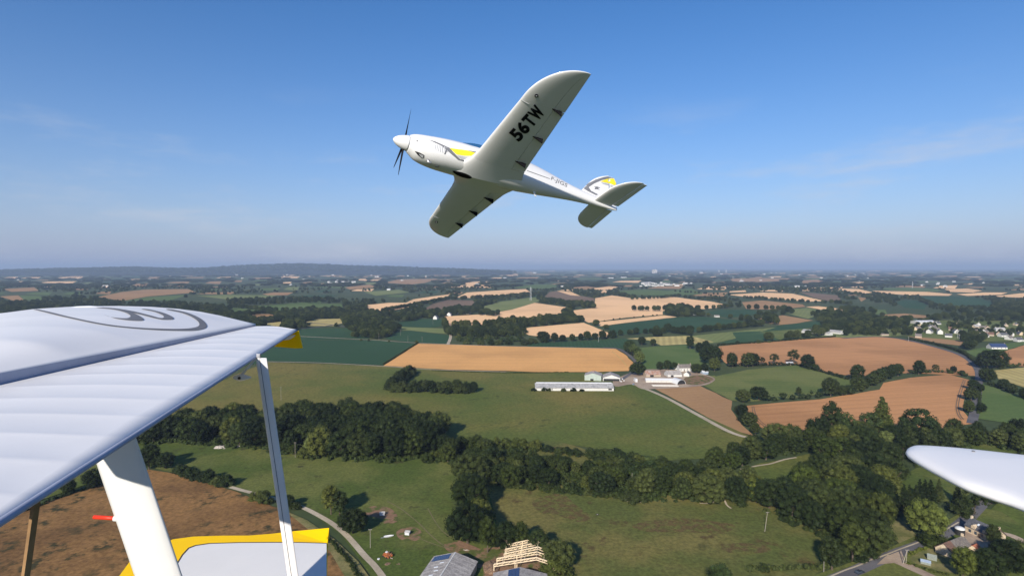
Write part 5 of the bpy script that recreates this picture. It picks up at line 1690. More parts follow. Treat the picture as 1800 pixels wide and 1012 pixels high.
# struts
def streamline(name, a, b, chord, thick, m, n=16, back=.0, parent=bip):
    a, b = Vector(a), Vector(b)
    bm = bmesh.new()
    rs = []
    for p in (a, b):
        row = []
        for k in range(n):
            q = 2 * math.pi * k / n
            x = math.cos(q)
            row.append(p + Vector((x * chord / 2, math.sin(q) * thick / 2 * (1 - .35 * x), 0)))
        rs.append(row)
    loft(bm, rs)
    o = bm_obj(name, bm, m, parent, smooth=True)
    crisp_ends(o, lambda n: abs(n.z) > .8)
    return o


T = aty(205, 790, 2.45); Bq = aty(280, 1012, 2.45)
dirv = (Bq - T).normalized()
top_ = T + dirv * ((T.z + .44) / dirv.z * -1 * -1 if False else (-.50 - T.z) / dirv.z)
bot_ = T + dirv * ((-1.89 - T.z) / dirv.z)
st = streamline('wing_strut', top_, bot_, .205, .065, 'p_cream')
T = aty(459, 629, 2.72); Bq = aty(515, 1012, 2.72)
dirv = (Bq - T).normalized()
bot_ = T + dirv * ((-1.875 - T.z) / dirv.z)
sl = streamline('aileron_strut', T, bot_, .054, .013, 'p_strut', 16)
bm = bmesh.new(); d_ = (bot_ - T)
beam(bm, T + d_ * .002 + Vector((-.004, -.0078, 0)), bot_ + Vector((-.004, -.0078, 0)), .0016, .002)
bm_obj('seam', bm, 'p_grey', sl)
bm = bmesh.new(); box(bm, T + Vector((-.012, 0, .006)), (.016, .012, .03)); bm_obj('hinge_fitting', bm, 'p_metal', sl)
# pitot tube
Pa, Pb = aty(165, 908, 2.45), aty(215, 911, 2.45)
bm = bmesh.new(); tube(bm, [Pa, Pb], .0085, 10); pt_ = bm_obj('pitot_tube', bm, 'p_red', bip, smooth=True)
bm = bmesh.new(); tube(bm, [aty(201, 910, 2.445), aty(216, 911.5, 2.445)], .013, 10); bm_obj('collar', bm, 'p_cream', pt_, smooth=True)
# mass balance under the aileron
bm = bmesh.new()
mb_c = aty(425, 663, 2.80)
prof = [(-.044, .003), (-.040, .008), (-.030, .0135), (-.012, .017), (.006, .016), (.024, .011), (.038, .006), (.047, .002)]
loft(bm, [[(mb_c.x + x, mb_c.y + math.cos(2 * math.pi * k / 14) * r, mb_c.z + math.sin(2 * math.pi * k / 14) * r) for k in range(14)] for x, r in prof])
mbal = bm_obj('mass_balance', bm, 'p_strut', bip, smooth=True)
bm = bmesh.new(); tube(bm, [aty(449, 630, 2.80), aty(423, 660, 2.80)], .0065, 8); bm_obj('arm', bm, 'p_strut', mbal, smooth=True)
bm = bmesh.new(); tube(bm, [(mb_c.x - .004, mb_c.y - .021, mb_c.z), (mb_c.x - .004, mb_c.y - .014, mb_c.z)], .007, 10); bm_obj('bolt', bm, 'p_dark', mbal)
# wooden flat brace near the fuselage
T = aty(66, 862, 1.5); Bq = aty(45, 1012, 1.5)
dirv = (Bq - T).normalized()
bm = bmesh.new(); beam(bm, T + dirv * -.10, T + dirv * .95, .021, .008); bm_obj('cabane_brace', bm, 'p_wood', bip)

# tailplane behind the camera, its tip in view on the right
TZ = -.37
tp_px = [(1592, 790), (1593.5, 784.5), (1600, 781), (1612, 779.8), (1640, 781), (1700, 786), (1800, 797), (1990, 818), (2300, 1100), (1990, 965), (1800, 884), (1740, 863), (1690, 845), (1650, 825), (1620, 809), (1600, 797)]
ps = smooth_line([tuple(atz(u, v, TZ)) for u, v in tp_px], 4, True)
ps = [Vector(p) for p in ps]
npt = len(ps)
area = sum(ps[i].x * ps[(i + 1) % npt].y - ps[(i + 1) % npt].x * ps[i].y for i in range(npt))
nin = []
for i in range(npt):
    tq = (ps[(i + 1) % npt] - ps[i - 1]).normalized()
    nin.append(Vector((-tq.y, tq.x, 0)) * (1 if area > 0 else -1))
bm = bmesh.new()
rings_ = []
for ins, dz in ((.022, -.020), (.010, -.018), (.003, -.014), (.0, -.009), (.002, -.004), (.007, -.0005), (.016, .002), (.034, .0045)):
    rings_.append([bm.verts.new(p + n_ * ins + Vector((0, 0, dz))) for p, n_ in zip(ps, nin)])
for a, b in zip(rings_, rings_[1:]):
    for k in range(npt):
        bm.faces.new((a[k], a[(k + 1) % npt], b[(k + 1) % npt], b[k]))
for rg in (rings_[0], rings_[-1]):
    tri_ = tessellate_polygon([[v.co for v in rg]])
    for t_ in tri_: bm.faces.new([rg[i] for i in t_])
tl = bm_obj('tailplane', bm, 'p_fabric', bip, smooth=True)
sp_ = atz(1711, 797, TZ)
bm = bmesh.new(); tube(bm, [sp_ + Vector((0, 0, .0)), sp_ + Vector((0, 0, .0062))], .0028, 10); bm_obj('screw', bm, 'p_grey', tl)

# fuselage under the camera that carries wings and tail (below the picture)
bm = bmesh.new()
loft(bm, [[(x, -.34 + math.cos(2 * math.pi * k / 20) * wy, -.92 + math.sin(2 * math.pi * k / 20) * hz) for k in range(20)] for x, wy, hz in [(-3.9, .18, .2), (-3.7, .34, .38), (-2.8, .45, .52), (-1.2, .46, .55), (0, .36, .46), (1.0, .24, .36), (2.0, .10, .24)]])
fz = bm_obj('fuselage', bm, 'p_white', bip, smooth=True)
# ------------------------------------------------------------------ trees, bushes, hedges
def leaf_mat(name, a, b, c):
    m, nt, bs = tree_of(name)
    oi = nt.nodes.new('ShaderNodeObjectInfo')
    rp = nt.nodes.new('ShaderNodeValToRGB')
    e = rp.color_ramp.elements
    e[0].position = 0.0; e[0].color = (*a, 1)
    e[1].position = 1.0; e[1].color = (*c, 1)
    k = e.new(0.55); k.color = (*b, 1)
    nt.links.new(oi.outputs['Random'], rp.inputs[0])
    col = mixc(nt, 1.0, rp.outputs[0], oi.outputs['Color'], 'MULTIPLY')
    g = ramp(nt, pos_noise(nt, 0.45, 4, 0.7), 0.3, 0.7, 0.58, 1.55)
    col = mixc(nt, 1.0, col, val(nt, g), 'MULTIPLY')
    nt.links.new(col, bs.inputs['Base Color'])
    bs.inputs['Roughness'].default_value = 0.62
    bs.inputs['Specular IOR Level'].default_value = 0.12
    tl = nt.nodes.new('ShaderNodeBsdfTranslucent')
    nt.links.new(mixc(nt, 1.0, col, (1.3, 1.5, 0.6), 'MULTIPLY'), tl.inputs['Color'])
    mx = nt.nodes.new('ShaderNodeMixShader'); mx.inputs[0].default_value = 0.16
    nt.links.new(bs.outputs[0], mx.inputs[1]); nt.links.new(tl.outputs[0], mx.inputs[2])
    nt.links.new(mx.outputs[0], nt.nodes['Material Output'].inputs['Surface'])
    MATS[name] = m
    return m


leaf_mat('leaf', (0.015, 0.024, 0.007), (0.026, 0.038, 0.010), (0.062, 0.074, 0.020))
mat('bark', (0.10, 0.075, 0.055), rough=0.9, amp=0.3, scale=4)


def rdir(r):
    z = r.uniform(-1, 1); a = r.uniform(0, 2 * math.pi); q = math.sqrt(1 - z * z)
    return Vector((q * math.cos(a), q * math.sin(a), z))


ICO = None
bm = bmesh.new(); bmesh.ops.create_icosphere(bm, subdivisions=1, radius=1)
ICO = ([v.co.copy() for v in bm.verts], [[v.index for v in f.verts] for f in bm.faces]); bm.free()


def foliage(lumps, seed, leaf, nleaf, core=0.76):
    """lumps: (centre, radius). every lump is a rough dark heart wrapped in leaf sprays"""
    r = random.Random(seed)
    vs, fs = [], []
    for c, rad in lumps:
        n = len(vs)
        for v in ICO[0]:
            vs.append(c + Vector((v.x, v.y, v.z * .9)) * rad * core * r.uniform(.82, 1.06))
        fs += [[n + i for i in f] for f in ICO[1]]
        for k in range(int(nleaf)):
            d = rdir(r)
            if d.z < -.55: d.z = -d.z
            p = c + Vector((d.x, d.y, d.z * .92)) * rad * r.uniform(.80, 1.12)
            nrm = (d + rdir(r) * .75).normalized()
            t = nrm.orthogonal().normalized()
            q = nrm.cross(t)
            a = r.uniform(0, 6.28)
            t, q = t * math.cos(a) + q * math.sin(a), q * math.cos(a) - t * math.sin(a)
            s = leaf * r.uniform(.65, 1.35)
            n = len(vs)
            vs += [p + t * s, p + q * s * .8, p - t * s * .9, p - q * s * .7]
            fs += [[n, n + 1, n + 2, n + 3]]
    return vs, fs


def crown_mesh(name, lumps, seed, leaf, nleaf, core=.76):
    vs, fs = foliage(lumps, seed, leaf, nleaf, core)
    me = bpy.data.meshes.new(name)
    me.from_pydata([tuple(v) for v in vs], [], fs)
    me.materials.append(MATS['leaf'])
    me.update()
    return me


def lumps_round(seed, rx=.40, cz=.52, rz=.47, n=34, lr=(.10, .17)):
    """crown of a tree one unit tall"""
    r = random.Random(seed)
    out = [(Vector((0, 0, cz)), min(rx, rz) * .62)]
    bias = [(rdir(r), r.uniform(.78, 1.16)) for _ in range(5)]
    tries = 0
    while len(out) < n and tries < 2000:
        tries += 1
        d = rdir(r)
        if d.z < -.8: continue
        k = 1.0
        for b, f in bias:
            k *= 1 + (f - 1) * max(0, d.dot(b)) ** 2
        rad = r.uniform(*lr)
        p = Vector((d.x * (rx - rad * .55) * k, d.y * (rx - rad * .55) * k, cz + d.z * (rz - rad * .75) * (k if d.z > 0 else 1)))
        if any((p - q).length < (rad + s) * .55 for q, s in out[1:]): continue
        out.append((p, rad))
    return out


def lumps_tall(seed, rx=.13, n=26):
    r = random.Random(seed)
    out = []
    for i in range(n):
        z = .16 + .80 * i / (n - 1)
        w = rx * math.sin(math.pi * min(1, .12 + .86 * (i / (n - 1)) ** .8)) ** .7
        a = i * 2.4 + r.uniform(-.4, .4)
        out.append((Vector((math.cos(a) * w * .55, math.sin(a) * w * .55, z)), max(.035, w * r.uniform(.65, .9))))
    return out


def lumps_cone(seed, rx=.20, n=34):
    r = random.Random(seed)
    out = []
    for i in range(n):
        t = i / (n - 1)
        z = .10 + .86 * t
        w = rx * (1 - t) ** .85 + .012
        a = i * 2.4 + r.uniform(-.5, .5)
        out.append((Vector((math.cos(a) * w * .62, math.sin(a) * w * .62, z)), max(.02, w * .52)))
    return out


def lumps_bush(seed, n=20):
    """a bush one unit tall and about 1.3 wide"""
    r = random.Random(seed)
    out = []
    for i in range(n):
        a = r.uniform(0, 6.28); q = math.sqrt(r.random()) * .46
        h = (1 - (q / .62) ** 2)
        rad = r.uniform(.17, .27)
        out.append((Vector((math.cos(a) * q, math.sin(a) * q, max(.14, (h * r.uniform(.62, .98)) - rad))), rad))
    return out


def trunk_mesh(seed, h=.34, r0=.026, limbs=4, spread=.22):
    r = random.Random(seed)
    bm = bmesh.new()
    lean = r.uniform(-.02, .02)
    tube(bm, [(0, 0, -.01), (lean * .4, 0, h * .5), (lean, lean, h), (lean * 1.5, lean, h * 1.6)], [r0 * 1.25, r0, r0 * .8, r0 * .4], 7)
    for k in range(limbs):
        a = k * 6.28 / max(1, limbs) + r.uniform(-.5, .5)
        tube(bm, [(lean, lean, h * r.uniform(.7, 1.05)), (math.cos(a) * spread * .5, math.sin(a) * spread * .5, h * 1.35), (math.cos(a) * spread, math.sin(a) * spread, h * r.uniform(1.6, 1.9))], [r0 * .5, r0 * .35, r0 * .15], 5)
    bmesh.ops.recalc_face_normals(bm, faces=bm.faces)
    me = bpy.data.meshes.new('trunk'); bm.to_mesh(me); bm.free()
    me.materials.append(MATS['bark'])
    return me


KIND = {
    'round': [(crown_mesh('crown', lumps_round(s, n=38), s, .0175, 100), trunk_mesh(s)) for s in (1, 2, 3, 4, 5)],
    'wide': [(crown_mesh('crown', lumps_round(s, .50, .50, .45, 48), s, .0165, 96), trunk_mesh(s, .3, .03, 5, .3)) for s in (11, 12, 13)],
    'loose': [(crown_mesh('crown', lumps_round(s, .34, .60, .36, 22, (.08, .13)), s, .017, 90, .62), trunk_mesh(s, .36, .022, 5, .2)) for s in (21, 22, 23)],
    'tall': [(crown_mesh('crown', lumps_tall(s), s, .013, 90), trunk_mesh(s, .3, .016, 0)) for s in (31, 32, 33)],
    'oval': [(crown_mesh('crown', lumps_round(s, .25, .55, .44, 30, (.08, .13)), s, .016, 88), trunk_mesh(s, .3, .02, 3, .12)) for s in (36, 37)],
    'cone': [(crown_mesh('crown', lumps_cone(s), s, .014, 76), trunk_mesh(s, .3, .018, 0)) for s in (41, 42)],
    'bush': [(crown_mesh('crown', lumps_bush(s), s, .032, 88), trunk_mesh(s, .2, .03, 3, .2)) for s in (51, 52, 53, 54)],
}
KNAME = {'round': 'broadleaf_tree', 'wide': 'broadleaf_tree', 'loose': 'airy_tree', 'tall': 'poplar_tree', 'oval': 'slender_tree', 'cone': 'conifer_tree', 'bush': 'bush'}
KCAT = {'broadleaf_tree': 'tree', 'airy_tree': 'tree', 'slender_tree': 'tree', 'poplar_tree': 'tree', 'conifer_tree': 'tree', 'bush': 'bush'}
trnd = random.Random(5)
SRC = {}
COUNT = {}


def tree_at(p, h, kind, label, group=None, tint=(1, 1, 1), wide=1.0):
    i = trnd.randrange(len(KIND[kind]))
    cm, tm = KIND[kind][i]
    nm = KNAME[kind]
    t = empty(nm, p, trnd.uniform(0, 6.28))
    t.scale = (h * wide * trnd.uniform(.86, 1.16), h * wide * trnd.uniform(.86, 1.16), h)
    tag(t, label, KCAT[nm], group)
    c = bpy.data.objects.new('crown', cm); C.objects.link(c); c.parent = t
    c.color = (*tint, 1)
    b = bpy.data.objects.new('trunk', tm); C.objects.link(b); b.parent = t
    SRC.setdefault(kind, {})[i] = c
    COUNT[nm] = COUNT.get(nm, 0) + 1
    return t


GRN = (1, 1, 1)
PALE = (1.75, 1.75, 1.9)
YEL = (1.9, 1.75, 1.15)
DRK = (.62, .66, .66)
OLV = (1.35, 1.25, 1.0)


def one(u, v, hpx, kind, label, group=None, tint=GRN, wide=1.0):
    """a tree whose foot is at photo (u,v) and which stands hpx photo pixels tall"""
    return tree_at(gp(u, v), hpx * pxm(u, v) * 1.03, kind, label, group, tint, wide)


ORD = ('first', 'second', 'third', 'fourth', 'fifth', 'sixth', 'seventh', 'eighth', 'ninth', 'tenth', 'eleventh', 'twelfth', 'thirteenth', 'fourteenth', 'fifteenth', 'sixteenth', 'seventeenth', 'eighteenth', 'nineteenth', 'twentieth')
RANKS = ('front', 'second', 'third', 'fourth', 'fifth', 'sixth', 'seventh', 'eighth', 'ninth', 'tenth')
LOOK = {'round': 'rounded', 'wide': 'broad', 'oval': 'slender', 'loose': 'airy', 'bush': 'low', 'cone': 'pointed', 'tall': 'tall'}


GROVES = []


def hue(t): return {GRN: 'mid green', PALE: 'pale', YEL: 'yellowish', DRK: 'dark', OLV: 'olive'}.get(t, 'pale')


def grove(poly, spacing, hm, kinds, place, group, tints=((GRN, 1),), seed=0, wide=1.0, rank=20.0):
    """trees at about even spacing inside a traced outline; place names the wood"""
    r = random.Random(seed)
    g = [gp(u, v) for u, v in poly]
    x0, x1 = min(p.x for p in g), max(p.x for p in g); y0, y1 = min(p.y for p in g), max(p.y for p in g)
    gg = [(p.x, p.y) for p in g]
    pts = []
    for _ in range(6000):
        x, y = r.uniform(x0, x1), r.uniform(y0, y1)
        if not inpoly(x, y, gg): continue
        sp = spacing * r.uniform(.8, 1.15)
        if any((x - a) ** 2 + (y - b) ** 2 < sp * sp for a, b in pts): continue
        pts.append((x, y))
    GROVES.append(gg)
    ymin = min(p[1] for p in pts)
    bands = {}
    for x, y in pts: bands.setdefault(int((y - ymin) / rank), []).append((x / y, x, y))
    for bi, (bk, row_) in enumerate(sorted(bands.items())):
        for i, (_, x, y) in enumerate(sorted(row_)):
            k = r.choices([q[0] for q in kinds], [q[1] for q in kinds])[0]
            tn = r.choices([q[0] for q in tints], [q[1] for q in tints])[0]
            h = r.uniform(*hm) * (.55 if k == 'bush' else 1.0)
            lab = '%s %s %s, %s from left, %s rank, %s' % (hue(tn), LOOK[k], 'shrub' if k == 'bush' else 'tree', ORD[min(i, 19)], RANKS[min(bi, 9)], place)
            tree_at((x, y, 0), h, k, lab, group + (' bushes' if k == 'bush' else ''), tn, wide * (r.uniform(1.0, 1.3) if k == 'bush' else 1))
    return len(pts)


def row(line, step, hm, kind, label, group, tint=GRN, seed=0, wide=1.0, jit=1.0):
    """trees along a traced line, step in metres; told apart by their count from the left (or from the far end)"""
    r = random.Random(seed)
    g = [gp(u, v) for u, v in line]
    ps = []
    for a, b in zip(g, g[1:]):
        L = (b - a).length; n = max(1, int(L / step))
        for i in range(n):
            p = a.lerp(b, (i + r.uniform(.2, .8)) / n)
            k = kind if isinstance(kind, str) else r.choice(kind)
            ps.append((p.x + r.uniform(-jit, jit), p.y + r.uniform(-jit, jit), k, r.uniform(*hm), r.uniform(.9, 1.15)))
    side = abs(line[-1][0] - line[0][0]) >= abs(line[-1][1] - line[0][1])
    ps.sort(key=(lambda p: p[0] / p[1]) if side else (lambda p: p[1]))
    for i, (x, y, k, h, wq) in enumerate(ps):
        pre = '' if len(ps) == 1 else '%s from %s, ' % (ORD[min(i, 19)], 'left' if side else 'near end')
        tree_at((x, y, 0), h, k, pre + label, group, tint, wide * wq)


def hedge(line, w_, h_, label, seed=0, tint=GRN):
    """a hedge: one long thing of leaf clumps"""
    r = random.Random(seed)
    pl = smooth_line([tuple(gp(u, v))[:2] for u, v in line], 6)
    P0 = Vector((pl[0][0], pl[0][1], 0))
    lumps = []
    for a, b in zip(pl, pl[1:]):
        A, B = Vector((a[0], a[1], 0)), Vector((b[0], b[1], 0))
        n = max(1, int((B - A).length / (w_ * .42)))
        for i in range(n):
            p = A.lerp(B, (i + r.random()) / n) - P0
            rad = w_ * r.uniform(.38, .62)
            lumps.append((p + Vector((r.uniform(-.25, .25) * w_, r.uniform(-.25, .25) * w_, max(rad * .5, h_ * r.uniform(.45, 1.0) - rad * .6))), rad))
    me = crown_mesh('hedge', lumps, seed, .42 if w_ > 2 else .3, 26)
    o = bpy.data.objects.new('hedge', me); C.objects.link(o); o.location = P0; o.color = (*tint, 1)
    return tag(o, label, 'hedge')


# --- the big dark wood on the left
MIX = ((DRK, 5), (GRN, 4), (OLV, 1), (PALE, .25))
grove([(236, 781), (238, 766), (320, 753), (415, 743), (448, 748), (448, 790), (400, 785), (320, 779)], 13.5, (15, 19), (('round', 5), ('wide', 2)), 'dark wood left of aileron strut', 'trees of the dark wood left of the strut', MIX, 1)
grove([(470, 750), (500, 748), (556, 739), (600, 736), (655, 738), (700, 748), (690, 775), (640, 806), (560, 808), (500, 796), (478, 790)], 13.0, (16, 20.5), (('round', 4), ('wide', 3), ('oval', 1)), 'dark wood right of aileron strut', 'trees of the dark wood right of the strut', MIX, 2)
grove([(700, 750), (735, 757), (776, 768), (772, 790), (742, 806), (690, 812), (645, 806), (690, 778)], 13.0, (16, 20), (('wide', 3), ('round', 3)), 'right end of the dark wood', 'trees ending the dark wood on the right', ((GRN, 4), (DRK, 2), (OLV, 2)), 3)
row([(492, 790), (520, 803), (552, 809)], 8, (6.5, 9), ('bush', 'round'), 'low tree fronting the dark wood behind the pole', 'low trees fronting the dark wood', OLV, 4)
one(548, 803, 34, 'round', 'pale green tree in front of the dark wood', None, PALE)
one(632, 784, 40, 'oval', 'pale bleached tree deep in the dark wood', None, PALE)
# --- brook belt in the middle
grove([(748, 812), (775, 795), (840, 785), (880, 795), (870, 815), (880, 840), (850, 835), (820, 822)], 10.5, (9, 14), (('round', 4), ('bush', 3)), 'left end of the brook belt', 'brook belt, left end', ((GRN, 4), (OLV, 3), (DRK, 1)), 5)
row([(765, 789), (850, 787), (945, 789)], 5.5, (6, 9), 'bush', 'bush topping the brook belt by the wide meadow', 'bushes at the top of the brook belt', OLV, 6, 1.2)
grove([(862, 846), (890, 836), (960, 842), (1040, 850), (1100, 858), (1130, 866), (1120, 876), (1040, 870), (960, 864), (900, 858)], 9.5, (8.5, 13), (('round', 4), ('wide', 2), ('bush', 3)), 'middle of the brook belt', 'brook belt, middle', ((GRN, 4), (OLV, 3), (DRK, 2)), 7)
grove([(852, 832), (880, 818), (930, 812), (1000, 828), (1060, 838), (1110, 850), (1100, 858), (1040, 850), (960, 842), (890, 838)], 8.5, (7, 11), (('round', 4), ('wide', 2), ('bush', 3)), 'upper side of the brook belt', 'brook belt, upper side', ((GRN, 4), (OLV, 3), (DRK, 2)), 47)
grove([(1190, 834), (1240, 830), (1300, 846), (1330, 858), (1330, 872), (1270, 862), (1235, 850), (1190, 850)], 9.5, (8, 12), (('round', 4), ('wide', 2), ('bush', 2)), 'brook belt below the clearing', 'brook belt below the clearing', ((GRN, 4), (OLV, 3), (YEL, 1)), 48)
grove([(1110, 858), (1180, 856), (1235, 850), (1270, 862), (1320, 872), (1330, 884), (1250, 882), (1180, 882), (1130, 876)], 10, (10, 15), (('round', 4), ('wide', 3), ('bush', 1)), 'right end of the brook belt', 'brook belt, right end', ((GRN, 4), (OLV, 3), (YEL, .7)), 8)
grove([(1038, 800), (1070, 795), (1120, 808), (1185, 822), (1190, 834), (1130, 838), (1060, 830)], 6.5, (9, 13), (('bush', 1),), 'thicket above the brook belt', 'thicket above the brook', ((OLV, 2), (PALE, 1.3), (GRN, 2)), 9, 1.2)
row([(955, 793), (990, 797), (1018, 801)], 5, (5, 7), 'bush', 'low dark bush on the scrub edge', 'low bushes on the scrub edge', GRN, 10, 1.3)
row([(850, 812), (900, 808), (950, 815), (1005, 826)], 6, (6, 9.5), 'bush', 'shrub scattered in the dry clearing', 'shrubs of the dry clearing', OLV, 11, 1.15)
row([(872, 852), (930, 860), (1000, 866), (1060, 873), (1100, 878)], 4.5, (3, 5), 'bush', 'bramble clump fringing the rough meadow', 'brambles fringing the rough meadow', GRN, 12, 1.4)
one(1116, 882, 27, 'bush', 'lone rounded bush with a pale edge at its foot', None, DRK, 1.35)
one(1246, 886, 52, 'wide', 'round tree with the sandy cattle path below', None, GRN, .95)
one(1330, 884, 42, 'round', 'tree just right of the sandy cattle path', None, GRN, 1.1)
one(1293, 883, 30, 'bush', 'dense bush between two trees at the cattle path', None, GRN, 1.3)
# column of big trees down the paddock edge
CL = 'trees down the paddock edge'
for (u, v, h, k, lab, tn) in ((828, 852, 58, 'wide', 'big dark tree topping the row down the paddock', DRK), (812, 842, 40, 'round', 'tree left of the top of the paddock row', GRN), (828, 896, 66, 'wide', 'broad dark tree in the middle of the paddock row', DRK), (840, 912, 40, 'bush', 'bush under the broad tree of the paddock row', OLV),
                             (822, 956, 72, 'wide', 'large round tree near the dirt patch', DRK), (857, 972, 62, 'oval', 'pale edged tree behind the timber frame', OLV), (890, 968, 52, 'round', 'third tree behind the timber frame', GRN), (916, 968, 52, 'oval', 'tree behind the apex of the timber frame', OLV), (948, 978, 48, 'round', 'tree right of the timber apex', GRN), (980, 1000, 52, 'wide', 'tree standing at the right end of the timber frame', GRN), (975, 1012, 40, 'bush', 'bush at the right foot of the timber frame', OLV)):
    one(u, v, h, k, lab, None, tn, 1.0 if k != 'bush' else 1.2)
one(582, 905, 52, 'oval', 'tall ivy clad tree beside the lane', None, OLV, 1.15)
one(597, 906, 44, 'oval', 'tree close behind the ivy clad one', None, GRN, 1.1)
one(620, 938, 48, 'wide', 'round tree between the lane and the shelters', None, DRK)
# hedge and trees along brown field, lane
one(262, 824, 42, 'round', 'tree against the right side of the wide wing strut', None, DRK)
one(291, 824, 30, 'round', 'tree at the top corner of the brown field', None, GRN, 1.15)
row([(312, 831), (345, 840), (375, 850), (405, 858)], 5.5, (6, 8), 'bush', 'bush in the hedge above the brown field', 'bushes above the brown field', GRN, 13, 1.05)
one(464, 884, 26, 'bush', 'bush beside the lane left of the grey aileron strut', None, GRN, 1.1)
one(450, 878, 18, 'bush', 'small bush by the lane end', None, OLV, 1.2)
one(505, 893, 25, 'round', 'small tree by the lane right of the grey aileron strut', None, GRN, 1.2)
one(519, 895, 15, 'bush', 'low bush by the lane right of the grey aileron strut', None, DRK, 1.5)
one(121, 868, 27, 'round', 'little round tree standing alone at the brown field edge', None, DRK, 1.1)
one(164, 858, 33, 'round', 'tree left of the wide wing strut', None, DRK, 1.2)
hedge([(-60, 920), (0, 910), (50, 897), (110, 874), (150, 862), (185, 850)], 2.0, 2.2, 'dark hedge bank along the left edge of the brown field', 21, DRK)
hedge([(560, 935), (590, 962), (615, 990), (640, 1030)], 2.0, 1.4, 'bramble bank between the verge and the pale lane', 22, OLV)
hedge([(1310, 1003), (1350, 1002), (1400, 1001), (1440, 1002), (1466, 996)], 2.8, 2.6, 'ragged hedge at the bottom of the rough meadow', 23, GRN)
one(1266, 1018, 34, 'bush', 'grey green bush at the bottom edge of the rough meadow', None, PALE, 1.15)
one(1343, 1006, 18, 'bush', 'dark bush in the ragged bottom hedge', None, DRK, 1.0)
one(1462, 1003, 62, 'oval', 'dark pointed tree before the big wood by the road', None, DRK, 1.1)
# --- big wood on the right
RW = ((GRN, 5), (DRK, 2.5), (OLV, 2), (PALE, .7), (YEL, .7))
grove([(1244, 834), (1256, 812), (1300, 800), (1345, 794), (1400, 786), (1440, 780), (1436, 790), (1385, 802), (1335, 812), (1296, 824)], 11.5, (10, 15), (('round', 5), ('wide', 2), ('bush', 1)), 'wood above the small clearing', 'wood above the clearing', RW, 14)
grove([(1350, 786), (1400, 778), (1470, 768), (1560, 766), (1600, 770), (1596, 806), (1540, 822), (1480, 822), (1440, 800), (1438, 784), (1400, 784)], 14, (14, 20), (('round', 5), ('wide', 2), ('oval', 2), ('loose', 1.5)), 'tall wood before rust wheat', 'tall wood before the rust wheat', RW, 15)
grove([(1604, 770), (1700, 766), (1790, 772), (1800, 800), (1735, 784), (1690, 796), (1640, 816), (1604, 826)], 14.5, (12, 16), (('round', 5), ('wide', 2), ('oval', 2)), 'wood above the tailplane tip', 'wood above the tailplane tip', RW, 16)
grove([(1405, 862), (1425, 842), (1460, 830), (1540, 828), (1592, 826), (1590, 846), (1556, 872), (1540, 905), (1490, 902), (1430, 890)], 13.5, (14, 19), (('round', 4), ('wide', 4), ('loose', .8)), 'wood right of the clearing', 'dense wood right of the clearing', RW, 17)
grove([(1340, 894), (1366, 886), (1410, 884), (1430, 896), (1480, 906), (1536, 912), (1552, 936), (1545, 968), (1500, 988), (1470, 978), (1452, 948), (1400, 922), (1350, 900)], 12.5, (13, 18), (('round', 4), ('wide', 3), ('oval', 2)), 'wood right of rough meadow', 'wood right of the rough meadow', ((GRN, 5), (OLV, 3), (PALE, .5), (DRK, 1)), 18)
row([(1345, 900), (1390, 920), (1430, 936), (1452, 950)], 5, (3, 5), 'bush', 'bush fringing the wood above the rough meadow', 'bushes fringing the right hand wood', GRN, 28, 1.2)
row([(1440, 938), (1452, 950), (1468, 985), (1500, 992), (1545, 972)], 5, (3, 5.5), 'bush', 'bush on the meadow side of the right hand wood', 'bushes edging the right hand wood', GRN, 19, 1.2)
one(1549, 776, 78, 'tall', 'tall poplar spire rising from the wood before the rust wheat', None, OLV, 1.25)
one(1461, 774, 66, 'oval', 'pointed tree breaking the skyline of the wood on its left', None, GRN, .9)
one(1528, 776, 56, 'loose', 'pale airy tree beside the poplar spire', None, PALE, 1.0)
one(1612, 778, 66, 'loose', 'pale tall tree right of the poplar spire', None, PALE, 1.1)
one(1486, 776, 52, 'loose', 'slim pale trunked tree in the wood', None, PALE, .9)
one(1445, 812, 46, 'oval', 'pale willow above the small clearing', None, YEL, 1.2)
one(1475, 818, 52, 'loose', 'pale willow right of the small clearing', None, YEL, 1.2)
one(1295, 822, 28, 'oval', 'pale round tree at the tip of the clearing', None, PALE, 1.3)
# road corner, bottom right
one(1627, 945, 68, 'wide', 'large pale tree above the road bend', None, (1.6, 1.6, 1.25), .95)
row([(1580, 905), (1612, 893), (1640, 882), (1662, 880)], 5, (12, 15), 'cone', 'dark conifer behind the large pale tree', 'dark conifer row', DRK, 20, 1.2, .6)
row([(1664, 882), (1690, 888)], 6, (9, 12), 'cone', 'dark conifer at the right end of the row', 'dark conifers at the row end', DRK, 24, 1.2, .6)
one(1560, 908, 26, 'bush', 'round bush at the left end of the conifers', None, GRN, 1.2)
one(1713, 905, 48, 'loose', 'thin pale tree beside the road above the cottage', None, OLV)
one(1690, 905, 30, 'bush', 'dark bush between conifers and road', None, DRK, 1.3)
row([(1735, 888), (1765, 880)], 7, (8, 11), 'round', 'dark tree under the tailplane beside the road', 'dark trees under the tailplane', DRK, 25)
one(1648, 962, 28, 'bush', 'broad grey bush between the road and the near cottage', None, OLV, 1.6)
one(1632, 956, 22, 'bush', 'dark bush at the road edge left of the near cottage', None, DRK, 1.4)
one(1692, 1018, 56, 'oval', 'yellowish tree in front of the near cottage', None, YEL, 1.25)
one(1716, 1010, 40, 'bush', 'shrub in the near cottage garden', None, GRN, 1.0)
one(1746, 962, 42, 'oval', 'slim dark tree by the gable of the long cottage', None, DRK, 1.0)
one(1738, 1020, 52, 'round', 'dark garden tree below the cottages', None, GRN, 1.1)
one(1772, 1006, 54, 'round', 'dark tree in the bottom right corner', None, DRK, 1.2)
one(1795, 1000, 52, 'wide', 'dark tree cut by the right edge of the picture', None, GRN, 1.1)
one(1757, 985, 40, 'oval', 'dark tree behind the garden by the drive', None, DRK, 1.2)
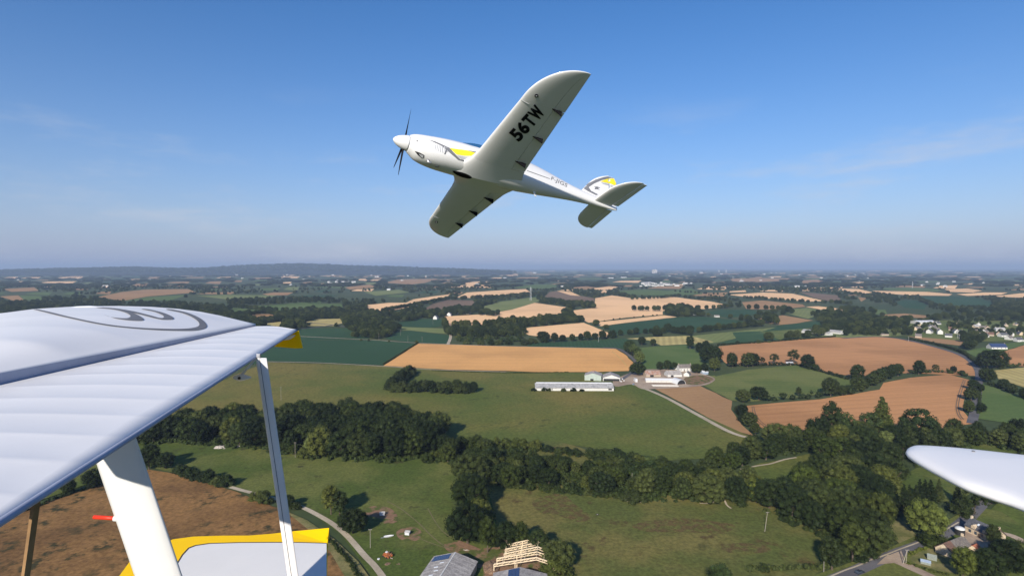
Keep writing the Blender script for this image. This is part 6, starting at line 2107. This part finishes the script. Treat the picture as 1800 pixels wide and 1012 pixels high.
one(1705, 985, 20, 'bush', 'small shrub at the cottage wall', None, DRK, 1.2)
hedge([(1596, 978), (1620, 968), (1640, 962), (1652, 958)], 1.6, 1.4, 'low flowering garden hedge by the road', 26, YEL)
hedge([(1590, 990), (1612, 998), (1640, 1006), (1665, 1012)], 1.6, 1.3, 'dry garden hedge along the side road', 27, OLV)
# --- low undergrowth that closes the woods and belts to the ground
for ex in ([(850, 838), (870, 815), (960, 806), (1050, 828), (1110, 846), (1190, 834), (1300, 842), (1335, 868), (1330, 882), (1180, 884), (1040, 872), (900, 860)], [(745, 808), (775, 790), (950, 786), (950, 796), (880, 806), (860, 835), (820, 826)], [(1036, 802), (1070, 797), (1120, 810), (1190, 826), (1190, 836), (1120, 836), (1060, 826)], [(236, 783), (320, 781), (448, 792), (560, 811), (690, 815), (745, 808), (700, 795), (560, 796), (448, 780), (236, 770)]):
    GROVES.append([(gp(*p).x, gp(*p).y) for p in ex])
ur = random.Random(91)
ul = []
for gg in GROVES:
    x0, x1 = min(p[0] for p in gg), max(p[0] for p in gg); y0, y1 = min(p[1] for p in gg), max(p[1] for p in gg)
    for _ in range(int((x1 - x0) * (y1 - y0) / 15)):
        x, y = ur.uniform(x0, x1), ur.uniform(y0, y1)
        if inpoly(x, y, gg):
            rr = ur.uniform(1.1, 2.6)
            ul.append((Vector((x, y, rr * ur.uniform(.25, .75))), rr))
uv_, uf_ = foliage(ul, 92, .55, 24)
un = mesh_obj('undergrowth', uv_, uf_, 'leaf')
un.color = (.95, 1, .95, 1)
tag(un, 'bramble and low scrub under the trees of the belts and woods', None, None, 'stuff')
# --- meadow clump in the shape of a boot
LB = 'trees of the boot shaped clump'
row([(692, 688), (705, 689), (730, 689)], 4.5, (11, 13), 'bush', 'bush in the heel of the boot shaped clump', LB + ', heel', DRK, 30, .95)
row([(728, 688), (770, 690), (805, 691), (838, 690)], 4.6, (11, 13.5), ('bush', 'round'), 'rounded bush, foot of the boot shaped clump', LB + ', foot', DRK, 31, 1.0)
row([(692, 684), (698, 676), (706, 669), (714, 663), (722, 657)], 4.5, (12, 14), 'bush', 'dark bush, leg of the boot shaped clump', LB + ', leg', DRK, 32, 1.0)
# --- hedgerows right of the farm
one(1121, 660, 24, 'wide', 'round tree standing in the farmyard beside the lane', None, GRN, 1.0)
row([(1104, 618), (1112, 626), (1120, 634), (1126, 641)], 13, (15, 19), ('round', 'loose'), 'grey tree in the row beside the lane bend', 'trees beside the lane bend', PALE, 33)
row([(1118, 605), (1138, 608), (1160, 607)], 14, (10, 14), 'round', 'dark tree at the straw field corner', 'trees at the straw field corner', DRK, 34)
for (u, v, h, k, lab) in ((1213, 614, 25, 'oval', 'tree at the head of the hedgerow right of the farm'), (1229, 620, 18, 'round', 'low tree behind the head of the hedgerow'), (1241, 618, 20, 'round', 'second tree of the hedgerow right of the farm'), (1250, 640, 36, 'wide', 'biggest tree of the hedgerow right of the farm'), (1256, 652, 24, 'round', 'round tree below the biggest hedgerow tree'), (1240, 634, 24, 'round', 'tree tucked behind the biggest hedgerow tree'),
                         (1361, 641, 20, 'loose', 'small tree standing on the hedge before the rust wheat'), (1395, 640, 26, 'loose', 'tall stemmed tree on the hedge before the rust wheat'), (1420, 648, 26, 'round', 'round tree at the corner of the rust wheat'), (1432, 650, 15, 'bush', 'bush below the corner tree of the rust wheat'), (1340, 641, 14, 'loose', 'thin brown tree in the hedgerow'),
                         (1460, 696, 32, 'round', 'tall round tree above the mown meadow hedge'), (1404, 697, 17, 'oval', 'small upright tree on the mown meadow hedge'), (1306, 707, 24, 'wide', 'left one of the two trees at the mown meadow corner'), (1334, 704, 26, 'wide', 'right one of the two trees at the mown meadow corner'),
                         (1507, 668, 28, 'round', 'tall tree in the hedge between the two rust fields'), (1615, 658, 25, 'round', 'round tree at the right of the hedge between the rust fields'), (1645, 654, 15, 'loose', 'small tree on the hedge right of the round one'), (1676, 656, 13, 'round', 'little tree near the end of the hedge by the road'), (1691, 659, 9, 'round', 'last little tree of the hedge by the road'),
                         (1735, 648, 34, 'wide', 'left crown of the great clump beside the country road'), (1752, 647, 34, 'wide', 'right crown of the great clump beside the country road'), (1736, 672, 27, 'wide', 'dark tree right of the country road above the pasture'), (1764, 684, 20, 'round', 'tree on the straw field hedge'), (1779, 692, 18, 'round', 'second tree on the straw field hedge'), (1798, 700, 18, 'round', 'tree on the straw field hedge at the picture edge'),
                         (1711, 686, 20, 'round', 'upper tree of those shading the country road'), (1707, 704, 24, 'wide', 'largest tree of those shading the country road'), (1704, 726, 22, 'round', 'lower tree of those shading the country road'), (1726, 690, 15, 'oval', 'small tree on the right side of the country road'), (1725, 725, 17, 'round', 'tree on the right side of the country road before the wood')):
    one(u, v, h, k, lab, None, DRK if (u + v) % 3 else GRN, 1.0)
row([(1272, 645), (1300, 646), (1335, 643)], 15, (15, 18.5), 'round', 'tree in the close row right of the farmhouse', 'close row right of the farmhouse', DRK, 35)
row([(1500, 690), (1520, 684), (1536, 676), (1552, 668), (1570, 662), (1596, 659)], 13, (12, 15.5), ('round', 'wide'), 'tree in thick hedge between meadow and rust wheat', 'thick hedge trees', GRN, 36)
row([(1470, 698), (1500, 690), (1525, 682)], 12, (8, 12), ('round', 'bush'), 'lower tree fronting the thick hedge', 'lower trees fronting the thick hedge', GRN, 37)
row([(1296, 720), (1302, 730), (1314, 745), (1322, 755), (1330, 765)], 11, (8.5, 11.5), ('round', 'bush'), 'tree in the hedge left of the rust wheat', 'trees left of the rust wheat', DRK, 38)
hedge([(1285, 643), (1340, 643), (1395, 642), (1425, 650), (1450, 656), (1480, 665), (1500, 670)], 4, 4.5, 'hedge bank below the great rust wheat field', 39, DRK)
hedge([(1345, 706), (1380, 703), (1420, 700), (1450, 697), (1480, 694)], 6, 7, 'thick clipped hedge above the rust wheat', 40, GRN)
hedge([(1600, 658), (1640, 655), (1675, 657), (1700, 662)], 5, 5.5, 'hedge from the round tree to the country road', 41, DRK)
hedge([(1755, 648), (1775, 647), (1800, 645)], 6, 6.5, 'hedge running right from the great clump', 42, DRK)
hedge([(1740, 678), (1765, 686), (1790, 696), (1830, 712)], 6, 6, 'hedge above the pasture at the right edge', 43, DRK)
hedge([(1722, 676), (1722, 700), (1719, 728)], 2, 2, 'thin hedge on the right verge of the country road', 44, GRN)
hedge([(1262, 607), (1330, 603), (1407, 597), (1470, 592)], 3.2, 3.2, 'thin hedge along the far side of the rust wheat', 45, DRK)
hedge([(1595, 597), (1640, 605), (1680, 616), (1698, 625)], 4, 4.5, 'hedge on the far verge of the country road', 46, DRK)
hedge([(1695, 622), (1712, 636), (1722, 645)], 4, 5, 'dark hedge on the right of the road bend', 47, DRK)
hedge([(674, 641), (735, 603)], 2.2, 2.0, 'thin dark hedge left of the golden wheat', 48, DRK)
hedge([(760, 652), (890, 656), (1000, 655)], 1.6, 1.4, 'scrubby strip along the bottom of the golden wheat', 49, GRN)
row([(930, 688), (948, 687), (962, 687), (975, 688)], 9, (4, 6), 'bush', 'dark bush at the left end of the grey shed', 'bushes at the shed end', DRK, 50, 1.2)
row([(985, 688), (1000, 688), (1012, 688), (1032, 688)], 18, (3, 4.5), 'bush', 'small bush before the wall of the grey shed', 'small bushes before the shed', DRK, 51, 1.2)
row([(1147, 652), (1165, 650), (1180, 650), (1200, 648)], 14, (9, 12), 'round', 'garden tree behind the rusty roofed barn', 'trees behind the rusty barn', GRN, 52)
row([(1215, 656), (1228, 657), (1248, 656)], 12, (9, 13), 'round', 'garden tree right of the farmhouse', 'trees right of the farmhouse', DRK, 53)
# --- plantations and groves in the middle distance
row([(795, 582), (815, 581), (842, 580)], 11, (18, 21), 'oval', 'slender tree, front row of left plantation block', 'left plantation block', OLV, 60, 1.1)
row([(797, 579), (820, 578), (842, 577)], 13, (16, 19), 'oval', 'slender tree, back row of left plantation block', 'left plantation block, back', GRN, 61, 1.1)
row([(848, 579), (870, 577), (900, 575), (938, 573)], 10, (18, 21), 'oval', 'slender tree, front row of right plantation block', 'right plantation block', OLV, 62, 1.1)
row([(850, 577), (890, 574), (938, 571)], 13, (16, 19), 'oval', 'slender tree, back row of right plantation block', 'right plantation block, back', GRN, 63, 1.1)
row([(944, 569), (963, 568)], 11, (20, 23), 'oval', 'tree of the short block between plantation and copse', 'short block', GRN, 64, 1.2)
for k in range(5):
    row([(797 + k * 2, 586 + k * 4.6), (850, 587 + k * 4.8), (905, 584 + k * 5.4), (926, 586 + k * 5)], 15, (9, 11.5), 'bush', 'young tree in the %s planted row above the golden wheat' % ('farthest', 'fourth', 'middle', 'second', 'nearest')[k], 'planted rows above the golden wheat, row ' + 'abcde'[k], (OLV, GRN, OLV, PALE, GRN)[k], 70 + k, 1.15, 2)
row([(930, 604), (960, 602), (1000, 600), (1040, 597), (1070, 594), (1092, 592)], 15, (11, 16), ('round', 'bush'), 'round bush in the hedge above the green strip', 'round bushes above the green strip', DRK, 80)
one(955, 601, 20, 'round', 'tallest round tree in the hedge above the green strip', None, DRK, 1.3)
one(1060, 596, 14, 'round', 'round tree near the white pole', None, DRK, 1.2)
print('trees', COUNT)

# --- everything farther: hedgerow trees and woods that read as one mass
fr = random.Random(77)
pts, idx, scl, rot = [], [], [], []
src = []
for k in ('round', 'wide', 'oval', 'bush'):
    for i, c in sorted(SRC[k].items()): src.append((k, c))
ks = {k: [i for i, (q, _) in enumerate(src) if q == k] for k in ('round', 'wide', 'oval', 'bush')}


def far_tree(u, v, h, k='round', wide=1.0):
    p = gp(u, v)
    pts.append(tuple(p)); idx.append(fr.choice(ks[k])); scl.append((h * wide, h * wide, h)); rot.append(fr.uniform(0, 6.28))


def far_row(line, step, hm, k='round', wide=1.1):
    g = line
    for a, b in zip(g, g[1:]):
        n = max(1, int((gp(*b) - gp(*a)).length / step))
        for i in range(n):
            t = (i + fr.random()) / n
            far_tree(a[0] + (b[0] - a[0]) * t, a[1] + (b[1] - a[1]) * t, fr.uniform(*hm), k, wide)


def far_wood(poly, n, hm, k='round', wide=1.15):
    us = [p[0] for p in poly]; vs_ = [p[1] for p in poly]
    c = 0
    while c < n:
        u, v = fr.uniform(min(us), max(us)), fr.uniform(min(vs_), max(vs_))
        if inpoly(u, v, poly):
            far_tree(u, v, fr.uniform(*hm), k, wide); c += 1


FW, FR = far_wood, far_row
# hedges and copses drawn where the photograph shows them
FR([(1000, 535), (1046, 536)], 12, (14, 18)); FR([(945, 527), (1000, 535), (1044, 542)], 10, (14, 18)); FR([(1004, 541), (996, 549), (990, 553)], 14, (12, 16))
FW([(965, 561), (1000, 553), (1022, 562), (1026, 566), (970, 568)], 40, (11, 15))
FR([(804, 527), (840, 526), (880, 524), (928, 519)], 20, (15, 19), 'wide'); FR([(928, 519), (962, 518)], 9, (15, 18)); FR([(833, 540), (846, 538), (870, 530)], 12, (12, 15))
FW([(700, 563), (735, 556), (772, 545), (800, 541), (832, 543), (843, 548), (820, 552), (790, 554), (760, 560), (700, 568)], 85, (10, 14)); FR([(672, 549), (741, 536), (790, 526)], 14, (12, 15))
FW([(600, 560), (650, 545), (690, 550), (740, 548), (700, 562), (690, 575), (640, 590), (610, 580)], 95, (10, 15)); FW([(617, 592), (640, 580), (690, 572), (700, 578), (677, 594), (640, 598)], 45, (9, 14))
FR([(783, 572), (790, 590)], 12, (10, 14)); FW([(835, 548), (880, 550), (876, 556), (835, 556)], 22, (11, 14))
FR([(1105, 527), (1160, 525), (1198, 521)], 16, (11, 15)); FR([(1108, 546), (1165, 547)], 13, (13, 17)); FW([(1165, 545), (1200, 540), (1216, 548), (1232, 552), (1190, 556), (1168, 553)], 46, (13, 19))
FR([(1040, 568), (1100, 560), (1165, 553)], 34, (3, 6), 'bush'); FR([(1217, 545), (1265, 543), (1290, 540)], 18, (12, 16)); FR([(1280, 560), (1330, 562), (1365, 566)], 14, (11, 16)); FW([(1346, 563), (1364, 562), (1366, 571), (1344, 571)], 12, (16, 20))
FR([(1085, 590), (1150, 586), (1223, 585), (1290, 578), (1345, 573)], 12, (10, 16)); FR([(1170, 583), (1215, 590)], 14, (12, 17)); FR([(1312, 544), (1367, 545), (1395, 552)], 18, (12, 20))
FR([(1304, 524), (1367, 529), (1425, 533), (1470, 534), (1500, 537)], 16, (11, 16)); FR([(1250, 527), (1300, 530)], 24, (8, 14)); FR([(1185, 513), (1240, 517), (1290, 520)], 28, (10, 14))
FW([(1425, 556), (1445, 549), (1490, 544), (1530, 546), (1545, 553), (1560, 562), (1560, 575), (1520, 578), (1490, 572), (1440, 562)], 110, (12, 18)); FW([(1485, 584), (1500, 580), (1560, 578), (1610, 578), (1600, 590), (1530, 590), (1485, 592)], 55, (8, 13))
FW([(1590, 565), (1640, 560), (1720, 560), (1800, 565), (1800, 596), (1740, 592), (1690, 594), (1630, 588), (1595, 587)], 120, (6, 11)); FW([(1690, 590), (1730, 592), (1745, 600), (1705, 615), (1688, 610)], 26, (9, 14))
FR([(1377, 598), (1420, 592), (1445, 588)], 22, (8, 16)); FR([(1262, 603), (1340, 603), (1377, 600)], 26, (4, 8), 'bush'); far_tree(1352, 599, 16, 'wide'); far_tree(1390, 596, 16); far_tree(1401, 595, 15); far_tree(1420, 594, 15)
FR([(620, 598), (700, 602), (740, 603)], 26, (3, 6), 'bush'); FR([(430, 556), (470, 552), (505, 560)], 13, (12, 18)); FR([(405, 541), (480, 548), (560, 548), (600, 545)], 14, (11, 16)); FR([(495, 566), (540, 572), (600, 574)], 30, (6, 10), 'bush')
FW([(180, 533), (300, 533), (400, 542), (405, 552), (330, 546), (170, 540)], 200, (12, 16), 'oval'); FW([(400, 530), (470, 527), (560, 525), (600, 530), (560, 533), (470, 536), (400, 538)], 200, (13, 18), 'oval')
n_drawn = len(pts)
# the rest of the bocage, thinning with a woodland pattern
tries = 0
while len(pts) < n_drawn + 13000 and tries < 200000:
    tries += 1
    v = 473.6 + (fr.random() ** 1.55) * 118
    u = fr.uniform(-180, 1980)
    dv = v - 470
    if v < 500 and any(abs(u - a) < w_ * .45 and abs(v + 1.0 - b) < max(1.0, h_ * .75) for a, b, w_, h_ in FARPLOTS if abs(v - b) < 8): continue
    if v >= 490 and any(inpoly(u, v, f) or inpoly(u, v - dv * .06, f) for f in FIELDS): continue
    p = gp(u, v)
    wn = pnoise(Vector((p.x * .0016, p.y * .0011, 5))) + .5 * pnoise(Vector((p.x * .006, p.y * .004, 9)))
    if fr.random() > .30 + 1.15 * wn: continue
    far = (p.y > 3500)
    h = fr.uniform(9, 15)
    far_tree(u, v, h * (1.0 if not far else 1.15), fr.choice(('round', 'wide', 'round', 'oval')) if not far else 'wide', 1.15 if not far else fr.uniform(1.6, 3.2) * (1 + p.y / 9000))
# woods along the two ridges
for i, x0, dist, dep_, hh in RIDGE:
    for _ in range(34 if dist < 9000 else 22):
        qd = fr.uniform(-.7, .25)
        zz = hh * (1 - abs(qd) * .88) if qd < 0 else hh * (1 - qd)
        pts.append((x0 + fr.uniform(-90, 90), dist + qd * dep_, max(0, zz - 4))); idx.append(fr.choice(ks['wide']))
        h = fr.uniform(13, 21); scl.append((h * fr.uniform(1.5, 3.2), h * 1.8, h)); rot.append(fr.uniform(-.3, .3))
me = bpy.data.meshes.new('distant_trees')
me.from_pydata(pts, [], [])
at = me.attributes.new('idx', 'INT', 'POINT'); at.data.foreach_set('value', idx)
at = me.attributes.new('scl', 'FLOAT_VECTOR', 'POINT'); at.data.foreach_set('vector', [q for s_ in scl for q in s_])
at = me.attributes.new('rot', 'FLOAT', 'POINT'); at.data.foreach_set('value', rot)
dt = bpy.data.objects.new('distant_trees', me); C.objects.link(dt)
tag(dt, 'hedgerow trees and woods spreading to the horizon', None, None, 'stuff')
ng = bpy.data.node_groups.new('scatter', 'GeometryNodeTree')
ng.interface.new_socket('Geometry', in_out='INPUT', socket_type='NodeSocketGeometry')
ng.interface.new_socket('Geometry', in_out='OUTPUT', socket_type='NodeSocketGeometry')
N = ng.nodes.new
gi, go = N('NodeGroupInput'), N('NodeGroupOutput')
iop = N('GeometryNodeInstanceOnPoints')
jn = N('GeometryNodeJoinGeometry')
gti = N('GeometryNodeGeometryToInstance')
ng.links.new(gi.outputs[0], iop.inputs['Points'])
for k, c in reversed(src):
    oi = N('GeometryNodeObjectInfo'); oi.inputs['Object'].default_value = c; oi.inputs['As Instance'].default_value = True
    ng.links.new(oi.outputs['Geometry'], jn.inputs[0])
ng.links.new(jn.outputs[0], iop.inputs['Instance'])
iop.inputs['Pick Instance'].default_value = True


def attr(nm, ty):
    a = N('GeometryNodeInputNamedAttribute'); a.data_type = ty; a.inputs['Name'].default_value = nm
    return next(o for o in a.outputs if o.enabled and o.name == 'Attribute')


ng.links.new(attr('idx', 'INT'), iop.inputs['Instance Index'])
ng.links.new(attr('scl', 'FLOAT_VECTOR'), iop.inputs['Scale'])
cx = N('ShaderNodeCombineXYZ'); ng.links.new(attr('rot', 'FLOAT'), cx.inputs[2])
ng.links.new(cx.outputs[0], iop.inputs['Rotation'])
ng.links.new(iop.outputs[0], go.inputs[0])
md = dt.modifiers.new('scatter', 'NODES'); md.node_group = ng
# ------------------------------------------------------------------ haze: thin summer air over the whole plain
bm = bmesh.new()
box(bm, (0, 0, 128), (118000, 118000, 268))
hz = bm_obj('haze', bm)
m = bpy.data.materials.new('m_haze'); m.use_nodes = True
nt = m.node_tree
nt.nodes.remove(nt.nodes['Principled BSDF'])
pv = nt.nodes.new('ShaderNodeVolumePrincipled')
pv.inputs['Color'].default_value = (0.47, 0.60, 0.81, 1)
pv.inputs['Density'].default_value = 0.000072
pv.inputs['Anisotropy'].default_value = 0.0
nt.links.new(pv.outputs[0], nt.nodes['Material Output'].inputs['Volume'])
hz.data.materials.append(m)
tag(hz, 'pale blue summer haze over the plain', None, None, 'stuff')
